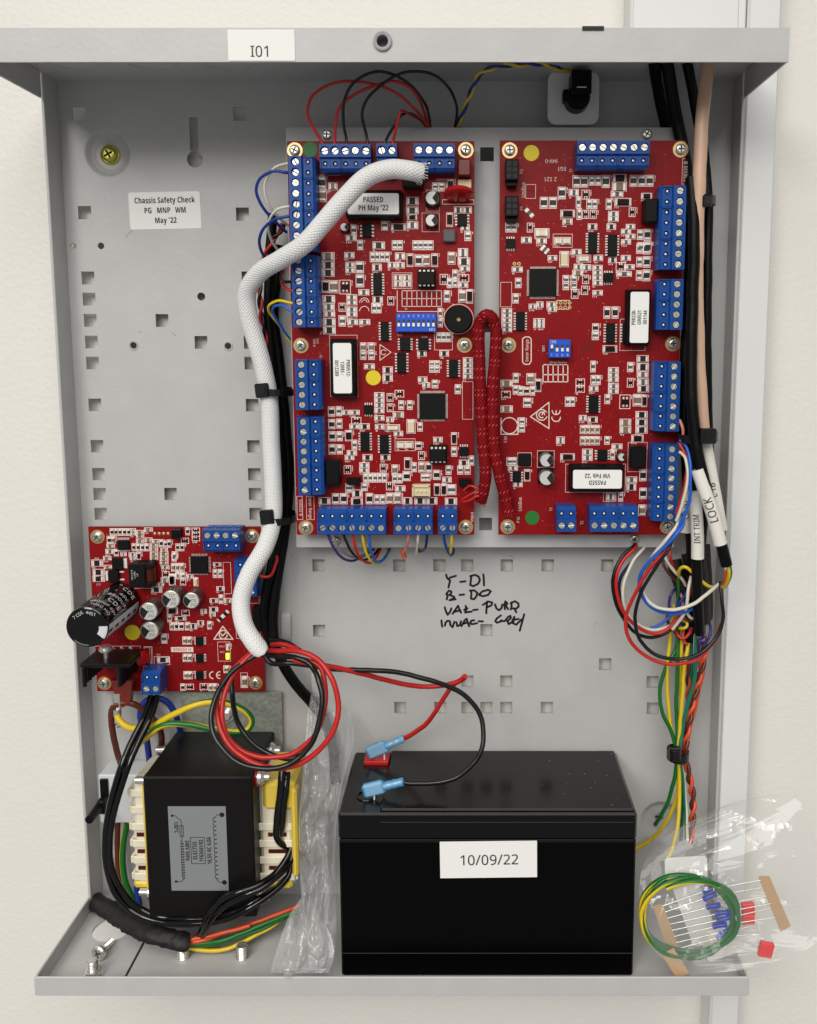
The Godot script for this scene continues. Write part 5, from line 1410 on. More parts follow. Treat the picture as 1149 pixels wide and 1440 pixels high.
	strokes("printed_mark", b, [[16.62, 63.23, 26.22, 70.77, 26.38, 56.98, 16.62, 63.23], [25.20, 63.21, 24.85, 62.53, 24.33, 61.97, 23.69, 61.57, 22.96, 61.37, 22.20, 61.36, 21.46, 61.56, 20.80, 61.96, 20.27, 62.51, 19.90, 63.18, 19.73, 63.93, 19.76, 64.69, 19.99, 65.42, 20.40, 66.05, 20.98, 66.55, 21.66, 66.87, 22.41, 67.00, 23.17, 66.93, 23.88, 66.65, 24.49, 66.19, 24.96, 65.59], [23.30, 62.87, 22.77, 62.68, 22.22, 62.70, 21.70, 62.93, 21.30, 63.32, 21.07, 63.84, 21.05, 64.40, 21.23, 64.93, 21.59, 65.35, 22.08, 65.62, 22.63, 65.68, 23.17, 65.53, 23.63, 65.20, 23.93, 64.73, 24.04, 64.17], [22.54, 64.17, 23.92, 66.25], [32.10, 66.44, 32.00, 65.80, 31.72, 65.22, 31.27, 64.76, 30.69, 64.46, 30.06, 64.36, 29.42, 64.46, 28.83, 64.76, 28.37, 65.22, 28.07, 65.80, 27.96, 66.44], [32.33, 62.95, 32.23, 62.25, 31.92, 61.61, 31.42, 61.11, 30.80, 60.79, 30.10, 60.68, 29.40, 60.79, 28.77, 61.11, 28.26, 61.61, 27.93, 62.25, 27.82, 62.95], [30.03, 66.44, 30.05, 64.83], [9.88, 58.50, 9.74, 57.40, 9.33, 56.37, 8.66, 55.48, 7.78, 54.81, 6.76, 54.38, 5.67, 54.23, 4.57, 54.38, 3.54, 54.81, 2.66, 55.48, 1.98, 56.37, 1.55, 57.40, 1.40, 58.50, 1.54, 59.60, 1.96, 60.63, 2.63, 61.51, 3.50, 62.19, 4.52, 62.61, 5.62, 62.76, 6.71, 62.61, 7.74, 62.19, 8.62, 61.51, 9.30, 60.63, 9.73, 59.60, 9.88, 58.50], [1.20, 62.47, 1.23, 53.95, 10.10, 53.95, 10.04, 62.47], [12.18, 103.78, 13.48, 104.70, 15.61, 104.70, 16.65, 103.59, 16.74, 92.19, 15.73, 90.61, 13.40, 90.61, 12.27, 91.73, 12.18, 103.78], [22.92, 90.42, 35.80, 90.42], [22.98, 85.20, 35.88, 85.20], [23.01, 81.47, 35.93, 81.47], [22.92, 90.42, 23.01, 81.47], [25.54, 90.42, 25.63, 81.47], [28.15, 90.42, 28.26, 81.47], [30.76, 90.42, 30.88, 81.47], [33.38, 90.42, 33.50, 81.47], [35.80, 90.42, 35.93, 81.47]], 0.26, M["silk"], 0.01)
	strokes("printed_mark", b, [[48.99, 99.89, 48.88, 99.03, 48.53, 98.24, 47.97, 97.58, 47.24, 97.11, 46.40, 96.87, 45.53, 96.87, 44.68, 97.11, 43.94, 97.58, 43.36, 98.24, 42.98, 99.03, 42.84, 99.89, 42.95, 100.75, 43.30, 101.54, 43.87, 102.20, 44.59, 102.67, 45.43, 102.91, 46.30, 102.91, 47.14, 102.67, 47.89, 102.20, 48.47, 101.54, 48.85, 100.75, 48.99, 99.89], [45.42, 99.17, 45.00, 99.06, 44.58, 99.17, 44.27, 99.48, 44.15, 99.89, 44.25, 100.31, 44.55, 100.61, 44.97, 100.73, 45.39, 100.61], [46.37, 100.82, 46.40, 98.78, 47.22, 99.89, 46.37, 100.82]], 0.14, M["ink"], 0.01)


func power_board() -> void:
	var b := circuit_board("power_supply_board", "small square red circuit board with one large black capacitor above the transformer", Vector3(-212.71, -203.39, 8), 95.64, 95.50, 1.6, [[11.5, 88.0, 2.9, 4.6], [13.7, 88.0, 2.6, 4.6], [12.0, 84.7, 4.6, 2.5], [11.6, 81.5, 5.4, 3.0], [15.0, 80.8, 2.8, 4.2], [13.2, 92.6, 2.5, 4.3], [15.4, 92.6, 2.5, 4.3], [17.7, 92.6, 2.5, 4.3], [20.2, 92.6, 2.5, 4.3], [22.5, 92.6, 2.5, 4.3], [25.0, 93.6, 3.1, 2.2], [24.9, 91.7, 3.1, 2.2], [28.8, 92.4, 4.6, 2.5], [28.7, 90.3, 4.6, 2.3], [33.5, 93.9, 4.8, 2.5], [28.6, 87.5, 4.6, 2.5], [33.4, 88.2, 4.4, 2.5], [37.5, 87.3, 3.8, 2.3], [24.9, 83.9, 2.5, 4.4], [27.3, 83.9, 2.5, 4.4], [29.8, 83.9, 2.5, 4.4], [32.3, 83.9, 2.5, 4.4], [36.2, 85.3, 4.6, 2.6], [36.1, 82.9, 4.6, 2.5], [24.1, 79.6, 4.6, 2.8], [24.2, 77.6, 3.6, 2.3], [27.5, 79.1, 2.3, 4.6], [36.0, 80.2, 4.6, 2.6], [35.9, 77.8, 4.6, 2.5], [41.6, 80.2, 4.8, 2.6], [41.5, 77.6, 4.8, 2.6], [41.4, 75.2, 4.8, 2.5], [41.7, 82.4, 4.2, 2.2], [40.3, 86.2, 2.6, 4.6], [42.7, 85.7, 2.1, 3.8], [44.7, 86.0, 2.6, 4.6], [4.0, 74.8, 6.7, 4.0], [4.5, 69.6, 6.7, 3.7], [4.3, 65.9, 6.7, 3.7], [9.7, 77.6, 4.6, 2.5], [9.9, 72.6, 4.6, 2.3], [19.0, 80.0, 3.5, 2.6], [49.4, 83.9, 2.6, 4.4], [51.8, 83.9, 2.6, 4.4], [47.3, 79.1, 2.8, 5.0], [46.5, 72.4, 2.6, 5.0], [48.9, 72.4, 2.6, 5.0], [51.3, 72.4, 2.6, 5.0], [41.9, 72.4, 4.6, 2.3], [42.0, 68.4, 4.2, 3.6], [41.6, 65.1, 5.0, 3.2], [45.5, 65.6, 3.3, 6.3], [49.0, 67.9, 3.6, 2.8], [36.5, 59.6, 6.3, 3.6], [39.0, 62.6, 3.4, 2.2], [55.2, 93.0, 2.5, 4.5], [59.9, 93.5, 4.5, 3.0], [59.8, 91.3, 4.5, 3.0], [59.7, 88.8, 4.5, 3.0], [53.6, 87.6, 4.5, 3.5], [47.1, 78.0, 2.8, 4.6], [48.9, 68.1, 2.8, 4.6], [51.7, 67.5, 2.8, 4.6], [51.5, 64.1, 3.3, 4.2], [58.7, 64.1, 2.8, 5.3], [69.7, 68.9, 2.6, 5.0], [72.6, 68.9, 2.6, 5.0], [71.0, 74.1, 4.6, 2.3], [72.4, 60.1, 4.6, 2.8], [68.3, 53.2, 4.6, 2.8], [72.5, 54.1, 2.8, 5.5], [76.4, 53.2, 4.6, 3.0], [55.5, 67.2, 4.1, 2.8], [45.5, 65.2, 3.8, 6.5], [44.3, 38.3, 2.8, 4.9], [46.8, 38.3, 2.5, 4.9], [49.6, 38.3, 3.0, 4.6], [53.1, 38.3, 3.0, 5.1], [56.3, 38.3, 4.1, 3.5], [60.5, 40.2, 3.8, 3.0], [65.5, 38.9, 2.7, 4.9], [68.1, 48.1, 5.1, 3.0], [62.5, 47.0, 3.6, 2.8], [67.4, 45.2, 3.6, 2.8], [44.9, 47.3, 6.3, 4.0], [52.1, 46.1, 4.6, 3.5], [43.1, 42.9, 2.7, 4.6], [49.2, 42.9, 6.5, 2.5], [51.2, 29.9, 2.9, 4.8], [53.7, 29.9, 2.9, 4.8], [51.0, 19.8, 2.9, 4.8], [53.6, 19.8, 2.9, 4.8], [51.0, 9.5, 2.9, 4.8], [53.3, 9.5, 2.9, 4.8], [48.9, 2.4, 2.9, 4.4], [52.9, 2.7, 4.6, 3.5], [60.8, 2.7, 4.6, 4.0], [64.7, 2.3, 2.7, 4.8], [67.2, 2.3, 2.7, 4.8], [74.1, 13.0, 3.5, 4.6], [72.9, 3.9, 3.0, 4.6], [75.4, 26.1, 2.4, 4.1], [84.2, 5.7, 3.7, 7.0], [39.5, 31.1, 3.5, 6.0], [38.4, 18.6, 7.0, 3.5], [73.1, 23.5, 7.3, 11.5, 2], [83.9, 6.5, 4.2, 9.1, 2], [29.8, 67.7, 13.6, 15.0, 2], [76.4, 66.2, 4.4, 18.3, 2], [12.9, 24.2, 26.1, 5.2, 2], [29.6, 20.3, 3.4, 11.4, 2], [33.1, 7.4, 12.6, 15.0, 2], [37.7, 7.8, 2.8, 13.5, 2], [37.7, 18.2, 9.0, 5.0, 2], [87.2, 41.4, 13.9, 20.8, 2]], 140, 23, [[4.9, 89.9, 8.0], [90.9, 90.3, 8.0], [90.3, 5.0, 8.0], [4.3, 4.7, 8.0]])
	terminals(b, [2, 2], Vector3(77.33, 93.59, 0), 0.0, 5.00, [])
	terminals(b, [2, 2], Vector3(92.79, 69.43, 0), -PI * 0.5, 4.94, [])
	terminals(b, [2], Vector3(35.44, 6.70, 0), PI, 5.16, [])
	comps(b, [
		["k", 11.5, 88.0, 1.8, 2.9], ["t", 13.7, 88.0, 1.5, 2.9], ["t", 12.0, 84.7, 2.9, 1.4], ["s", 11.6, 81.5, 3.7, 1.9], ["k", 15.0, 80.8, 1.7, 2.5], ["k", 13.2, 92.6, 1.4, 2.6], 
		["k", 15.4, 92.6, 1.4, 2.6], ["k", 17.7, 92.6, 1.4, 2.6], ["k", 20.2, 92.6, 1.4, 2.6], ["k", 22.5, 92.6, 1.4, 2.6], ["s", 25.0, 93.6, 1.4, 1.1], ["s", 24.9, 91.7, 1.4, 1.1], 
		["t", 28.8, 92.4, 2.9, 1.4], ["t", 28.7, 90.3, 2.9, 1.2], ["t", 33.5, 93.9, 3.1, 1.4], ["t", 28.6, 87.5, 2.9, 1.4], ["t", 33.4, 88.2, 2.7, 1.4], ["t", 37.5, 87.3, 2.1, 1.2], 
		["k", 24.9, 83.9, 1.4, 2.7], ["k", 27.3, 83.9, 1.4, 2.7], ["k", 29.8, 83.9, 1.4, 2.7], ["k", 32.3, 83.9, 1.4, 2.7], ["t", 36.2, 85.3, 2.9, 1.5], ["t", 36.1, 82.9, 2.9, 1.4], 
		["s", 24.1, 79.6, 2.9, 1.7], ["s", 24.2, 77.6, 1.9, 1.2], ["b", 27.5, 79.1, 1.2, 2.9], ["t", 36.0, 80.2, 2.9, 1.5], ["t", 35.9, 77.8, 2.9, 1.4], ["t", 41.6, 80.2, 3.1, 1.5], 
		["t", 41.5, 77.6, 3.1, 1.5], ["t", 41.4, 75.2, 3.1, 1.4], ["t", 41.7, 82.4, 2.5, 1.1], ["k", 40.3, 86.2, 1.5, 2.9], ["k", 42.7, 85.7, 1.0, 2.1], ["k", 44.7, 86.0, 1.5, 2.9], 
		["k", 4.0, 74.8, 5.0, 2.9], ["k", 4.5, 69.6, 5.0, 2.6], ["k", 4.3, 65.9, 5.0, 2.6], ["t", 9.7, 77.6, 2.9, 1.4], ["t", 9.9, 72.6, 2.9, 1.2], ["s", 19.0, 80.0, 1.8, 1.5], 
		["k", 49.4, 83.9, 1.5, 2.7], ["k", 51.8, 83.9, 1.5, 2.7], ["s", 47.3, 79.1, 1.7, 3.3], ["t", 46.5, 72.4, 1.5, 3.3], ["t", 48.9, 72.4, 1.5, 3.3], ["t", 51.3, 72.4, 1.5, 3.3], 
		["s", 41.9, 72.4, 2.9, 1.2], ["q", 42.0, 68.4, 2.5, 2.5], ["t", 41.6, 65.1, 3.3, 2.1], ["b", 45.5, 65.6, 2.2, 4.6], ["t", 49.0, 67.9, 1.9, 1.7], ["k", 36.5, 59.6, 4.6, 2.5], 
		["s", 39.0, 62.6, 1.7, 1.1], ["k", 55.2, 93.0, 1.4, 2.8], ["q", 59.9, 93.5, 2.8, 1.9], ["q", 59.8, 91.3, 2.8, 1.9], ["q", 59.7, 88.8, 2.8, 1.9], ["q", 53.6, 87.6, 2.8, 2.4], 
		["s", 47.1, 78.0, 1.7, 2.9], ["s", 48.9, 68.1, 1.7, 2.9], ["s", 51.7, 67.5, 1.7, 2.9], ["q", 51.5, 64.1, 2.2, 2.5], ["c", 58.7, 64.1, 1.7, 3.6], ["s", 69.7, 68.9, 1.5, 3.3], 
		["s", 72.6, 68.9, 1.5, 3.3], ["k", 71.0, 74.1, 2.9, 1.2], ["k", 72.4, 60.1, 2.9, 1.7], ["k", 68.3, 53.2, 2.9, 1.7], ["s", 72.5, 54.1, 1.7, 3.8], ["t", 76.4, 53.2, 2.9, 1.9], 
		["s", 55.5, 67.2, 2.4, 1.7], ["b", 45.5, 65.2, 2.7, 4.8], ["t", 44.3, 38.3, 1.7, 3.2], ["k", 46.8, 38.3, 1.4, 3.2], ["k", 49.6, 38.3, 1.9, 2.9], ["t", 53.1, 38.3, 1.9, 3.4], 
		["k", 56.3, 38.3, 2.4, 2.4], ["k", 60.5, 40.2, 2.1, 1.9], ["t", 65.5, 38.9, 1.6, 3.2], ["k", 68.1, 48.1, 3.4, 1.9], ["s", 62.5, 47.0, 1.9, 1.7], ["t", 67.4, 45.2, 1.9, 1.7], 
		["b", 44.9, 47.3, 4.6, 2.9], ["q", 52.1, 46.1, 2.9, 2.4], ["s", 43.1, 42.9, 1.6, 2.9], ["k", 49.2, 42.9, 4.8, 1.4], ["S", 59.8, 29.9, 4.3, 4.7, 5], 
		["S", 59.5, 20.0, 4.3, 4.7, 5], ["S", 59.1, 9.8, 4.3, 4.7, 5], ["t", 51.2, 29.9, 1.8, 3.1], ["t", 53.7, 29.9, 1.8, 3.1], ["t", 51.0, 19.8, 1.8, 3.1], 
		["t", 53.6, 19.8, 1.8, 3.1], ["t", 51.0, 9.5, 1.8, 3.1], ["t", 53.3, 9.5, 1.8, 3.1], ["k", 48.9, 2.4, 1.8, 2.7], ["q", 52.9, 2.7, 2.9, 2.4], ["q", 60.8, 2.7, 2.9, 2.9], 
		["t", 64.7, 2.3, 1.6, 3.1], ["t", 67.2, 2.3, 1.6, 3.1], ["t", 74.1, 13.0, 2.4, 2.9], ["t", 72.9, 3.9, 1.9, 2.9], ["o", 75.4, 26.1, 1.3, 2.4], ["t", 84.2, 5.7, 2.6, 5.3], 
		["s", 39.5, 31.1, 2.4, 4.3], ["k", 38.4, 18.6, 5.3, 2.4], ["k", 71.8, 42.9, 3.4, 2.2, 45], ["k", 74.7, 45.8, 3.4, 2.2, 45], 
	])
	dot(b, Vector3(21.73, 34.68, 0), 4.4, M["yellow dot"], "yellow round sticker")
	part("chip", qfp_mesh(9.8, 11), null, b, Vector3(61.37, 74.20, 0))
	part("chip", soic_mesh(6.4, 5.6, 8, true), null, b, Vector3(19.59, 85.59, 0))
	for p in [[Vector3(15.97, 74.88, 0), 0.0], [Vector3(13.42, 67.75, 0), PI]]:
		var st := begin()
		var tab := begin()
		var t := Basis(Vector3(0, 0, 1), p[1])
		box(st, Vector3(0, 0, 1.3), Vector3(6.0, 6.4, 2.2), 0.3, t)
		box(tab, t * Vector3(3.9, 0, 0.4), Vector3(2.0, 5.6, 0.6), 0.1, t)
		for s in [-1.0, 1.0]:
			box(tab, t * Vector3(-4.2, s * 2.2, 0.4), Vector3(2.6, 0.9, 0.5), 0.1, t)
		part("power_transistor", commit([st, M["chip"], tab, M["tin"]]), null, b, Vector3(p[0].x, p[0].y, 0), Basis())
	# wound coil in a black ferrite body
	var st := begin()
	box(st, Vector3(-1.6, 0, 5.0), Vector3(9.0, 13.0, 10.0), 0.4)
	box(st, Vector3(4.6, 5.2, 5.0), Vector3(3.4, 2.6, 10.0), 0.4)
	box(st, Vector3(4.6, -5.2, 5.0), Vector3(3.4, 2.6, 10.0), 0.4)
	var coil := part("choke", st, M["chip"], b, Vector3(31.25, 70.32, 0))
	st = begin()
	lathe(st, [Vector2(3.4, -3.8), Vector2(3.4, 3.8)], 18, Vector3(3.6, 0, 5.0), Basis(Vector3(1, 0, 0), PI * 0.5))
	part("winding", st, M["copper"], coil)
	for k in 3:
		text(coil, ["UVF-A-B-18", "2 25085", "147"][k], 0.9, Vector3(-4.2 + 1.5 * k, 0.6, 10.03), M["white print"], PI * 0.5, 0.9)
	# tall capacitors that stand straight off the board
	st = begin()
	lathe(st, [Vector2(10.4, 0), Vector2(10.9, 1.0), Vector2(10.9, 42.8), Vector2(10.5, 43.9), Vector2(9.8, 44.2), Vector2(9.3, 43.8), Vector2(0, 43.8)], 48)
	var cap := part("large_capacitor", st, M["gloss black"], b, Vector3(16.19, 53.17, 0) * Vector3(1, 1, 0))
	cap.set_meta("label", "large black capacitor standing off the board with white print")
	st = begin()
	lathe(st, [Vector2(10.95, 3.0), Vector2(10.95, 42.6)], 8, Vector3.ZERO, Basis(), -0.62, 0.06)
	lathe(st, [Vector2(10.6, 43.95), Vector2(9.8, 44.25), Vector2(6.2, 43.86)], 8, Vector3.ZERO, Basis(), -0.62, 0.06)
	part("minus_stripe", st, M["white print"], cap)
	for k in 5:
		st = begin()
		lathe(st, [Vector2(10.98, -2.2), Vector2(10.98, 2.2)], 3, Vector3(0, 0, 8.0 + 8.0 * k), Basis(), -0.36, -0.20)
		part("minus_mark", st, M["ink"], cap)
	for e in [["CDE", 3.6, 8.0, 0.72], ["45V", 2.6, 15.5, 0.72], ["6800UF", 2.6, 21.0, 0.82], ["CDE", 3.6, 27.5, 0.72], ["6800UF 45V", 2.2, 34.0, 1.0], ["105C HQ", 2.2, 39.0, 1.0]]:
		part("lettering", wrapped(e[0], e[1], 10.99, e[3], e[2]), M["white print"], cap)
	for e in [["7 CDE", 2.15], ["4451", 1.25]]:
		text(cap, e[0], 1.7, Vector3(cos(e[1]) * 7.6, sin(e[1]) * 7.6, 43.84), M["white print"], e[1] - PI * 0.5)
	for k in 4:
		st = begin()
		box(st, Vector3(-1.4 + k * 0.9 - 1.0, 1.6 - k * 1.9, 43.84), Vector3(2.4 - 0.3 * k, 0.16, 0.08))
		part("vent_score", st, M["satin black"], cap)
	for p in [[Vector3(35.40, 50.40, 0), 5.2, 11.0], [Vector3(35.49, 39.43, 0), 5.2, 11.0], [Vector3(47.92, 57.27, 0), 5.2, 11.0], [Vector3(58.80, 56.34, 0), 4.6, 10.0]]:
		var c := part("electrolytic_capacitor", radial_mesh(p[1], p[2]), null, b, Vector3(p[0].x, p[0].y, 0), Basis(Vector3(0, 0, 1), 0.15))
		for k in 3:
			text(c, ["127", "470", "25Z"][k], 1.55, Vector3(1.1, 2.3 - 2.35 * k, p[2] + 0.02), M["ink"], -0.15)
	# finned heatsink bracket on the lower left corner
	st = begin()
	box(st, Vector3(15.50, 24.47, 0) * Vector3(1, 1, 0) + Vector3(0, 0, 12.5), Vector3(27, 2.2, 23), 0.4)
	box(st, Vector3(22.84, 22.01, 0) * Vector3(1, 1, 0) + Vector3(0, -4, 12.5), Vector3(2.2, 11, 23), 0.4)
	box(st, Vector3(4.39, 22.42, 0) * Vector3(1, 1, 0) + Vector3(0, -4, 24.5), Vector3(2.0, 11, 2.0), 0.4)
	for k in 7:
		box(st, Vector3(7.53, 22.42, 0) * Vector3(1, 1, 0) + Vector3(-2.2, -2.2, 3.0 + 3.4 * k), Vector3(2.0, 10.0 + 0.5 * (k % 2), 1.5), 0.25)
	part("heatsink", st, M["heatsink"], b)
	st = begin()
	rod(st, Vector3.ZERO, Vector3(0, 3.0, 0), 3.0, 16)
	rod(st, Vector3(0, 1.0, 0), Vector3(0, 1.7, 0), 3.8, 20)
	rod(st, Vector3(0, -6.0, 0), Vector3(0, 0.1, 0), 1.4, 10)
	part("heatsink_screw", st, M["zinc"], b, Vector3(12.72, 28.41, 0) * Vector3(1, 1, 0) + Vector3(0, 1.0, 15))
	st = begin()
	lathe(st, [Vector2(0, -1.4), Vector2(3.2, -1.2), Vector2(4.6, 0), Vector2(3.2, 1.2), Vector2(0, 1.4)], 24, Vector3.ZERO, Basis(Vector3(0, 1, 0), 1.0))
	part("disc_varistor", st, M["red epoxy"], b, Vector3(29.25, 21.75, 0) * Vector3(1, 1, 0) + Vector3(0, 0, 5.5))
	for k in 4:
		st = begin()
		rod(st, Vector3.ZERO, Vector3(-0.8, 1.6, 0.9), 0.7, 8)
		part("pin", st, M["tin"], b, Vector3(6.19, 24.84, 0) + Vector3(4.9 * k, 0, 0.1))
	for k in 4:
		st = begin()
		lathe(st, [Vector2(0.9, 0.08), Vector2(0, 0.3)], 10)
		part("pad", st, M["brass pad"], b, Vector3(36.83, 91.71, 0) + Vector3(2.45 * k, 0, 0))
	chunk(b, "header", Vector3(50.10, 92.38, 0), Vector3(4.6, 5.0, 5.5), "satin black", 0.3)
	chunk(b, "relay", Vector3(94.87, 44.59, 0), Vector3(7.0, 14.0, 7.0), "satin black", 0.4)
	st = begin()
	box(st, Vector3(0, 0, 0.8), Vector3(2.2, 3.8, 1.5), 0.3)
	part("indicator_led", st, M["led lit"], b, Vector3(75.26, 21.04, 0))
	var no := part("number_plate", sticker(12.6, 2.9, 0.1), M["silk"], b, Vector3(49.38, 24.71, 0) + Vector3(0, 0, 0.02))
	no.set_meta("label", "white printed box with the board number")
	text(b, "936550 H", 1.7, Vector3(49.38, 24.71, 0) + Vector3(0, 0, 0.16), M["red epoxy"])
	lines(b, [
		["T3", 76.7, 83.8, 1.8, 0],
		["3E", 84.2, 83.8, 1.6, 0],
		["R59", 3.8, 77.5, 1.1, 0],
		["C17", 4.0, 62.5, 1.1, 0],
		["BATT", 72.0, 23.2, 0.9, 0],
		["FAULT", 71.9, 26.5, 0.9, 0],
		["FUSE", 94.0, 54.3, 1.1, 90],
		["R24", 35.8, 21.7, 1.0, 0],
		["C42", 38.1, 62.5, 1.0, 0],
	])
	strokes("printed_mark", b, [[67.56, 30.78, 72.87, 38.32, 78.37, 30.78, 67.56, 30.78], [75.33, 33.51, 75.21, 32.82, 74.91, 32.19, 74.45, 31.66, 73.88, 31.29, 73.23, 31.09, 72.56, 31.09, 71.92, 31.29, 71.37, 31.66, 70.95, 32.19, 70.70, 32.82, 70.63, 33.51, 70.75, 34.19, 71.05, 34.82, 71.50, 35.35, 72.08, 35.72, 72.73, 35.92, 73.40, 35.92, 74.03, 35.72, 74.58, 35.35, 75.00, 34.82, 75.26, 34.19, 75.33, 33.51], [71.60, 34.09, 72.50, 32.64, 74.59, 34.84], [66.15, 7.58, 65.56, 7.68, 65.04, 7.96, 64.63, 8.41, 64.38, 8.96, 64.31, 9.58, 64.42, 10.20, 64.72, 10.75, 65.16, 11.19, 65.70, 11.48, 66.29, 11.57], [70.09, 7.58, 69.50, 7.68, 68.98, 7.96, 68.57, 8.41, 68.32, 8.96, 68.25, 9.58, 68.36, 10.20, 68.65, 10.75, 69.09, 11.19, 69.64, 11.48, 70.23, 11.57], [68.75, 9.58, 70.16, 9.58]], 0.3, M["silk"], 0.01)
	strokes("printed_mark", b, [[49.36, 12.81, 49.19, 11.90, 48.79, 11.06, 48.19, 10.37, 47.43, 9.87, 46.57, 9.61, 45.69, 9.61, 44.85, 9.87, 44.13, 10.37, 43.59, 11.06, 43.26, 11.90, 43.17, 12.81, 43.33, 13.71, 43.73, 14.55, 44.34, 15.24, 45.10, 15.74, 45.96, 15.99, 46.84, 15.99, 47.67, 15.74, 48.39, 15.24, 48.94, 14.55, 49.27, 13.71, 49.36, 12.81], [45.90, 12.10, 45.50, 11.99, 45.11, 12.10, 44.83, 12.40, 44.74, 12.81, 44.87, 13.22, 45.17, 13.52, 45.57, 13.63, 45.95, 13.52], [46.70, 13.86, 46.61, 11.75, 47.50, 12.81, 46.70, 13.86]], 0.13, M["ink"], 0.01)
	strokes("printed_mark", b, [[27.83, 26.34, 32.31, 26.34, 31.80, 15.24], [0.14, 22.26, 27.63, 22.26, 27.83, 26.34]], 0.2, M["silk"], 0.01)


func wrapped(s: String, cap: float, r: float, angle: float, up: float) -> ArrayMesh:
	# lettering that runs along a cylinder (axis z) of radius r
	var a := letters(s).get_mesh_arrays()
	var v: PackedVector3Array = a[Mesh.ARRAY_VERTEX]
	for i in v.size():
		v[i] *= cap * U / 0.714
	var n: PackedVector3Array = a[Mesh.ARRAY_NORMAL]
	for i in v.size():
		var f := angle - v[i].x / (r * U)
		var d := Vector3(cos(f), sin(f), 0)
		n[i] = d * n[i].z + Vector3(sin(f), -cos(f), 0) * n[i].x - Vector3(0, 0, 1) * n[i].y
		v[i] = d * (r * U + v[i].z) + Vector3(0, 0, up * U - v[i].y)
	a[Mesh.ARRAY_VERTEX] = v
	a[Mesh.ARRAY_NORMAL] = n
	a[Mesh.ARRAY_TANGENT] = null
	var m := ArrayMesh.new()
	m.add_surface_from_arrays(Mesh.PRIMITIVE_TRIANGLES, a)
	return m


func chunk(b: Node, called: String, at: Vector3, s: Vector3, m: String, bev: float) -> void:
	var st := begin()
	box(st, Vector3(0, 0, s.z * 0.5), s, bev)
	part(called, st, M[m], b, Vector3(at.x, at.y, 0))


func lines(b: Node, list: Array) -> void:
	for e in list:
		text(b, e[0], e[3], Vector3(e[1], e[2], 0.03), M["silk"], deg_to_rad(e[4]), 0.95)


func dip_switch(b: Node, at: Vector3, w: float, h: float, n: int, upside: bool) -> void:
	var st := begin()
	box(st, Vector3(0, 0, 2.6), Vector3(w, h, 5.2), 0.3)
	var d := part("switch_bank", st, M["dip blue"], b, Vector3(at.x, at.y, 0))
	var s := -1.0 if upside else 1.0
	for k in n:
		var x := (k - (n - 1) * 0.5) * (w - 0.4) / n
		st = begin()
		box(st, Vector3(0, 0, 0), Vector3(1.5, 3.6, 0.12))
		part("slot", st, M["grey ink"], d, Vector3(x, s * 0.3, 5.2))
		st = begin()
		box(st, Vector3(0, 0, 0.3), Vector3(1.3, 1.9, 0.9), 0.15)
		var up := (not upside and k == 0) or upside
		part("slider", st, M["switch white"], d, Vector3(x, s * (0.3 + (0.8 if up else -0.8)), 5.2))
		text(d, str(n - k) if upside else str(k + 1), 1.25, Vector3(x, -s * 3.2 if not upside else 3.4, 5.24), M["white print"], PI if upside else 0.0)
	text(d, "ON", 1.6, Vector3((-w * 0.5 + 2.2) * s, s * 3.5, 5.24), M["white print"], PI if upside else 0.0)


func plug_socket(b: Node, at: Vector3) -> void:
	var st := begin()
	box(st, Vector3(0, 0, 2.0), Vector3(9.6, 6.2, 4.0), 0.3)
	box(st, Vector3(0, 2.4, 4.4), Vector3(9.6, 1.2, 1.2), 0.2)
	for s in [-1.0, 1.0]:
		box(st, Vector3(s * 4.3, 0, 4.4), Vector3(1.0, 6.2, 1.2), 0.2)
	var o := part("plug_socket", st, M["cream"], b, Vector3(at.x, at.y, 0))
	for k in 3:
		st = begin()
		box(st, Vector3(0, 0, 0), Vector3(0.7, 0.7, 2.4), 0.15)
		part("pin", st, M["tin"], o, Vector3((k - 1) * 2.3, -0.2, 4.6))


func plug_pins(b: Node, at: Vector3, nx: int, extra: int) -> void:
	for i in nx:
		for j in 1 + extra:
			var st := begin()
			lathe(st, [Vector2(1.0, 0.05), Vector2(0.95, 0.15), Vector2(0.45, 0.15), Vector2(0.4, -0.3), Vector2(0, -0.3)], 10)
			part("pad", st, M["brass pad"], b, Vector3(at.x + (i - (nx - 1) * 0.5) * 2.3, at.y + (j - extra * 0.5) * 2.3, 0.02))


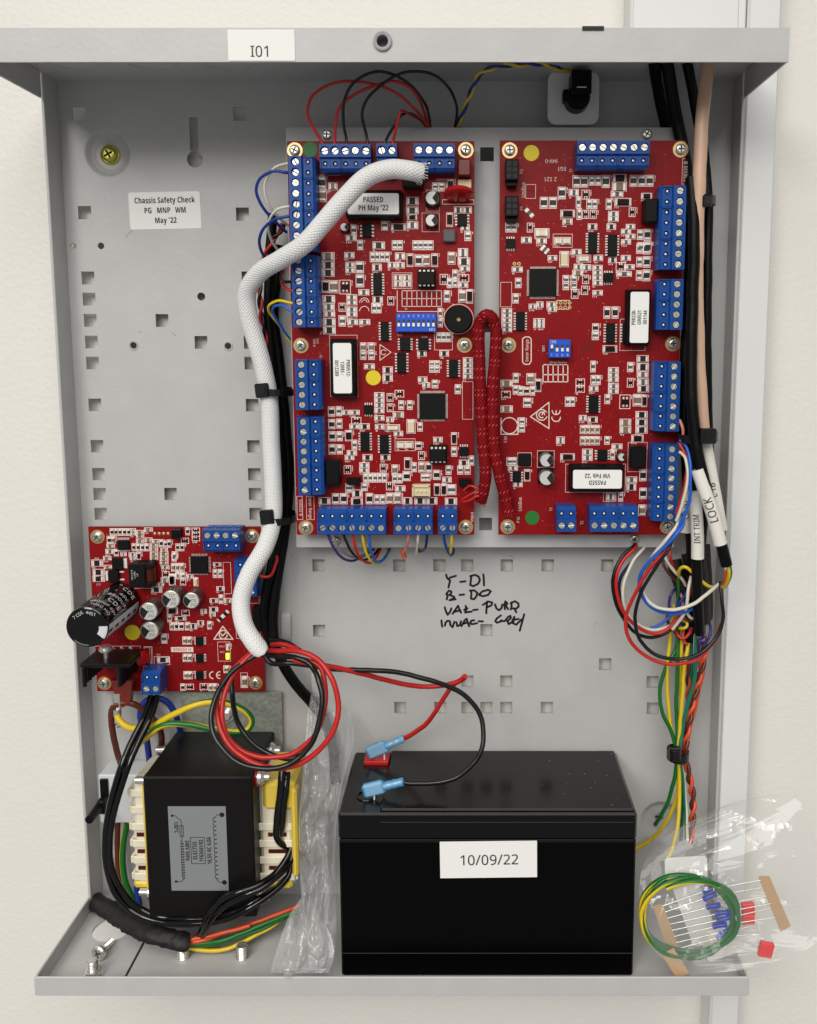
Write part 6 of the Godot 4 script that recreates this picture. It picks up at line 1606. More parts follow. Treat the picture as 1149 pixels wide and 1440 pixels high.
func transformer() -> void:
	var t := thing("transformer", "black mains transformer with a silver rating plate and yellow taped windings", "transformer", Vector3(-142, -309, 0))
	var o := Vector3(142, 309, 0)
	var st := begin()
	# the steel core in its black cover: front plate proud of the stack behind it
	box(st, Vector3(-142.2, -269.4, 28.5), Vector3(57.0, 79.0, 53.0), 0.8)
	part("core", st, M["core black"], t, o)
	st = begin()
	box(st, Vector3(-137.7, -248, 2.6), Vector3(58.0, 84.0, 1.6), 0.3)
	part("bracket", st, M["galvanised"], t, o)
	var bolts := begin()
	for p in [Vector3(-140.3, -219.1, 3.50)]:
		lathe(bolts, [Vector2(4.4, 0), Vector2(4.4, 0.8), Vector2(2.9, 0.8), Vector2(2.9, 3.0), Vector2(2.2, 3.6), Vector2(0, 3.6)], 14, p)
	part("bolt", bolts, M["zinc"], t, o)
	for p in [[-111, -234.5, 46.0], [-112.2, -300.5, 49.0], [-112.8, -236.5, 13.0]]:
		st = begin()
		rod(st, Vector3.ZERO, Vector3(2.0, 0, 0), 4.7, 18)
		rod(st, Vector3(2.0, 0, 0), Vector3(3.4, 0, 0), 4.2, 18, 3.2)
		rod(st, Vector3(3.4, 0, 0), Vector3(6.0, 0, 0), 2.6, 6)
		part("bolt", st, M["zinc"], t, o + Vector3(p[0] - 1.6, p[1], p[2]))
		st = begin()
		rod(st, Vector3.ZERO, Vector3(1.4, 0, 0), 5.0, 18)
		part("fibre_washer", st, M["red epoxy"], t, o + Vector3(p[0] - 2.8, p[1], p[2]))
	for p in [[-170.7, -237.5, 44.0], [-170.7, -300.5, 46.0], [-170.7, -236.0, 13.0]]:
		st = begin()
		rod(st, Vector3.ZERO, Vector3(-3.2, 0, 0), 3.9, 6)
		rod(st, Vector3(-3.2, 0, 0), Vector3(-8.0, 0, 0), 2.1, 10)
		part("bolt", st, M["zinc"], t, o + Vector3(p[0] + 0.2, p[1], p[2]))
	# plastic bobbin that bulges out on both sides, its ribs and yellow tape
	for s in [-1.0, 1.0]:
		st = begin()
		var mid := Vector3(-142.2 + s * 34.5, -269, 28)
		var deep := 20.0 if s > 0 else 13.0
		box(st, mid + Vector3(s * (deep * 0.5 - 7.0), 0, 0), Vector3(deep, 62, 30), 3.0)
		var bob := part("bobbin", st, M["bobbin"], t, o)
		for k in (4 if s > 0 else 6):
			st = begin()
			box(st, mid + Vector3(s * (deep - 6.6), -24.0 + 9.6 * k, 0), Vector3(1.4, 4.2, 31.0), 0.4)
			box(st, mid + Vector3(s * (deep * 0.5 - 7.0), -24.0 + 9.6 * k, 15.6), Vector3(deep - 1.0, 4.2, 1.4), 0.4)
			part("rib", st, M["bobbin"], bob)
		for k in 3:
			st = begin()
			box(st, mid + Vector3(s * (deep * 0.5 - 6.5), -19.2 + 9.6 * k, 15.1), Vector3(deep * 0.5, 2.2, 0.8), 0.1)
			part("winding", st, M["copper"], bob)
		st = begin()
		if s > 0:
			box(st, mid + Vector3(5.0, 23, 0), Vector3(17.5, 17.0, 35.0), 2.4)
			box(st, mid + Vector3(13.2, 2, 14.0), Vector3(3.4, 50.0, 8.0), 1.2)
			box(st, mid + Vector3(4.4, -29.0, 0), Vector3(13.0, 5.0, 33.0), 1.6)
		else:
			box(st, mid + Vector3(-1.0, -29.0, 0), Vector3(11.0, 5.0, 32.0), 1.6)
			box(st, mid + Vector3(2.4, 0, 15.9), Vector3(2.6, 62.0, 1.2), 0.4)
		part("insulating_tape", st, M["yellow tape"], t, o)
	# silver rating plate
	var a: Vector3 = Vector3(-158.1, -245.9, 55.00)
	var b: Vector3 = Vector3(-127.9, -293.3, 55.00)
	var pl := part("rating_plate", sticker(b.x - a.x, a.y - b.y, 0.2), M["silver label"], t, o + Vector3((a.x + b.x) * 0.5, (a.y + b.y) * 0.5, 55.1))
	pl.set_meta("label", "silver rating plate printed sideways with winding symbols")
	var c := o + Vector3((a.x + b.x) * 0.5, (a.y + b.y) * 0.5, 55.26)
	for e in [["ELECTUS", 2.3, -2.0, -1.0], ["TF62641/02", 2.1, 1.6, -1.0], ["16.5V AC 4.0A", 2.2, 6.1, -1.0], ["240V 50Hz", 2.2, -6.2, -1.0], ["130\u00b0C", 2.2, -12.0, 12.0]]:
		text(t, e[0], e[1], c + Vector3(e[2] * 0.93, e[3], 0), M["ink"], PI * 0.5 if e[2] > -4.0 else -PI * 0.5, 0.78, "Droid Sans Bold")
	var art := []
	for s in [[-8.4, -17.0, 4.0, 1.0], [9.0, -17.5, 17.0, 1.0]]:
		var l := []
		for k in 90:
			var f := float(k) / 89.0
			l.append(s[0] + sin(f * TAU * 14.0) * 0.8)
			l.append(lerpf(s[1], s[2], f) + cos(f * TAU * 14.0) * 0.7)
		art.append(l)
	art.append([-8.4, 4.0, -8.4, 15.5, -11.5, 18.5, -13.0, 18.5])
	art.append([-9.3, 7.0, -7.5, 7.0, -7.5, 13.0, -9.3, 13.0, -9.3, 7.0])
	art.append([-8.4, -17.0, -9.5, -18.5, -12.5, -18.5])
	art.append([9.0, 17.0, 10.5, 19.0, 13.0, 19.0])
	art.append([9.0, -17.5, 10.5, -19.0, 13.0, -19.0])
	art.append([-3.9, -8.4, 3.4, -8.4, 3.4, 6.4, -3.9, 6.4, -3.9, -8.4])
	var sy := strokes("printed_symbols", t, art, 0.15, M["ink"], 0.0)
	sy.position = c * U
	for p in [[-13.0, 18.5, 0.7], [-12.5, -18.5, 0.7], [13.0, 19.0, 1.3], [13.0, -19.0, 1.3]]:
		st = begin()
		lathe(st, [Vector2(p[2], 0.0), Vector2(p[2], 0.05), Vector2(0, 0.05)], 14)
		part("printed_dot", st, M["ink"], t, c + Vector3(p[0], p[1], 0))


func isolator_switch() -> void:
	var t := thing("isolator_switch", "pale grey isolator block with a black lever between the cabinet side and the transformer", "isolator switch", Vector3(-190, -266, 0))
	var o := Vector3(190, 266, 0)
	var a: Vector3 = Vector3(-210.8, -248.6, 18.00)
	var b: Vector3 = Vector3(-182.0, -277.8, 18.00)
	var st := begin()
	box(st, Vector3((a.x + b.x) * 0.5, (a.y + b.y) * 0.5, 9.2), Vector3(b.x - a.x, a.y - b.y, 17.6), 0.8)
	box(st, Vector3(a.x - 0.6, b.y + 12, 7.0), Vector3(2.4, 13, 13), 0.6)
	part("housing", st, M["isolator"], t, o)
	a = Vector3(-209.3, -250.6, 19.00)
	b = Vector3(-204.8, -271.6, 19.00)
	st = begin()
	box(st, Vector3((a.x + b.x) * 0.5, (a.y + b.y) * 0.5, 18.6), Vector3(b.x - a.x, a.y - b.y, 1.8), 0.4)
	var c := Vector3(-206.4, -263.7, 20.00)
	box(st, c + Vector3(0, 0, 3.2), Vector3(5.0, 8.0, 6.6), 1.0)
	rod(st, c + Vector3(-1.2, 0, 5.0), c + Vector3(-1.2, 0, 18.0), 2.6, 14, 2.3)
	part("lever", st, M["satin black"], t, o)
	for p in [Vector3(-201.3, -242.6, 10.00), Vector3(-185.0, -242.6, 10.00)]:
		st = begin()
		lathe(st, [Vector2(2.9, 0), Vector2(2.7, 0.3), Vector2(2.2, 0.3), Vector2(2.1, -1.0)], 16, Vector3.ZERO, Basis(Vector3(1, 0, 0), -PI * 0.5))
		part("wire_entry", st, M["isolator"], t, o + Vector3(p.x, -223.0, 9.0))


func battery() -> void:
	var t := thing("battery", "black sealed lead acid battery standing on the cabinet floor with a white date label", "battery", Vector3(8.6, -333.3, 34.5))
	var st := begin()
	# coordinates from the middle of its base
	box(st, Vector3(0, 37.8, 0), Vector3(151.6, 75.6, 65.0), 0.9)
	part("case", st, M["battery black"], t)
	st = begin()
	box(st, Vector3(0, 83.2, 0), Vector3(152.0, 14.4, 65.2), 1.0)
	box(st, Vector3(10.0, 90.9, 0), Vector3(129.5, 2.2, 62.5), 0.8)
	var lid := part("lid", st, M["battery top"], t)
	for p in [[-69.0, 66.4, 14.0], [30.0, 60.0, 8.0]]:
		pass
	st = begin()
	box(st, Vector3(10.0, 85.6, 32.6), Vector3(129.0, 0.5, 0.6), 0.15)
	box(st, Vector3(0, 76.0, 32.2), Vector3(151.4, 0.4, 1.2), 0.12)
	box(st, Vector3(0, 13.0, 32.3), Vector3(151.4, 0.35, 0.6), 0.1)
	part("moulding_line", st, M["battery top"], lid)
	st = begin()
	box(st, Vector3(0, 0, 0), Vector3(14.0, 2.6, 11.0), 0.5)
	part("positive_terminal_base", st, M["terminal red"], t, Vector3(-62.0, 91.4, -22.0))
	st = begin()
	lathe(st, [Vector2(5.6, 0), Vector2(5.2, 0.5), Vector2(4.6, 0.5), Vector2(4.4, -0.4)], 24, Vector3.ZERO, Basis(Vector3(1, 0, 0), -PI * 0.5))
	part("negative_terminal_ring", st, M["battery top"], t, Vector3(-63.5, 90.6, 16.0))
	for p in [Vector3(-57.5, 93.2, -21.0), Vector3(-59.0, 92.0, 17.5)]:
		st = begin()
		box(st, Vector3.ZERO, Vector3(0.8, 6.4, 4.6), 0.2)
		part("spade", st, M["tin"], t, p)
	st = begin()
	for k in 26:
		var x := 74.0 - absf(rng.randfn(0.0, 26.0))
		var z := rng.randf_range(-30.0, 28.0)
		if x > -50.0 and x < 73.0:
			lathe(st, [Vector2(rng.randf_range(0.12, 0.36), 0.0), Vector2(0, 0.12)], 6, Vector3(x, 92.02, z), Basis(Vector3(1, 0, 0), -PI * 0.5))
	part("dust", st, M["grey wire"], t).set_meta("kind", "stuff")
	var l := part("date_label", sticker(49.6, 20.0, 0.2), M["label white"], t, Vector3(0.5, 65.4, 32.6), Basis(Vector3(0, 0, 1), 0.012))
	l.set_meta("label", "white date label")
	text(t, "10/09/22", 5.4, Vector3(0.8, 65.2, 32.85), M["grey ink"], 0.02)


func sleeves() -> void:
	var st := begin()
	var p := curve(flat([-24.7, 75.8, 50.0, -28.6, 76.4, 52.0, -38.8, 76.9, 53.0, -50.0, 73.0, 53.0, -60.8, 63.0, 53.0, -70.6, 52.3, 53.0, -80.6, 42.0, 52.0, -92.9, 35.3, 47.0, -105.2, 29.3, 40.0, -113.4, 20.1, 34.0, -113.9, 7.6, 31.0, -110.1, -8.8, 29.0, -107.4, -21.7, 28.0, -105.5, -36.6, 27.0, -105.3, -57.3, 27.0, -104.6, -79.9, 28.0, -104.7, -97.9, 30.0, -107.8, -111.8, 36.0, -115.3, -125.4, 42.0, -118.7, -138.2, 46.0, -116.0, -148.7, 52.0, -109.9, -156.3, 57.0, -104.5, -162.3, 58.0]), 1.2)
	tube(st, p, 4.6, 20, 0, -1, 0.0, 1.0, 4.2)
	var o := thing("white_braided_sleeve", "thick white braided sleeve snaking across the controller board and down the panel", "cable sleeve", Vector3.ZERO)
	part("sleeve", st, M["white braid"], o)
	# frayed end
	st = begin()
	var f := frames(p)
	for k in 26:
		var a := TAU * k / 26.0 + rng.randf_range(-0.1, 0.1)
		var b: Basis = f[0]
		var e: Vector3 = p[0] + (b.x * cos(a) + b.y * sin(a)) * 4.4
		rod(st, e, e + (b.x * cos(a) + b.y * sin(a)) * rng.randf_range(0.2, 1.3) - b.z * rng.randf_range(0.8, 2.4), 0.22, 4)
	var fr := part("frayed_end", st, M["white wire"], o)
	fr.set_meta("kind", "stuff")
	for k in 2:
		st = begin()
		var q: PackedVector3Array
		if k == 0:
			q = curve(flat([5.2, -88.1, 33.0, 6.7, -82.2, 36.0, 7.7, -72.2, 38.0, 6.2, -55.9, 38.0, 5.1, -33.9, 38.0, 4.3, -14.0, 37.0, 4.0, -1.4, 37.0, 5.0, 5.0, 38.0, 7.9, 8.2, 40.0, 10.7, 6.7, 40.0, 12.2, 2.9, 38.0]), 1.2)
		else:
			q = curve(flat([12.2, 2.9, 38.0, 13.0, -2.1, 38.0, 12.3, -15.8, 38.0, 11.2, -28.4, 38.0, 11.3, -44.9, 38.0, 12.1, -59.6, 38.0, 14.3, -70.7, 38.0, 16.6, -80.2, 37.0, 18.9, -87.9, 36.0, 20.0, -94.3, 36.0]), 1.2)
		tube(st, q, 3.15, 16)
		if k == 0:
			o = thing("red_braided_sleeve", "red braided sleeve looped between the two tall red boards", "cable sleeve", Vector3.ZERO)
		part("strand", st, M["red braid"], o)
		st = begin()
		f = frames(q)
		var at := 0 if k == 0 else q.size() - 1
		for j in 18:
			var a := TAU * j / 18.0
			var b: Basis = f[at]
			var e: Vector3 = q[at] + (b.x * cos(a) + b.y * sin(a)) * 3.0
			rod(st, e, e + (b.x * cos(a) + b.y * sin(a)) * rng.randf_range(0.1, 0.8) + b.z * (-1.0 if k == 0 else 1.0) * rng.randf_range(0.5, 2.0), 0.17, 4)
		part("frayed_end", st, M["red epoxy"], o).set_meta("kind", "stuff")
	for k in 3:
		var ps: Array = [[5.9, -82.1, 37.0, 2.2, -80.2, 37.0, -0.7, -79.6, 36.0, -3.7, -82.6, 34.0], [5.2, -83.6, 37.0, 2.2, -82.8, 37.0, -1.5, -84.9, 36.0, -4.5, -87.5, 34.0], [5.9, -84.7, 37.0, 3.0, -85.1, 37.0, -0.7, -87.5, 36.0, -4.1, -88.7, 34.0]][k]
		wire("sleeve_wire", ["short bare red wire fanning out of the red sleeve, uppermost of three", "short bare red wire fanning out of the red sleeve, middle of three", "short bare red wire fanning out of the red sleeve, lowest of three"][k], "red wires at the sleeve end", "red wire", 0.62, ps)
	cable_tie("black cable tie round the white sleeve and cables at mid height", Vector3(-103.3, -31.4, 21.00), Vector3(1, -0.05, 0), 9.6, 11.6, 3.6, Vector3(-107.8, -30.3, 32.00) - Vector3(-103.3, -31.4, 21.00), Vector3(7.0, 7.4, 4.0), 0.1)
	cable_tie("black cable tie round the white sleeve just above the small board", Vector3(-103.3, -99.4, 21.00), Vector3(1, -0.05, 0), 8.4, 12.6, 3.6, Vector3(-106.7, -96.6, 34.00) - Vector3(-103.3, -99.4, 21.00), Vector3(7.2, 7.6, 4.0), 0.1)


func wires_top() -> void:
	var g := "wires arching over the controller board"
	wire("red_wire", "thin red wire in the widest arch at the controller board's top edge", g, "red wire", 0.72, [-73.1, 91.6, 38.0, -73.7, 93.4, 38.0, -76.7, 98.5, 40.0, -79.4, 105.2, 43.0, -75.9, 113.0, 45.0, -67.0, 117.7, 46.0, -56.7, 119.1, 46.0, -44.7, 117.7, 45.0, -34.6, 113.8, 42.0, -27.1, 108.1, 38.0, -23.2, 105.1, 26.0, -21.9, 104.3, 14.0])
	wire("red_wire", "thin red wire rising from the second screw of the top terminals", g, "red wire", 0.72, [-67.1, 91.6, 38.0, -66.8, 94.6, 38.0, -66.0, 100.6, 40.0, -63.5, 107.9, 43.0, -56.0, 113.5, 45.0, -44.6, 117.4, 46.0, -37.7, 119.1, 46.0, -29.8, 117.0, 43.0, -25.1, 112.3, 38.0, -22.3, 106.8, 26.0, -21.2, 104.3, 14.0])
	wire("black_wire", "thin black wire rising from the third screw of the top terminals", g, "black wire", 0.72, [-61.0, 91.6, 38.0, -61.5, 95.5, 38.0, -62.2, 101.0, 40.0, -61.3, 110.1, 44.0, -56.6, 117.5, 47.0, -49.4, 121.7, 49.0, -42.5, 122.7, 49.0, -35.0, 121.1, 47.0, -27.6, 117.1, 42.0, -22.6, 111.1, 36.0, -21.0, 107.7, 26.0, -21.0, 104.3, 14.0])
	wire("black_wire", "thin black wire in the largest loop toward the twisted blue and yellow pair", g, "black wire", 0.72, [-50.7, 91.6, 38.0, -51.5, 96.3, 38.0, -52.5, 101.0, 40.0, -52.6, 105.8, 43.0, -48.8, 112.1, 46.0, -40.9, 117.9, 49.0, -33.1, 121.6, 50.0, -27.1, 122.5, 50.0, -18.6, 122.1, 48.0, -11.9, 118.3, 44.0, -8.2, 113.7, 36.0, -6.9, 109.9, 26.0, -8.2, 104.3, 14.0])
	wire("black_wire", "short black wire beside a short red one at the two-way top terminal", g, "black wire", 0.7, [-42.3, 91.6, 38.0, -41.2, 94.6, 38.0, -38.5, 98.5, 40.0, -34.9, 103.9, 40.0, -30.9, 107.5, 34.0, -26.6, 107.5, 24.0, -22.9, 104.7, 14.0])
	wire("red_wire", "short red wire bent sharply at the two-way top terminal", g, "red wire", 0.7, [-38.3, 91.6, 38.0, -38.0, 94.2, 38.0, -36.2, 99.1, 41.0, -34.4, 104.8, 42.0, -33.3, 106.7, 41.0, -30.0, 106.5, 34.0, -25.3, 106.2, 24.0, -22.5, 104.4, 14.0])
	twisted("blue wire twisted with a yellow one, leading to the black switch", "yellow wire twisted with a blue one, leading to the black switch", "twisted blue and yellow pair", "blue wire", "yellow wire", 0.75, 16.0, [-7.1, 104.7, 12.0, -6.1, 106.9, 18.0, -3.9, 110.8, 22.0, -0.5, 118.1, 26.0, 2.9, 124.4, 30.0, 6.4, 127.7, 32.0, 15.1, 129.8, 34.0, 22.2, 130.0, 34.0, 32.0, 131.4, 32.0, 40.4, 131.4, 28.0, 46.4, 132.4, 22.0])
	wire("yellow_wire", "yellow wire end plugged into the black switch under the top shelf", "twisted blue and yellow pair", "yellow wire", 0.75, [40.6, 131.3, 26.0, 44.4, 130.6, 24.0, 51.1, 131.4, 20.0, 59.4, 133.1, 16.0])
	var t := thing("tamper_switch", "black plunger switch on a rounded grey bracket under the top shelf", "switch", Vector3(54.5, 122.4, 0.00))
	var o := -Vector3(54.5, 122.4, 0.00)
	var st := begin()
	slab(st, rounded(26.4, 26.5, 4.5, 6), 0.0, 1.4)
	part("bracket", st, M["trunking"], t, o + Vector3(53.0, 119.5, 13.00))
	st = begin()
	box(st, Vector3(0, 0, 6.5), Vector3(8, 8, 13))
	part("spacer", st, M["plate"], t, o + Vector3(54.5, 121.7, 0.10))
	st = begin()
	lathe(st, [Vector2(6.2, 0), Vector2(6.2, 9), Vector2(5.4, 10), Vector2(0, 10)], 24)
	part("body", st, M["satin black"], t, o + Vector3(54.3, 117.7, 14.40))
	st = begin()
	box(st, Vector3(0, 0, 7.5), Vector3(10.0, 12.0, 15.0), 0.8)
	box(st, Vector3(-6.6, -4.5, 3.5), Vector3(3.6, 6.0, 7.0), 0.6)
	box(st, Vector3(0, 3.0, 15.8), Vector3(8.5, 4.0, 2.0), 0.4)
	part("contact_block", st, M["satin black"], t, o + Vector3(55.4, 123.7, 14.40))
	st = begin()
	box(st, Vector3(0, -2.8, 15.0), Vector3(4.8, 0.4, 0.4))
	box(st, Vector3(0, 1.6, 15.0), Vector3(3.0, 0.4, 0.4))
	part("contact", st, M["tin"], t, o + Vector3(55.3, 123.6, 14.60))


func wires_left() -> void:
	var g := "wires looping out of the controller board's side terminals"
	wire("white_wire", "white wire looping from the uppermost side terminal", g, "white wire", 0.72, [-90.4, 82.6, 37.0, -92.1, 82.2, 37.0, -96.5, 80.4, 38.0, -101.8, 74.8, 36.0, -102.9, 68.6, 34.0, -101.2, 61.6, 30.0, -97.7, 57.4, 24.0, -95.4, 54.9, 18.0])
	wire("blue_wire", "blue wire looping from the second side terminal", g, "blue wire", 0.78, [-90.5, 78.1, 37.0, -92.8, 78.1, 38.0, -97.4, 78.7, 38.0, -104.2, 75.4, 37.0, -107.2, 69.7, 35.0, -105.9, 63.6, 32.0, -102.6, 58.6, 28.0, -98.2, 53.6, 22.0, -96.1, 51.3, 18.0])
	wire("white_wire", "white wire bending down under the sleeve from the fifth side terminal", g, "white wire", 0.72, [-90.4, 61.8, 37.0, -92.0, 61.5, 37.0, -96.4, 60.3, 37.0, -100.9, 56.3, 34.0, -103.0, 51.8, 30.0, -102.3, 45.7, 24.0, -100.1, 41.2, 18.0, -99.9, 38.9, 14.0])
	wire("blue_wire", "blue wire bending down under the sleeve from the sixth side terminal", g, "blue wire", 0.78, [-90.3, 57.2, 37.0, -92.2, 56.9, 37.0, -97.4, 55.8, 37.0, -103.6, 52.0, 34.0, -107.2, 46.8, 30.0, -108.1, 41.5, 24.0, -107.1, 37.7, 18.0, -105.8, 34.6, 14.0])
	twisted("red wire of the twisted pair running down behind the sleeve", "black wire of the twisted pair running down behind the sleeve", "twisted red and black pair", "red wire", "black wire", 0.85, 17.0, [-97.7, 55.7, 18.0, -99.8, 51.6, 17.0, -104.3, 46.9, 17.0, -107.1, 41.3, 16.0, -109.8, 35.4, 15.0, -111.4, 28.4, 15.0, -111.8, 21.4, 15.0, -111.6, 15.2, 15.0, -111.3, 8.2, 15.0, -109.8, -0.7, 14.0, -109.0, -6.9, 13.0, -108.7, -14.1, 12.0])
	wire("red_wire", "short red wire curling out below the crossing sleeve", g, "red wire", 0.75, [-89.8, 20.1, 37.0, -91.6, 20.8, 37.0, -94.5, 22.6, 35.0, -97.5, 25.5, 28.0, -98.4, 29.8, 20.0, -98.3, 33.5, 16.0])
	wire("black_wire", "short black wire emerging above a curling red one below the sleeve", g, "black wire", 0.8, [-89.6, 24.7, 37.0, -91.7, 24.8, 36.0, -95.5, 25.5, 32.0, -98.6, 28.3, 24.0, -98.7, 32.7, 16.0])
	wire("yellow_wire", "yellow wire in a small loop with a blue one at the side terminals", g, "yellow wire", 0.75, [-89.7, 14.2, 37.0, -91.3, 14.3, 37.0, -97.0, 15.6, 36.0, -102.4, 13.4, 33.0, -103.8, 9.7, 28.0, -100.4, 3.7, 22.0, -97.5, -2.9, 18.0, -96.2, -5.5, 16.0])
	wire("blue_wire", "blue wire in a small loop with a yellow one at the side terminals", g, "mid blue wire", 0.75, [-89.4, 9.3, 37.0, -91.2, 10.5, 37.0, -95.4, 13.0, 36.0, -100.2, 12.7, 33.0, -102.2, 9.7, 28.0, -99.6, 2.8, 22.0, -97.2, -2.4, 18.0, -96.1, -4.2, 16.0])
	# two thick black cables that run down behind the sleeve
	wire("black_cable", "thick black cable passing down between the white sleeve and the board", "thick black cables behind the white sleeve", "cable black", 3.0, [-101.6, 45.7, 7.0, -104.8, 26.9, 7.0, -106.8, 9.9, 7.0, -105.0, -9.2, 7.0, -103.0, -32.4, 7.0, -101.3, -59.8, 7.0, -100.8, -83.6, 7.0, -103.2, -107.5, 8.0, -106.1, -127.2, 10.0, -109.3, -147.0, 12.0, -110.1, -162.7, 14.0, -107.7, -176.4, 16.0, -102.1, -190.8, 14.0, -96.0, -202.5, 10.0, -90.5, -211.9, 6.0, -84.7, -221.8, 5.0, -79.7, -238.2, 5.0, -78.5, -260.0, 5.0], 12)
	wire("black_cable", "second thick black cable against the white sleeve", "thick black cables behind the white sleeve", "cable black", 2.6, [-103.3, 61.2, 16.0, -105.8, 43.2, 14.0, -107.5, 24.8, 12.0, -108.1, 6.0, 12.0, -106.5, -20.5, 12.0, -104.1, -43.6, 12.0, -103.2, -67.0, 12.0, -103.4, -90.6, 12.0, -106.1, -110.3, 13.0, -109.9, -128.1, 14.0, -113.5, -144.3, 14.0, -114.7, -158.6, 14.0, -111.9, -170.9, 14.0, -106.2, -180.0, 14.0], 12)
	wire("red_wire", "red wire showing between the sleeve and the black cable at the small board", g, "red wire", 0.8, [-105.8, -121.2, 20.0, -105.4, -123.2, 20.0, -107.1, -127.8, 20.0, -108.4, -131.1, 20.0, -110.8, -132.8, 20.0, -113.3, -132.8, 20.0, -114.9, -132.1, 20.0])


func wires_below() -> void:
	var g := "wires leaving the controller board's lower terminals"
	for e in [
		["purple_wire", "purple wire from the lower terminals", "purple wire", [-74.8, -104.5, 37.0, -73.9, -107.6, 37.0, -71.9, -113.9, 34.0, -68.7, -120.1, 28.0, -65.0, -123.4, 22.0, -61.9, -124.0, 16.0, -57.6, -122.6, 10.0, -54.1, -121.0, 6.0]],
		["grey_wire", "grey wire beside the purple one at the lower terminals", "grey wire", [-72.2, -104.5, 37.0, -71.6, -107.4, 37.0, -69.5, -113.7, 33.0, -66.1, -119.1, 27.0, -62.2, -121.7, 21.0, -58.1, -121.5, 14.0, -55.8, -120.0, 8.0]],
		["black_wire", "black wire between grey and red ones at the lower terminals", "black wire", [-66.8, -104.5, 37.0, -65.7, -107.8, 37.0, -63.8, -114.6, 33.0, -61.3, -120.1, 27.0, -57.4, -123.5, 20.0, -53.4, -122.5, 12.0, -51.3, -120.3, 8.0]],
		["red_wire", "red wire beside the yellow one at the lower terminals", "red wire", [-61.7, -104.5, 37.0, -61.0, -108.3, 37.0, -60.3, -114.9, 34.0, -57.9, -121.3, 28.0, -54.4, -124.7, 21.0, -51.8, -123.3, 13.0, -50.3, -120.3, 8.0]],
		["yellow_wire", "yellow wire in the lowest loop at the lower terminals", "yellow wire", [-56.8, -104.5, 37.0, -56.1, -108.3, 37.0, -54.9, -115.8, 34.0, -52.5, -122.0, 29.0, -49.9, -124.9, 22.0, -47.8, -124.1, 14.0, -46.6, -120.3, 8.0]],
		["blue_wire", "blue wire beside the yellow loop at the lower terminals", "mid blue wire", [-52.8, -104.5, 37.0, -53.1, -108.3, 37.0, -52.8, -114.9, 34.0, -51.0, -121.5, 29.0, -48.4, -123.4, 22.0, -46.3, -122.0, 14.0, -45.0, -120.3, 8.0]],
		["pink_wire", "pale pink wire at the four-way lower terminal", "pink wire", [-32.4, -104.5, 37.0, -32.9, -108.6, 36.0, -34.3, -113.9, 30.0, -36.2, -118.2, 24.0, -36.8, -121.2, 21.0]],
		["white_wire", "short white wire at the four-way lower terminal", "white wire", [-27.4, -104.5, 37.0, -27.7, -108.6, 36.0, -28.7, -116.4, 28.0, -29.5, -121.0, 20.0]],
		["blue_wire", "dark blue wire hooking under beside the short white one", "navy wire", [-22.7, -104.5, 37.0, -22.9, -107.8, 37.0, -23.9, -113.2, 33.0, -26.0, -116.9, 26.0, -28.2, -119.0, 18.0, -29.7, -118.0, 10.0]],
		["blue_wire", "blue wire at the two-way lower terminal", "blue wire", [-14.0, -104.5, 37.0, -13.9, -108.3, 37.0, -12.7, -114.6, 33.0, -10.6, -119.4, 26.0, -9.4, -119.5, 18.0, -10.2, -118.5, 10.0]],
		["yellow_wire", "yellow wire at the two-way lower terminal", "yellow wire", [-10.1, -104.5, 37.0, -9.9, -108.3, 37.0, -10.4, -114.1, 33.0, -11.8, -118.9, 26.0, -12.7, -120.5, 18.0, -12.5, -118.5, 10.0]]]:
		wire(e[0], e[1], g, e[2], 0.74, e[3])
	var st := begin()
	var o := thing("wire_tip", "orange crimped wire tip under the four-way lower terminal", "wire tip", Vector3(-36.4, -119.4, 22.00))
	rod(st, Vector3(-0.8, 2.2, 0), Vector3(0.6, -2.4, 0), 1.3, 10)
	part("ferrule", st, M["orange wire"], o)


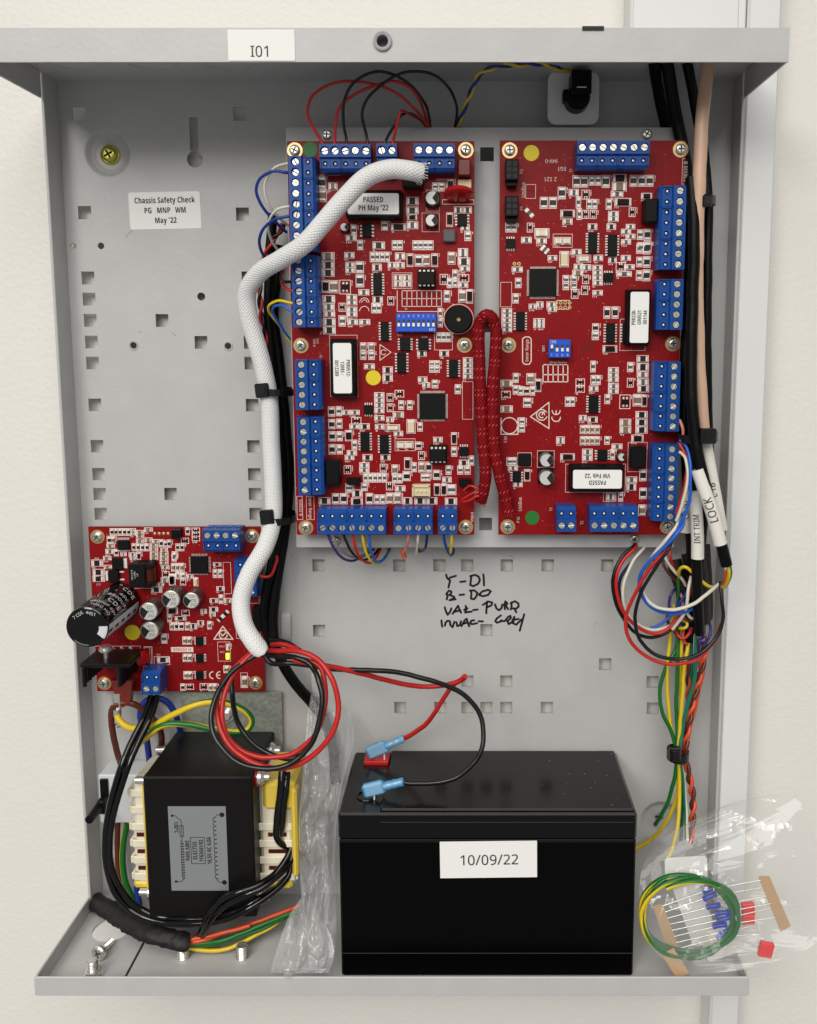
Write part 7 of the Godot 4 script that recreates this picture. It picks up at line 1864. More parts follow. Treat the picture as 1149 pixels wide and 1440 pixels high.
func wires_right() -> void:
	var g := "thin wires looping beside the expander board"
	# thick cables coming down from the top right corner
	var k := "cables coming down beside the expander board"
	wire("beige_cable", "thick beige cable coming down from the top right corner", k, "beige cable", 3.3, [116.9, 131.6, 34.0, 116.3, 128.6, 35.0, 113.3, 105.5, 40.0, 112.3, 78.2, 42.0, 112.1, 50.9, 42.0, 112.7, 23.2, 42.0, 114.3, -5.0, 42.0, 116.2, -30.0, 42.0, 118.7, -51.7, 42.0, 121.4, -66.4, 42.0, 124.6, -84.8, 42.0, 128.0, -100.0, 41.0], 14)
	wire("black_cable", "thick black cable nearest the expander board", k, "cable black", 3.2, [97.2, 132.1, 31.0, 103.7, 109.4, 24.0, 110.4, 81.4, 24.0, 112.8, 56.3, 26.0, 112.9, 24.0, 27.0, 112.1, -5.1, 28.0, 111.6, -34.6, 29.0, 112.8, -56.9, 30.0, 114.6, -79.5, 30.0, 117.0, -106.3, 30.0, 118.9, -126.3, 28.0, 119.5, -146.9, 25.0, 120.7, -168.7, 20.0], 14)
	wire("black_cable", "thick black cable showing on the outer side of the beige one", k, "cable black", 2.6, [107.1, 132.1, 31.0, 114.7, 113.8, 20.0, 120.4, 89.6, 18.0, 122.4, 64.0, 22.0, 121.8, 38.5, 26.0, 121.9, 9.5, 28.0, 122.9, -19.8, 28.0, 124.0, -42.1, 28.0, 125.9, -68.6, 27.0, 124.5, -95.6, 26.0, 123.3, -119.0, 26.0, 123.5, -143.2, 24.0], 12)
	wire("black_cable", "black cable that carries the sleeve marked LOCK", k, "cable black", 2.9, [108.7, 75.2, 40.0, 110.0, 47.3, 44.0, 109.8, 16.1, 46.0, 109.5, -11.9, 48.0, 110.4, -36.5, 50.0, 113.0, -57.8, 51.0, 116.8, -73.9, 52.0, 121.4, -90.0, 53.0, 125.8, -104.6, 53.0, 129.8, -117.7, 52.0], 14)
	wire("black_cable", "black cable deep in the corner under the top shelf", k, "cable black", 3.0, [90.9, 132.1, 31.0, 97.7, 118.8, 14.0, 105.3, 99.2, 6.0, 111.9, 77.3, 6.0, 117.0, 51.3, 7.0, 119.8, 17.5, 8.0, 121.9, -20.7, 9.0, 123.9, -59.5, 9.0, 126.5, -99.0, 10.0, 128.1, -131.0, 11.0, 127.7, -151.1, 12.0], 12)
	wire("black_cable", "black cable that carries the sleeve with the INT marking", k, "cable black", 2.8, [113.2, -34.5, 30.0, 114.5, -60.1, 34.0, 115.7, -81.9, 38.0, 116.8, -100.2, 40.0, 117.8, -119.1, 40.0, 119.4, -138.8, 38.0, 123.3, -161.1, 30.0], 14)
	# printed white marker sleeves slid over the cables
	marker("white cable marker sleeve reading LOCK", "LOCK", flat([113.4, -68.5, 52.0, 117.1, -79.1, 53.0, 121.5, -91.9, 54.0, 125.6, -106.2, 54.0]), 3.35, 4.0)
	marker("white cable marker sleeve reading LTB", "L TB", flat([118.6, -54.5, 43.0, 122.0, -70.6, 43.0, 125.5, -86.5, 43.0, 128.9, -101.6, 42.0]), 3.6, 3.1)
	marker("white cable marker sleeve reading INT TRIM", "INT TRIM", flat([114.8, -81.5, 40.0, 116.4, -93.2, 41.0, 117.2, -105.4, 42.0, 117.6, -116.7, 42.0]), 3.3, 2.8)
	marker("white cable marker sleeve reading CR IN", "CR IN", flat([115.6, -79.2, 32.0, 114.2, -88.5, 33.0, 113.3, -96.1, 33.0, 112.8, -104.9, 33.0]), 3.2, 2.9)
	cable_tie("black cable tie high on the cables beside the expander board", Vector3(113.7, 64.6, 33.00), Vector3(1, 0, 0), 8.2, 11.0, 4.2, Vector3(115.8, 63.3, 44.00) - Vector3(113.7, 64.6, 33.00), Vector3(5.0, 5.8, 3.8), 0.0)
	cable_tie("black cable tie round the cables just above the marker sleeves", Vector3(115.7, -53.4, 40.00), Vector3(1, 0.06, 0), 9.6, 12.0, 4.2, Vector3(117.6, -51.5, 53.00) - Vector3(115.7, -53.4, 40.00), Vector3(8.0, 7.6, 5.0), 0.0)
	wire("black_tape_joint", "bundle of cables bound in black tape beside the looping wires", "", "heat shrink", 6.2, [120.8, -119.6, 20.0, 122.5, -130.2, 22.0, 123.7, -139.0, 22.0, 124.6, -147.7, 22.0, 125.7, -157.2, 20.0], 14)
	wire("black_tape_joint", "shorter black taped joint beside the main bundle", "", "heat shrink", 4.2, [111.6, -124.4, 16.0, 113.2, -131.4, 18.0, 116.0, -139.6, 20.0, 117.2, -145.2, 18.0], 12)
	wire("black_wire", "black wire in the outer left loop beside the expander board", g, "black wire", 0.95, [88.7, -113.6, 24.0, 86.5, -114.2, 28.0, 80.9, -118.7, 30.0, 76.2, -127.4, 32.0, 75.9, -138.4, 32.0, 79.4, -148.9, 32.0, 86.8, -158.8, 32.0, 94.9, -162.9, 31.0, 102.8, -162.4, 30.0, 108.7, -158.6, 29.0, 113.8, -152.3, 27.0, 118.2, -145.8, 24.0])
	wire("red_wire", "red wire in the outer left loop beside the expander board", g, "red wire", 0.95, [89.3, -114.3, 24.0, 87.2, -115.1, 29.0, 81.5, -120.1, 31.0, 77.4, -128.3, 33.0, 77.5, -138.1, 33.0, 81.7, -149.2, 33.0, 89.1, -156.6, 33.0, 97.4, -160.1, 33.0, 104.7, -158.8, 32.0, 110.4, -153.9, 30.0, 116.2, -146.8, 25.0, 121.4, -135.2, 22.0])
	wire("white_wire", "white wire in the outer left loop beside the expander board", g, "white wire", 0.9, [93.8, -116.3, 22.0, 91.2, -117.4, 26.0, 87.0, -121.8, 28.0, 82.9, -129.2, 30.0, 81.2, -136.5, 31.0, 82.0, -144.8, 31.0, 85.7, -151.7, 31.0, 91.8, -156.9, 31.0, 98.3, -158.8, 31.0, 105.4, -157.8, 30.0, 112.1, -155.4, 28.0, 116.4, -150.8, 26.0])
	wire("blue_wire", "navy wire partly hidden behind the outer left loop", g, "navy wire", 0.9, [94.0, -117.3, 18.0, 91.2, -120.5, 20.0, 86.2, -125.6, 22.0, 81.9, -130.0, 24.0, 80.3, -135.9, 24.0, 81.6, -144.0, 22.0, 84.6, -152.2, 20.0])
	wire("blue_wire", "long blue wire crossing from the expander terminals into the wide hanging loop", g, "mid blue wire", 0.95, [108.2, -91.9, 46.0, 108.2, -97.2, 48.0, 105.8, -100.2, 50.0, 102.4, -104.4, 50.0, 98.0, -109.7, 48.0, 92.5, -116.4, 46.0, 88.5, -123.1, 44.0, 87.7, -129.3, 42.0, 89.0, -135.6, 41.0, 93.2, -142.1, 40.0, 99.3, -145.9, 39.0, 107.2, -147.9, 38.0, 115.3, -146.9, 36.0, 121.6, -145.4, 32.0])
	wire("white_wire", "long white wire running with the blue one into the wide hanging loop", g, "white wire", 0.95, [106.2, -93.3, 45.0, 105.3, -98.0, 47.0, 102.4, -101.6, 49.0, 99.7, -105.0, 49.0, 95.1, -112.4, 46.0, 90.8, -121.3, 43.0, 88.9, -128.4, 41.0, 90.3, -136.0, 40.0, 94.0, -141.0, 41.0, 99.7, -143.6, 42.0, 107.3, -144.2, 42.0, 115.7, -141.6, 42.0, 123.9, -136.2, 40.0, 130.8, -132.3, 36.0])
	wire("red_wire", "long red wire in the lowest hanging loop", g, "red wire", 0.98, [102.8, -104.6, 44.0, 100.5, -109.9, 46.0, 96.9, -115.3, 46.0, 91.6, -122.6, 45.0, 86.4, -132.4, 44.0, 82.4, -143.7, 42.0, 81.5, -153.7, 41.0, 84.8, -162.9, 41.0, 91.6, -169.6, 42.0, 100.3, -173.1, 43.0, 109.1, -173.4, 43.0, 118.1, -171.7, 42.0, 125.0, -166.3, 40.0, 130.2, -160.2, 38.0, 132.9, -154.2, 36.0])
	wire("black_wire", "long black wire in the lowest hanging loop", g, "black wire", 0.98, [104.0, -105.7, 44.0, 101.4, -110.0, 47.0, 96.2, -118.2, 47.0, 91.6, -126.5, 46.0, 87.4, -135.7, 45.0, 85.4, -145.6, 44.0, 86.6, -156.0, 43.0, 90.8, -163.4, 43.0, 98.2, -168.3, 44.0, 107.6, -170.5, 44.0, 115.7, -169.4, 44.0, 123.5, -165.6, 43.0, 129.8, -157.6, 42.0, 132.3, -149.4, 41.0, 131.6, -140.7, 40.0, 131.2, -134.1, 38.0, 131.9, -131.1, 36.0])
	wire("blue_wire", "short blue wire slanting up into the black tape", g, "mid blue wire", 0.85, [96.9, -159.2, 28.0, 99.6, -158.5, 28.0, 103.1, -156.5, 28.0, 108.6, -152.5, 27.0, 113.6, -147.8, 26.0, 117.1, -143.3, 24.0, 118.5, -139.0, 22.0])
	wire("red_wire", "red wire climbing the side of the lowest expander terminals", g, "red wire", 0.85, [105.8, -56.5, 44.0, 108.2, -61.4, 46.0, 109.2, -67.1, 48.0, 108.4, -75.5, 49.0, 106.7, -84.3, 48.0, 104.7, -92.3, 47.0])
	wire("white_wire", "white wire climbing the side of the lowest expander terminals", g, "white wire", 0.85, [106.1, -60.8, 44.0, 108.2, -63.0, 47.0, 109.2, -69.3, 50.0, 108.6, -76.9, 51.0, 107.1, -85.7, 50.0, 104.5, -95.6, 48.0])
	wire("blue_wire", "blue wire bowing out beside the lowest expander terminals", g, "mid blue wire", 0.85, [106.0, -54.8, 44.0, 108.6, -57.8, 47.0, 109.7, -65.8, 51.0, 110.0, -75.0, 52.0, 109.9, -85.5, 51.0, 106.9, -96.3, 49.0, 102.2, -105.2, 48.0])
	wire("orange_wire", "orange wire tucked behind the lowest expander terminals", g, "pink wire", 0.8, [106.6, -44.9, 40.0, 107.5, -48.1, 42.0, 108.1, -52.0, 42.0, 106.9, -54.8, 40.0])
	wire("brown_wire", "brown wire running down into the black taped joint", g, "brown wire", 0.85, [102.6, -121.7, 26.0, 103.4, -124.5, 28.0, 106.9, -129.5, 28.0, 112.0, -134.3, 26.0, 116.2, -137.4, 24.0])
	wire("white_wire", "white wire running with a brown one into the taped joint", g, "white wire", 0.85, [103.6, -119.0, 28.0, 105.0, -122.2, 30.0, 108.7, -127.0, 30.0, 113.2, -131.6, 28.0, 116.1, -136.2, 26.0])
	wire("red_wire", "dark red wire behind the white and brown pair", g, "red wire", 0.85, [107.1, -116.1, 24.0, 107.4, -120.5, 26.0, 109.6, -126.6, 26.0, 113.6, -132.1, 24.0, 116.0, -136.5, 22.0])
	wire("yellow_wire", "yellow wire arching over the black tape", g, "yellow wire", 0.95, [111.1, -129.5, 30.0, 110.2, -125.6, 34.0, 110.9, -122.9, 37.0, 113.4, -122.8, 38.0, 118.2, -126.9, 38.0, 124.0, -132.3, 37.0, 128.1, -134.6, 34.0])
	striped("earth_wire", "green and yellow wire curving out of the LOCK cable", g, "green wire", "yellow wire", 1.3, [130.7, -117.4, 52.0, 131.5, -120.6, 52.0, 132.0, -124.6, 50.0, 132.0, -128.7, 46.0, 131.6, -132.0, 42.0], 5, 0.0)
	wire("orange_wire", "orange wire end beside the green and yellow one", g, "orange wire", 0.9, [130.3, -121.1, 50.0, 130.5, -125.8, 48.0, 130.8, -129.9, 44.0])
	wire("white_wire", "white wire standing in front of the black tape", g, "white wire", 0.9, [116.7, -128.6, 34.0, 115.4, -132.3, 36.0, 114.7, -136.2, 37.0, 114.4, -142.3, 37.0, 113.2, -148.1, 36.0, 110.6, -153.7, 34.0, 108.1, -158.4, 32.0])
	wire("red_wire", "dark red wire slanting beside the white one on the tape", g, "red wire", 0.85, [119.6, -131.6, 30.0, 118.1, -136.2, 31.0, 116.3, -141.1, 31.0, 115.3, -146.4, 30.0])
	wire("purple_wire", "purple wire curling out under the black tape", g, "purple wire", 0.85, [130.3, -157.8, 20.0, 130.8, -159.6, 24.0, 130.1, -163.9, 26.0, 127.8, -167.4, 26.0, 125.0, -169.2, 24.0, 124.6, -168.5, 22.0])
	wire("purple_wire", "purple wire bowing beside the short taped joint", g, "purple wire", 0.85, [112.5, -140.2, 18.0, 109.7, -142.7, 20.0, 108.6, -147.1, 20.0, 109.0, -151.5, 20.0, 111.1, -155.4, 18.0])
	wire("red_wire", "red wire curled under the black tape", g, "red wire", 0.9, [111.2, -160.3, 22.0, 112.9, -164.3, 26.0, 115.7, -165.1, 27.0, 118.6, -162.3, 27.0, 120.4, -159.6, 24.0])
	wire("white_wire", "white wire with a reddish one curling round the tape bottom", g, "white wire", 0.85, [115.9, -149.5, 30.0, 116.7, -151.3, 31.0, 118.2, -152.7, 31.0, 120.5, -153.6, 29.0])
	wire("orange_wire", "reddish wire curling round the tape bottom", g, "brown wire", 0.85, [114.4, -151.4, 28.0, 115.2, -152.9, 30.0, 117.0, -154.1, 30.0, 118.8, -155.1, 28.0])
	wire("yellow_wire", "yellow wire in a tight curl under the black tape", g, "yellow wire", 0.85, [115.0, -155.5, 26.0, 116.2, -155.5, 29.0, 116.2, -157.2, 30.0, 114.7, -158.5, 30.0, 112.9, -159.2, 28.0])
	wire("orange_wire", "orange wire drooping below the black tape", g, "orange wire", 0.85, [116.8, -162.2, 22.0, 115.8, -165.0, 24.0, 116.4, -167.8, 25.0, 118.4, -169.7, 24.0])
	wire("blue_wire", "blue wire tucked between red ones under the black tape", g, "blue wire", 0.85, [114.8, -158.4, 22.0, 116.9, -159.3, 25.0, 119.1, -161.2, 25.0, 121.3, -165.7, 22.0])
	wire("red_wire", "red wire showing to the right of the teal one under the tape", g, "red wire", 0.85, [126.3, -158.5, 20.0, 127.0, -160.3, 23.0, 126.4, -163.1, 23.0, 125.7, -166.4, 20.0])
	wire("grey_wire", "pale grey wire beside the purple curl under the tape", g, "grey wire", 0.8, [128.5, -157.8, 22.0, 128.3, -161.2, 25.0, 129.0, -165.6, 25.0, 130.6, -170.5, 22.0])
	wire("purple_wire", "purple wire in the lower curl next to the orange twist", g, "purple wire", 0.85, [127.3, -165.3, 24.0, 124.7, -165.8, 27.0, 123.9, -168.0, 27.0, 126.0, -169.6, 26.0, 128.7, -168.4, 24.0])
	wire("green_wire", "green wire rising beside the yellow arch on the tape", g, "green wire", 0.85, [112.5, -128.5, 26.0, 111.5, -131.9, 27.0, 112.1, -137.7, 26.0, 112.5, -143.3, 24.0, 112.7, -149.0, 22.0])
	wire("pink_wire", "pink wire slanting down from the short taped joint", g, "pink wire", 0.8, [113.8, -140.8, 22.0, 114.4, -143.0, 25.0, 114.7, -146.4, 26.0, 114.2, -151.1, 25.0, 112.9, -155.9, 22.0])
	wire("black_wire", "black wire hanging inside the tangle under the tape", g, "black wire", 0.95, [111.4, -159.7, 20.0, 112.0, -163.8, 23.0, 114.6, -165.9, 24.0, 118.7, -165.7, 22.0])
	wire("brown_wire", "brown wire rising beside the purple bow", g, "brown wire", 0.85, [108.1, -152.2, 20.0, 107.2, -154.9, 23.0, 108.0, -159.0, 24.0, 111.3, -162.2, 22.0])
	wire("blue_wire", "blue wire crossing the front of the short taped joint", g, "blue wire", 0.85, [116.6, -139.6, 26.0, 114.1, -142.7, 28.0, 112.1, -145.8, 28.0, 110.9, -150.2, 26.0])
	wire("black_cable", "black cable end at the outer side of the tape bundle", k, "heat shrink", 3.4, [127.8, -115.6, 16.0, 128.3, -125.1, 18.0, 129.1, -137.4, 19.0, 129.8, -148.7, 19.0, 130.3, -157.0, 17.0], 12)
	# green and yellow wires going down to the floor
	var d := "green and yellow wires running down to the cabinet floor"
	wire("yellow_wire", "yellow wire bowing left above the lower tie and running to the battery's far side", d, "yellow wire", 1.12, [112.4, -149.8, 16.0, 111.7, -155.2, 18.0, 109.7, -169.7, 20.0, 108.1, -185.3, 22.0, 108.8, -202.3, 23.0, 111.2, -217.8, 23.0, 113.4, -227.1, 24.0, 114.3, -232.4, 25.0, 115.6, -239.1, 24.0, 116.0, -250.2, 23.0, 114.9, -264.0, 21.0, 110.2, -279.8, 17.0, 103.9, -291.2, 12.0, 96.8, -297.8, 10.0, 90.8, -300.8, 9.0])
	wire("green_wire", "green wire bowing farthest left above the lower tie", d, "green wire", 1.12, [115.0, -168.8, 17.0, 113.0, -174.3, 20.0, 107.2, -184.5, 22.0, 104.2, -195.1, 23.0, 105.8, -208.0, 24.0, 110.2, -217.5, 24.0, 112.9, -225.6, 25.0, 113.9, -231.8, 26.0, 114.1, -239.7, 25.0, 112.2, -257.1, 22.0, 108.7, -269.1, 20.0, 105.8, -281.0, 14.0])
	wire("green_wire", "green wire running straight down in the middle of the bundle", d, "green wire", 1.12, [113.9, -156.6, 20.0, 113.6, -170.0, 22.0, 113.2, -181.4, 24.0, 113.2, -201.4, 25.0, 114.0, -216.8, 25.0, 114.2, -231.3, 27.0, 114.9, -238.1, 26.0])
	wire("yellow_wire", "yellow wire running straight down into the plastic bag of parts", d, "yellow wire", 1.12, [120.6, -165.7, 20.0, 119.3, -171.0, 22.0, 116.7, -183.1, 25.0, 115.9, -201.0, 26.0, 115.1, -219.4, 26.0, 114.4, -230.8, 28.0, 115.7, -242.3, 26.0, 116.3, -257.4, 27.0, 114.2, -270.2, 32.0, 110.4, -280.1, 38.0, 106.3, -284.8, 42.0])
	striped("teal_wire", "teal wire with a white stripe running down the bundle", d, "teal wire", "white wire", 1.12, [123.3, -156.9, 22.0, 122.7, -167.3, 24.0, 122.7, -177.0, 25.0, 122.3, -188.7, 26.0, 119.1, -203.0, 26.0, 116.9, -216.3, 26.0, 115.2, -227.7, 28.0, 116.1, -236.5, 27.0, 118.1, -246.4, 26.0, 119.4, -256.9, 26.0, 119.8, -267.3, 28.0, 119.6, -279.7, 32.0], 6, 0.03)
	twisted("orange wire of the twisted pair going down to the floor", "brown wire of the twisted pair going down to the floor", d, "orange wire", "brown wire", 1.12, 15.0, [129.1, -170.8, 20.0, 128.3, -177.1, 22.0, 126.6, -186.3, 22.0, 124.3, -195.1, 23.0, 121.4, -208.0, 24.0, 119.8, -221.4, 24.0, 118.9, -231.8, 24.0, 119.9, -239.1, 24.0, 121.9, -246.5, 24.0, 124.2, -259.1, 24.0, 123.9, -271.7, 26.0, 122.1, -282.0, 30.0])
	twisted("orange wire of the loosely twisted pair on the inner side", "brown wire of the loosely twisted pair on the inner side", d, "orange wire", "brown wire", 0.8, 17.0, [118.8, -170.5, 18.0, 119.9, -183.0, 20.0, 120.7, -195.3, 20.0, 120.5, -207.3, 21.0, 119.2, -219.3, 22.0, 118.4, -231.8, 22.0, 119.5, -241.2, 22.0])
	wire("purple_wire", "purple wire running down among the green and yellow ones", d, "purple wire", 0.95, [126.6, -168.4, 18.0, 125.4, -175.9, 20.0, 123.7, -185.7, 21.0, 122.3, -198.0, 21.0, 120.0, -211.0, 22.0, 117.7, -222.4, 22.0, 116.8, -231.8, 22.0])
	wire("green_wire", "darker green wire behind the teal one in the bundle", d, "teal wire", 1.0, [122.5, -162.3, 18.0, 122.1, -173.2, 19.0, 122.0, -186.1, 20.0, 121.2, -200.5, 20.0, 118.9, -215.6, 21.0, 116.9, -227.1, 21.0, 116.8, -237.5, 21.0, 118.7, -247.0, 21.0, 119.2, -259.2, 22.0, 118.8, -272.9, 24.0, 117.3, -282.1, 28.0])
	wire("yellow_wire", "thin yellow wire at the inner side of the orange twist", d, "yellow wire", 0.95, [116.5, -158.6, 20.0, 115.6, -169.4, 21.0, 115.6, -185.3, 22.0, 116.1, -202.3, 23.0, 115.9, -216.3, 24.0, 115.5, -226.1, 25.0])
	wire("orange_wire", "single orange wire at the outer side of the bundle", d, "orange wire", 0.95, [130.9, -165.4, 18.0, 129.7, -176.5, 21.0, 128.2, -188.3, 22.0, 125.7, -200.7, 22.0, 122.9, -212.6, 23.0, 120.6, -224.5, 24.0, 120.2, -232.9, 24.0])
	cable_tie("black cable tie round the green and yellow wires low on the panel", Vector3(115.0, -232.9, 24.00), Vector3(1, 0, 0), 5.2, 6.4, 5.2, Vector3(111.7, -229.3, 31.00) - Vector3(115.0, -232.9, 24.00), Vector3(6.2, 8.0, 3.6), 0.05)


func marker(label: String, s: String, p: PackedVector3Array, r: float, cap: float) -> void:
	var o := thing("cable_marker", label, "cable marker", p[0])
	var st := begin()
	var c := curve(p, 1.0)
	tube(st, c, r, 18)
	part("sleeve", st, M["sleeve label"], o, -p[0])
	# lettering along the sleeve, bent round it towards the viewer
	var a := c[int(c.size() * 0.82)]
	var b := c[int(c.size() * 0.25)]
	var x := (b - a).normalized()
	var z := Vector3(-0.3, 0.12, 1)
	z = (z - x * x.dot(z)).normalized()
	var t := Basis(x, z.cross(x), z)
	var arr := []
	arr.resize(Mesh.ARRAY_MAX)
	var cut := fine_letters(s, cap)
	var v: PackedVector3Array = cut[0]
	var n: PackedVector3Array = cut[1]
	var mid := (a + b) * 0.5
	for i in v.size():
		var f := v[i].y / (r * U)
		var bow := Vector3.ZERO
		# follow the sleeve's own bend
		var along := clampf(0.535 - v[i].x / U / maxf(a.distance_to(b), 1.0) * 0.57, 0.0, 0.999) * (c.size() - 1)
		var q := c[int(along)].lerp(c[mini(int(along) + 1, c.size() - 1)], along - int(along))
		bow = q
		var nz := n[i].z
		var k := clampi(int(along), 3, c.size() - 4)
		var lx := (c[k - 3] - c[k + 3]).normalized()
		var lz := Vector3(-0.3, 0.12, 1)
		lz = (lz - lx * lx.dot(lz)).normalized()
		var d := lz.cross(lx) * sin(f) + lz * cos(f)
		n[i] = d * nz
		v[i] = (bow - p[0]) * U + d * (r * U + v[i].z + 0.0003)
	arr[Mesh.ARRAY_VERTEX] = v
	arr[Mesh.ARRAY_NORMAL] = n
	var m := ArrayMesh.new()
	m.add_surface_from_arrays(Mesh.PRIMITIVE_TRIANGLES, arr)
	part("lettering", m, M["grey ink"], o)


func battery_leads() -> void:
	var g := "battery leads coiled above the transformer"
	var red := wire("red_battery_lead", "red battery lead coiled over the transformer and reaching the red terminal", g, "red wire", 1.4, [-109.4, -161.6, 47.0, -113.9, -165.7, 46.0, -120.9, -171.6, 46.0, -129.1, -182.3, 50.0, -129.1, -188.6, 60.0, -126.2, -197.9, 66.0, -119.3, -206.5, 70.0, -108.3, -213.0, 72.0, -95.4, -215.4, 73.0, -82.6, -211.7, 73.0, -71.2, -201.8, 72.0, -66.4, -190.1, 70.0, -67.0, -178.0, 67.0, -71.2, -168.9, 64.0, -78.9, -163.0, 60.0, -89.0, -161.3, 56.0, -98.3, -163.9, 50.0, -105.3, -164.7, 47.0], 10)
	wire("red_battery_lead", "red wire leaving the coil for the battery with a folded tip", g, "red wire", 1.32, [-109.4, -162.8, 47.0, -116.3, -168.1, 49.0, -122.9, -175.7, 53.0, -125.4, -183.4, 58.0, -125.8, -193.8, 62.0, -122.7, -202.9, 65.0, -113.8, -210.3, 67.0, -102.1, -212.3, 68.0, -89.2, -210.2, 68.0, -79.2, -202.0, 67.0, -74.1, -190.4, 66.0, -73.2, -181.7, 62.0, -75.8, -170.6, 58.0, -83.3, -166.4, 56.0, -90.5, -165.8, 56.0, -83.3, -167.6, 56.0, -73.5, -170.2, 54.0, -64.0, -173.8, 50.0, -54.4, -178.9, 44.0, -43.1, -185.0, 38.0, -31.3, -189.0, 34.0, -19.1, -190.5, 32.0, -8.3, -187.4, 34.0, -4.0, -183.7, 36.0, -3.1, -182.4, 37.0], 10)
	wire("red_battery_lead", "short red lead running down to the red terminal's blue crimp", g, "red wire", 1.32, [-3.1, -183.4, 36.0, -4.5, -185.8, 34.0, -10.6, -190.7, 32.0, -15.4, -198.8, 30.0, -19.3, -206.2, 28.0, -24.3, -214.7, 24.0, -30.9, -222.4, 20.0, -37.3, -227.7, 16.0], 10)
	wire("black_battery_lead", "black battery lead in the outer turn of the coil", g, "black wire", 1.38, [-108.3, -164.4, 47.0, -112.9, -167.7, 48.0, -118.4, -170.7, 50.0, -125.7, -176.7, 56.0, -129.2, -185.3, 64.0, -129.1, -195.0, 69.0, -124.0, -203.5, 73.0, -114.3, -210.9, 76.0, -101.5, -213.2, 77.0, -89.0, -211.6, 76.0, -79.4, -203.0, 74.0, -75.2, -192.6, 71.0, -74.0, -182.1, 68.0, -76.2, -173.4, 64.0, -79.4, -169.0, 60.0, -82.9, -166.1, 58.0, -90.5, -164.6, 56.0, -99.8, -166.6, 50.0, -106.3, -166.2, 48.0], 10)
	wire("black_battery_lead", "black wire arching across the panel to the front battery terminal", g, "black wire", 1.3, [-107.5, -166.2, 48.0, -102.9, -170.3, 50.0, -94.1, -169.1, 53.0, -84.1, -170.7, 52.0, -71.3, -173.5, 50.0, -59.8, -174.6, 48.0, -48.2, -175.9, 46.0, -36.5, -178.1, 44.0, -24.6, -181.5, 43.0, -12.7, -186.0, 42.0, -2.1, -192.0, 42.0, 5.1, -201.3, 44.0, 6.9, -210.1, 47.0, 5.3, -218.1, 50.0, 0.1, -225.7, 52.0, -8.8, -232.0, 53.0, -20.0, -234.6, 53.0, -30.4, -234.6, 53.0, -35.1, -233.9, 53.0], 10)
	wire("black_battery_lead", "black wire dropping behind the coil over the transformer bracket", g, "black wire", 1.4, [-111.5, -167.3, 40.0, -123.1, -173.9, 38.0, -127.5, -181.0, 36.0, -126.9, -191.2, 40.0, -123.5, -197.1, 48.0, -118.8, -202.4, 55.0, -111.9, -207.7, 60.0, -103.1, -211.8, 64.0, -92.6, -213.8, 66.0, -83.9, -211.5, 66.0], 10)
	wire("red_battery_lead", "red wire passing behind the white sleeve's lower end", g, "red wire", 1.35, [-106.1, -165.6, 36.0, -102.7, -164.9, 37.0, -98.1, -165.1, 38.0, -93.3, -165.9, 40.0, -89.8, -166.2, 42.0], 10)
	wire("black_battery_lead", "black wire passing behind the white sleeve's lower end", g, "black wire", 1.35, [-107.6, -164.0, 32.0, -102.7, -163.9, 34.0, -97.9, -164.5, 36.0, -93.7, -165.7, 38.0, -90.2, -167.4, 40.0], 10)
	# blue insulated push-on connectors
	for e in [["blue push-on connector on the red battery lead", Vector3(-37.2, -227.2, 17.00), Vector3(-58.7, -237.5, 15.00)], ["blue push-on connector on the black battery lead", Vector3(-35.1, -233.4, 53.00), Vector3(-56.5, -238.9, 53.00)]]:
		var a: Vector3 = e[1]
		var b: Vector3 = e[2]
		var o := thing("push_on_connector", e[0], "wire connector", b)
		var d := a - b
		var t := frame_of(d)
		var st := begin()
		lathe(st, [Vector2(2.0, d.length() * 0.5), Vector2(2.4, d.length() * 0.62), Vector2(2.1, d.length() * 0.7), Vector2(2.4, d.length() * 0.78), Vector2(2.1, d.length() * 0.86), Vector2(2.3, d.length() * 0.96), Vector2(2.0, d.length())], 16, Vector3.ZERO, t)
		part("barrel", st, M["crimp blue"], o)
		st = begin()
		var side := d.normalized().cross(Vector3(0, 0, 1)).normalized()
		var tb := Basis(side, d.normalized().cross(side), d.normalized())
		box(st, d * 0.27, Vector3(7.6, 4.2, d.length() * 0.54), 1.4, tb)
		part("shroud", st, M["crimp blue"], o)
		st = begin()
		box(st, d * 0.27, Vector3(6.2, 2.2, d.length() * 0.46), 0.5, tb)
		rod(st, d * 0.5, d * 0.95, 1.3, 10)
		part("contact", st, M["tin"], o)


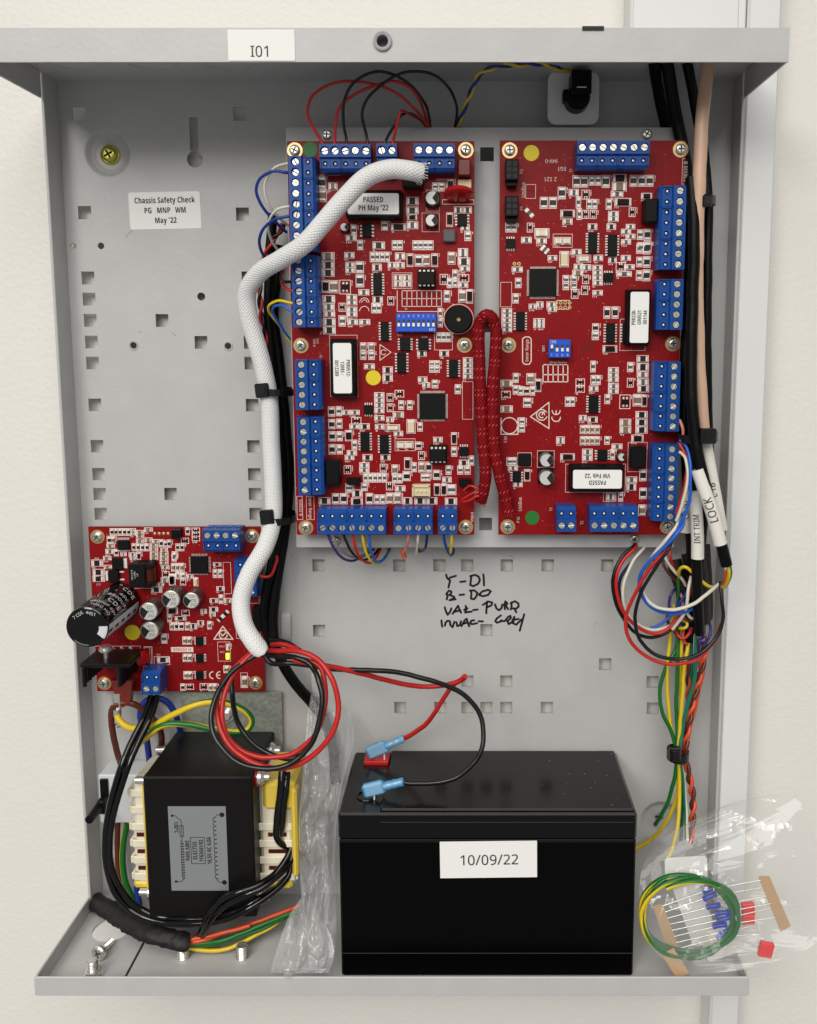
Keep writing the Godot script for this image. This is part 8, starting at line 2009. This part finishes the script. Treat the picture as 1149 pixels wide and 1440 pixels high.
func mains_wires() -> void:
	var g := "mains wires round the isolator and transformer"
	wire("brown_wire", "brown wire arching from the isolator to the transformer", g, "brown wire", 1.75, [-201.0, -246.5, 9.0, -200.6, -241.6, 12.0, -200.8, -233.9, 15.0, -201.3, -224.9, 17.0, -201.4, -216.5, 18.0, -200.9, -210.4, 18.0, -198.2, -207.0, 18.0, -193.6, -206.3, 17.0, -188.9, -207.6, 16.0, -185.1, -211.3, 14.0, -181.4, -216.2, 12.0, -177.9, -222.8, 11.0, -176.9, -230.0, 9.0, -178.0, -237.9, 7.0, -179.5, -244.1, 6.0], 10)
	wire("blue_wire", "blue wire arching from the isolator to the transformer", g, "blue wire", 1.75, [-184.6, -246.0, 9.0, -184.4, -240.2, 10.0, -184.6, -232.2, 11.0, -185.4, -225.5, 12.0, -186.5, -219.4, 13.0, -186.9, -214.5, 13.0, -185.7, -209.6, 13.0, -181.7, -206.2, 13.0, -175.9, -205.6, 13.0, -171.1, -208.8, 12.0, -168.2, -214.8, 11.0, -167.1, -221.9, 9.0, -166.8, -227.9, 7.0], 10)
	striped("earth_wire", "green and yellow earth wire looping over the transformer bracket", g, "yellow wire", "green wire", 1.75, [-197.0, -212.9, 20.0, -194.5, -215.0, 22.0, -189.5, -217.5, 24.0, -182.2, -217.2, 26.0, -174.2, -214.7, 28.0, -164.7, -208.7, 30.0, -153.2, -202.8, 30.0, -142.4, -201.0, 28.0, -131.6, -203.1, 26.0, -123.2, -207.6, 26.0, -120.5, -213.1, 26.0, -123.3, -217.6, 27.0, -130.2, -218.2, 28.0, -139.8, -216.2, 29.0, -152.2, -213.2, 30.0, -163.1, -212.1, 31.0, -170.3, -214.2, 31.0, -177.3, -220.2, 30.0, -186.4, -229.2, 24.0], 7, 0.035)
	striped("earth_wire", "green and yellow earth wire standing under the isolator", g, "yellow wire", "green wire", 1.75, [-199.7, -283.4, 8.0, -201.7, -294.3, 10.0, -202.0, -306.0, 12.0, -200.2, -316.0, 14.0, -196.4, -325.7, 14.0, -194.5, -332.0, 12.0], 6, 0.0, 6)
	wire("brown_wire", "brown wire dropping from the isolator's lower side", g, "brown wire", 1.6, [-205.4, -282.9, 7.0, -206.1, -295.6, 8.0, -206.0, -307.9, 9.0, -205.3, -320.3, 10.0, -204.4, -331.8, 10.0], 10)
	wire("blue_wire", "blue wire showing under the transformer's left winding", g, "blue wire", 1.7, [-191.2, -304.7, 14.0, -192.1, -312.1, 15.0, -192.7, -319.5, 16.0, -191.6, -329.2, 16.0], 10)
	for k in 2:
		wire("black_wire", ["outer of the two thick black wires bowing past the transformer", "inner of the two thick black wires bowing past the transformer"][k], "thick black wires from the small board's lower terminal", "gloss black", 1.75, [[-176.9, -200.4, 22.0, -177.0, -203.4, 26.0, -178.6, -210.9, 34.0, -181.9, -219.0, 40.0, -184.8, -227.9, 46.0, -188.7, -241.5, 50.0, -191.7, -256.3, 52.0, -193.7, -271.0, 52.0, -193.2, -283.6, 52.0, -189.7, -295.5, 52.0, -183.8, -304.4, 52.0, -175.0, -309.7, 53.0, -163.3, -311.7, 55.0, -150.2, -310.8, 57.0, -137.5, -309.5, 58.0, -125.0, -306.1, 58.0, -114.4, -300.9, 56.0, -104.6, -296.8, 50.0, -98.8, -292.6, 44.0, -96.3, -284.7, 40.0], [-173.6, -200.4, 22.0, -173.3, -203.4, 26.0, -174.4, -210.1, 34.0, -177.7, -218.3, 40.0, -181.0, -227.9, 46.0, -185.3, -241.5, 50.0, -189.1, -256.3, 52.0, -191.2, -271.0, 52.0, -190.6, -282.8, 52.0, -186.4, -294.0, 52.0, -180.6, -302.9, 52.0, -172.6, -308.2, 52.0, -162.6, -310.5, 53.0, -150.8, -309.9, 55.0, -138.0, -308.6, 56.0, -124.1, -304.6, 56.0, -113.5, -299.3, 54.0, -104.1, -297.3, 46.0, -97.8, -290.2, 42.0, -96.2, -281.4, 38.0]][k], 10)
	for k in 2:
		wire("black_wire", ["black wire from the secondary winding passing the lower bolt", "second black wire from the secondary winding passing the lower bolt"][k], "secondary winding wires", "gloss black", 1.7, [[-146.4, -327.1, 50.0, -141.1, -316.5, 56.0, -135.7, -306.1, 59.0, -128.0, -297.3, 61.0, -118.0, -291.5, 62.0, -108.9, -288.5, 60.0, -102.1, -285.9, 54.0, -97.5, -283.8, 46.0, -96.1, -278.8, 42.0], [-148.9, -328.6, 48.0, -142.1, -313.5, 57.0, -136.6, -302.4, 60.0, -129.2, -294.4, 61.0, -121.0, -290.3, 61.0, -110.8, -287.7, 58.0, -103.9, -285.8, 52.0, -98.8, -280.8, 46.0, -96.7, -275.8, 42.0]][k], 10)
	for k in 2:
		wire("black_wire", ["sleeved black winding wire standing on the yellow tape", "second sleeved black winding wire standing on the yellow tape"][k], "winding leads on the yellow tape", "gloss black", 2.0, [[-100.3, -231.6, 44.0, -100.4, -238.8, 47.0, -101.6, -248.4, 48.0, -102.9, -258.7, 48.0, -103.8, -266.7, 47.0, -102.3, -272.4, 45.0, -99.5, -276.6, 42.0], [-98.5, -234.1, 42.0, -98.4, -240.8, 46.0, -99.6, -250.5, 47.0, -100.9, -261.4, 46.0, -102.4, -267.8, 44.0]][k], 10)
	shrunk([-219.6, -329.3, 12.1, -209.9, -325.3, 22.8, -198.4, -322.3, 33.3, -184.8, -320.3, 45.0, -172.6, -319.3, 52.3, -162.4, -320.3, 55.1, -153.4, -321.3, 56.5, -150.4, -322.3, 55.7])
	for e in [["orange_wire", "orange wire leaving the heat-shrink bundle", "orange wire", [-152.9, -324.3, 54.4, -145.3, -322.3, 55.1, -136.8, -321.3, 52.7, -129.1, -319.3, 51.5, -116.7, -317.3, 47.7, -106.6, -315.3, 44.5, -94.2, -313.3, 39.1]], ["green_wire", "green wire leaving the heat-shrink bundle", "green wire", [-152.8, -326.3, 52.9, -143.5, -326.3, 53.1, -135.6, -325.3, 52.5, -124.2, -323.3, 50.4, -113.1, -321.3, 46.2, -103.2, -319.3, 42.0, -93.2, -317.3, 37.6]], ["yellow_wire", "yellow wire leaving the heat-shrink bundle along the floor", "yellow wire", [-152.6, -328.3, 51.8, -146.4, -329.3, 52.6, -139.9, -330.3, 52.2, -131.9, -329.3, 52.0, -124.5, -327.3, 49.9, -117.2, -325.3, 46.7, -108.2, -321.3, 44.3, -95.9, -315.3, 37.3]], ["green_wire", "second green wire leaving the heat-shrink bundle", "green wire", [-152.3, -325.3, 53.7, -141.8, -324.3, 54.0, -131.1, -322.3, 54.0, -120.1, -320.3, 50.5, -108.9, -317.3, 46.7, -96.5, -315.3, 41.4]], ["red_wire", "red wire leaving the heat-shrink bundle", "orange wire", [-151.9, -322.3, 55.9, -146.8, -321.3, 54.6, -138.9, -320.3, 54.4, -129.8, -318.3, 53.6, -118.5, -316.3, 51.1]]]:
		wire(e[0], e[1], "wires leaving the heat-shrink bundle", e[2], 1.15, e[3])
	# spade lug at the end of the earth wire
	var o := thing("earth_lug", "silver push-on lug joining the earth wire to the small board", "wire connector", Vector3(-197.7, -207.9, 18.00))
	var st := begin()
	rod(st, Vector3(0, -5.5, 0), Vector3(0, -1.5, 0), 2.3, 12)
	box(st, Vector3(0, 3.0, 0), Vector3(4.6, 9.0, 1.8), 0.5)
	rod(st, Vector3(-1.8, -1.0, 0.6), Vector3(-1.8, 7.0, 0.6), 0.7, 8)
	rod(st, Vector3(1.8, -1.0, 0.6), Vector3(1.8, 7.0, 0.6), 0.7, 8)
	part("lug", st, M["zinc"], o)
	o = thing("lug_boot", "dark red plastic boot behind the heatsink's lower edge", "connector boot", Vector3(-194.3, -200.7, 16.00))
	st = begin()
	slab(st, [Vector3(-6, 8, 0), Vector3(-3, -5, 0), Vector3(0, -8, 0), Vector3(4, -5, 0), Vector3(6, 8, 0)], -2.5, 2.5)
	part("boot", st, M["fuse brown"], o)
	st = begin()


func shrunk(p: Array) -> void:
	# a flattened, wrinkled heat-shrink tube
	var c := curve(flat(p), 0.9)
	var f := frames(c)
	var n := FastNoiseLite.new()
	n.frequency = 0.09
	n.seed = 3
	var st := begin()
	crumple(st, func(u: float, v: float) -> Vector3:
		var i := int(round(v * (c.size() - 1)))
		var a := -TAU * u
		var b: Basis = f[i]
		var up := (Vector3(0, 0.82, 0.57) - b.z * b.z.dot(Vector3(0, 0.82, 0.57))).normalized()
		var side := up.cross(b.z)
		var q := Vector3(cos(a) * 4.0, sin(a) * 4.0, i * 0.9)
		var r := 4.5 + n.get_noise_3dv(q * Vector3(0.9, 0.9, 1.3)) * 0.9 + n.get_noise_3dv(q * 3.1) * 0.6
		return c[i] + side * cos(a) * r * 1.08 + up * sin(a) * r * 0.72, 26, c.size() - 1)
	tag(part("black_heat_shrink_bundle", st, M["heat shrink"], self), "wrinkled black heat-shrink tube lying across the cabinet floor", "heat shrink tube")


func loose_hardware() -> void:
	var t := thing("loose_screw", "loose silver pan head screw lying on the cabinet floor", "screw", Vector3(-198.3, -333.3, 49.8))
	var st := begin()
	var head := Vector3(-198.4, -329.3, 54.6) - Vector3(-198.3, -333.3, 49.8)
	var tip := Vector3(-196.6, -331.3, 43.3) - Vector3(-198.3, -333.3, 49.8)
	var f := frame_of(head - tip)
	rod(st, head, tip, 1.5, 12)
	var n := int(head.distance_to(tip) / 0.9)
	for k in n:
		lathe(st, [Vector2(1.4, -0.3), Vector2(1.85, 0), Vector2(1.4, 0.3)], 12, head.lerp(tip, (k + 0.5) / n), f)
	part("shank", st, M["zinc"], t)
	screw_head("head", 4.0, t, head, M["zinc"], 0.4, f)
	var s := thing("bolt_and_nut", "upright silver bolt end with a nut and washer at the front of the floor", "bolt", Vector3(-196.4, -333.3, 67.5))
	var up := Basis(Vector3(1, 0, 0), -PI * 0.5)
	st = begin()
	lathe(st, [Vector2(5.0, 0), Vector2(5.0, 1.0), Vector2(3, 1.0)], 22, Vector3.ZERO, up)
	part("washer", st, M["zinc"], s)
	st = begin()
	lathe(st, [Vector2(4.4, 1.0), Vector2(4.4, 4.2), Vector2(3.8, 4.6), Vector2(2, 4.6)], 6, Vector3.ZERO, up)
	part("nut", st, M["zinc"], s)
	st = begin()
	lathe(st, [Vector2(2.4, 4.6), Vector2(2.4, 8.6), Vector2(2.0, 9.2), Vector2(0, 9.2)], 14, Vector3.ZERO, up)
	for k in 4:
		lathe(st, [Vector2(2.3, 5.0 + k), Vector2(2.75, 5.4 + k), Vector2(2.3, 5.8 + k)], 14, Vector3.ZERO, up)
	part("thread", st, M["zinc"], s)
	for e in [[Vector3(-153.9, -333.3, 54.1), "silver threaded pillar on the floor below the heat-shrink bundle"], [Vector3(-122.3, -333.3, 54.1), "silver threaded pillar on the floor nearer the crumpled bag"]]:
		var o := thing("floor_pillar", e[1], "threaded pillar", e[0], "")
		st = begin()
		lathe(st, [Vector2(3.0, 0), Vector2(3.0, 7.5), Vector2(2.7, 8.0), Vector2(1.7, 8.0), Vector2(1.6, 3.0), Vector2(0, 3.0)], 18, Vector3.ZERO, up)
		for k in 6:
			lathe(st, [Vector2(2.9, 0.8 + k * 1.1), Vector2(3.3, 1.3 + k * 1.1), Vector2(2.9, 1.8 + k * 1.1)], 18, Vector3.ZERO, up)
		part("pillar", st, M["zinc"], o)


func bags() -> void:
	# crumpled bag between transformer and battery
	var n := FastNoiseLite.new()
	n.seed = 5
	n.frequency = 0.03
	n.fractal_octaves = 2
	var left := curve(flat([-88.1, -198.6, 22.0, -89.2, -209.3, 30.0, -88.8, -223.7, 42.0, -89.6, -240.5, 48.0, -90.7, -258.2, 52.0, -90.4, -277.0, 54.0, -89.4, -295.8, 56.0, -87.4, -309.2, 60.0, -85.1, -320.8, 66.0, -83.0, -328.1, 70.0]), 2.0)
	var right := curve(flat([-68.0, -216.9, 10.0, -64.9, -225.5, 22.0, -67.3, -234.8, 40.0, -69.5, -246.2, 52.0, -70.7, -263.7, 56.0, -70.9, -286.4, 58.0, -70.5, -305.1, 60.0, -70.5, -318.3, 64.0, -72.2, -323.3, 68.0, -76.8, -327.3, 72.0]), 2.0)
	var o := thing("crumpled_bag", "crumpled clear plastic bag stuffed between transformer and battery", "plastic bag", Vector3.ZERO)
	for k in 2:
		var st := begin()
		crumple(st, func(u: float, v: float) -> Vector3:
			var a := left[int(v * (left.size() - 1))]
			var b := right[int(v * (right.size() - 1))]
			var c := a.lerp(b, u)
			var q := sin(u * PI) * minf(1.0, (1.0 - v) * 9.0)
			# long creases that run down the film and a few that cross it
			var f := absf(n.get_noise_3d(c.x * 2.2, c.y * 0.45, k * 60.0)) * 2.0 - 0.5
			var w := n.get_noise_3d(c.x * 0.7 + c.y, c.y * 1.1, 20.0 + k * 40.0)
			var crease := pow(1.0 - absf(n.get_noise_3d(c.x * 1.6 + c.y * 0.5, c.y * 1.3, 70.0 + k * 30.0)), 9.0)
			c.z += (q * (8.0 if k == 0 else -6.0)) + (f * 8.0 + w * 5.0 + crease * 2.6 + pow(1.0 - absf(n.get_noise_3d(c.x * 3.1, c.y * 2.6, 150.0 + k * 30.0)), 8.0) * 1.5) * minf(1.0, q * 2.0)
			c.x += n.get_noise_3d(c.y * 0.6, c.x * 0.5, 33.0 + k * 9.0) * 4.0 * q
			return c, 60, 190)
		part("film", st, M["milky plastic"], o)
	var l3 := curve(flat([-90.2, -299.4, 52.0, -94.7, -303.1, 60.0, -97.7, -309.6, 66.0, -100.9, -318.9, 71.0, -102.9, -326.5, 73.0]), 2.0)
	var r3 := curve(flat([-85.7, -301.1, 52.0, -78.4, -305.1, 60.0, -72.3, -312.0, 66.0, -70.2, -318.9, 71.0, -72.8, -325.7, 74.0]), 2.0)
	for k in 2:
		var st := begin()
		crumple(st, func(u: float, v: float) -> Vector3:
			var a := l3[int(v * (l3.size() - 1))]
			var b := r3[int(v * (r3.size() - 1))]
			var c := a.lerp(b, u)
			var q := sin(u * PI) * minf(1.0, (1.0 - v) * 9.0) * minf(1.0, v * 3.0 + 0.2)
			var f := absf(n.get_noise_3d(c.x * 1.6 + 50.0, c.y * 0.7, k * 50.0)) * 2.0 - 0.5
			var crease := pow(1.0 - absf(n.get_noise_3d(c.x * 1.3 - c.y * 0.6, c.y * 1.2, 10.0 + k * 30.0)), 9.0)
			c.z += (q * (6.0 if k == 0 else -4.0)) + (f * 6.0 + crease * 2.4 + pow(1.0 - absf(n.get_noise_3d(c.x * 3.1, c.y * 2.6, 250.0 + k * 30.0)), 8.0) * 1.5) * minf(1.0, q * 2.0)
			return c, 50, 70)
		part("film", st, M["milky plastic"], o)
	# bag of spare parts resting on the floor's right end and leaning on the trunking
	o = thing("parts_bag", "clear plastic bag of spare parts hanging over the cabinet's lower right corner", "plastic bag", Vector3.ZERO)
	var l2 := curve(flat([109.3, -266.2, 44.0, 98.3, -271.5, 50.0, 90.4, -276.4, 58.0, 86.8, -284.9, 66.0, 86.7, -296.4, 72.0, 90.1, -307.2, 76.0, 97.8, -315.4, 78.0, 111.2, -322.5, 80.0]), 2.0)
	var r2 := curve(flat([139.4, -248.8, 46.0, 158.2, -238.8, 56.0, 170.1, -240.5, 62.0, 175.0, -254.3, 68.0, 177.3, -274.4, 70.0, 176.9, -296.4, 72.0, 173.1, -309.1, 76.0, 141.9, -317.0, 82.0]), 2.0)
	n.frequency = 0.024
	for k in 2:
		var st := begin()
		crumple(st, func(u: float, v: float) -> Vector3:
			var a := l2[int(v * (l2.size() - 1))]
			var b := r2[int(v * (r2.size() - 1))]
			var c := a.lerp(b, u)
			var q := sin(u * PI) * sin(clampf(v * 1.1, 0.0, 1.0) * PI)
			var f := absf(n.get_noise_3d(c.x * 0.8, c.y * 1.3, k * 60.0)) * 2.0 - 0.4
			var crease := pow(1.0 - absf(n.get_noise_3d(c.x * 1.2 + c.y * 0.6, c.y * 1.4 - c.x * 0.5, 90.0 + k * 30.0)), 12.0)
			c.z += (q * (8.0 if k == 0 else -10.0)) + (f * 1.2 + crease * 1.2) * minf(1.0, q * 2.0 + 0.15)
			return c, 110, 120)
		part("film", st, M["clear plastic"], o)
	var g := "spare parts inside the clear bag"
	# coil of earth wire
	var c0 := Vector3(112.4, -296.4, 72.00)
	var pts := []
	for k in 130:
		var f := TAU * k / 32.0
		var r := 22.5 + 1.6 * sin(k * 0.21) + 1.2 * cos(k * 0.37)
		pts.append_array([c0.x + cos(f + 2.0) * r * 1.03, c0.y + sin(f + 2.0) * r * 0.98, 70.0 + 2.4 * sin(k * 0.31) + k * 0.03])
	striped("wire_coil", "coil of green and yellow earth wire inside the clear bag", "", "green wire", "yellow wire", 1.25, pts, 7, 0.045)
	# taped resistors
	var r0 := thing("resistor_strip", "strip of blue resistors on brown paper tape inside the clear bag", "resistors", Vector3(118.3, -299.3, 68.00))
	var ro := -Vector3(118.3, -299.3, 68.00)
	for q in [[Vector3(93.6, -293.0, 68.00), Vector3(98.6, -291.8, 68.00), Vector3(107.8, -316.8, 68.00), Vector3(102.3, -319.3, 68.00)], [Vector3(147.0, -276.9, 68.00), Vector3(152.8, -276.5, 68.00), Vector3(165.0, -304.1, 68.00), Vector3(160.0, -307.7, 68.00)]]:
		var st := begin()
		var p: Array = q
		face(st, p, Vector3(0, 0, 1))
		var low := []
		for v in p:
			low.append(v - Vector3(0, 0, 0.4))
		face(st, low, Vector3(0, 0, -1))
		for k in 4:
			face(st, [p[k], p[(k + 1) % 4], low[(k + 1) % 4], low[k]], (p[k] + p[(k + 1) % 4]) * 0.5 - (p[0] + p[2]) * 0.5)
		part("paper_tape", st, M["brown tape"], r0, ro)
	for k in 8:
		var f := k / 7.0
		var a: Vector3 = Vector3(98.5, -292.6, 68.60).lerp(Vector3(107.3, -316.4, 68.60), f)
		var b: Vector3 = Vector3(147.6, -278.4, 68.60).lerp(Vector3(159.7, -305.2, 68.60), f)
		b = a.lerp(b, 0.78 if k > 5 else 1.0)
		b += Vector3(rng.randf_range(-1, 1), rng.randf_range(-0.8, 0.8), rng.randf_range(-0.5, 1.5))
		var m := Vector3(rng.randf_range(-2.2, 2.2), rng.randf_range(-1.6, 1.6), rng.randf_range(0, 2.5)) + a.lerp(Vector3(123.0, -283.1, 68.60).lerp(Vector3(131.3, -310.0, 68.60), f), 1.0)
		var st := begin()
		rod(st, a, m, 0.3, 6)
		rod(st, m, b, 0.3, 6)
		part("lead", st, M["zinc"], r0, ro)
		st = begin()
		var d := (b - a).normalized().rotated(Vector3(0, 0, 1), rng.randf_range(-0.25, 0.25))
		lathe(st, [Vector2(0, -4.0), Vector2(1.3, -3.6), Vector2(1.5, -2.6), Vector2(1.15, -1.8), Vector2(1.15, 1.8), Vector2(1.5, 2.6), Vector2(1.3, 3.6), Vector2(0, 4.0)], 12, m, frame_of(d))
		part("resistor", st, M["resistor blue"], r0, ro)
	for e in [[Vector3(149.7, -311.1, 76.00), 7.0, 7.6, -0.2, "red film capacitor with long leads at the bottom of the clear bag"], [Vector3(143.3, -296.0, 66.00), 6.4, 6.6, 0.1, "upper red film capacitor behind the resistor leads"], [Vector3(143.3, -301.2, 66.50), 6.4, 5.0, 0.05, "lower red film capacitor behind the resistor leads"]]:
		var t := thing("film_capacitor", e[4], "capacitor", e[0], g)
		var st := begin()
		box(st, Vector3.ZERO, Vector3(e[1], e[2], 2.8), 0.3, Basis(Vector3(0, 0, 1), e[3]))
		part("body", st, M["pink film"], t)
		st = begin()
		for s in [-1.0, 1.0]:
			rod(st, Vector3(-3.4, s * 1.8, 0), Vector3(-18.0, 3.0 + s * 2.2, -2.0), 0.22, 6)
		part("lead", st, M["zinc"], t)
	for e in [[Vector3(111.7, -277.7, 62.00), 22.0, 16.0, 0.06, "white paper tag at the top of the clear bag"], [Vector3(115.8, -296.9, 63.00), 14.0, 44.0, 0.35, "long white paper tag behind the blue resistors"], [Vector3(134.2, -316.6, 62.00), 26.0, 17.0, 0.35, "white paper tag at the bottom of the clear bag"]]:
		var t := thing("paper_tag", e[4], "paper tag", e[0], g)
		var st := begin()
		slab(st, rounded(e[1], e[2], 2.0), 0.0, 0.25, Vector3.ZERO, Basis(Vector3(0, 0, 1), e[3]))
		part("card", st, M["paper"], t)
	# dark cloth-like diode pack seen between the leads
	var k2 := thing("spare_leads_pack", "brown tipped paper strip poking out below the wire coil", "paper strip", Vector3(104.1, -319.0, 76.00))
	var st2 := begin()
	box(st2, Vector3.ZERO, Vector3(7.0, 16.0, 0.6), 0.1, Basis(Vector3(0, 0, 1), 0.55))
	part("strip", st2, M["brown tape"], k2)
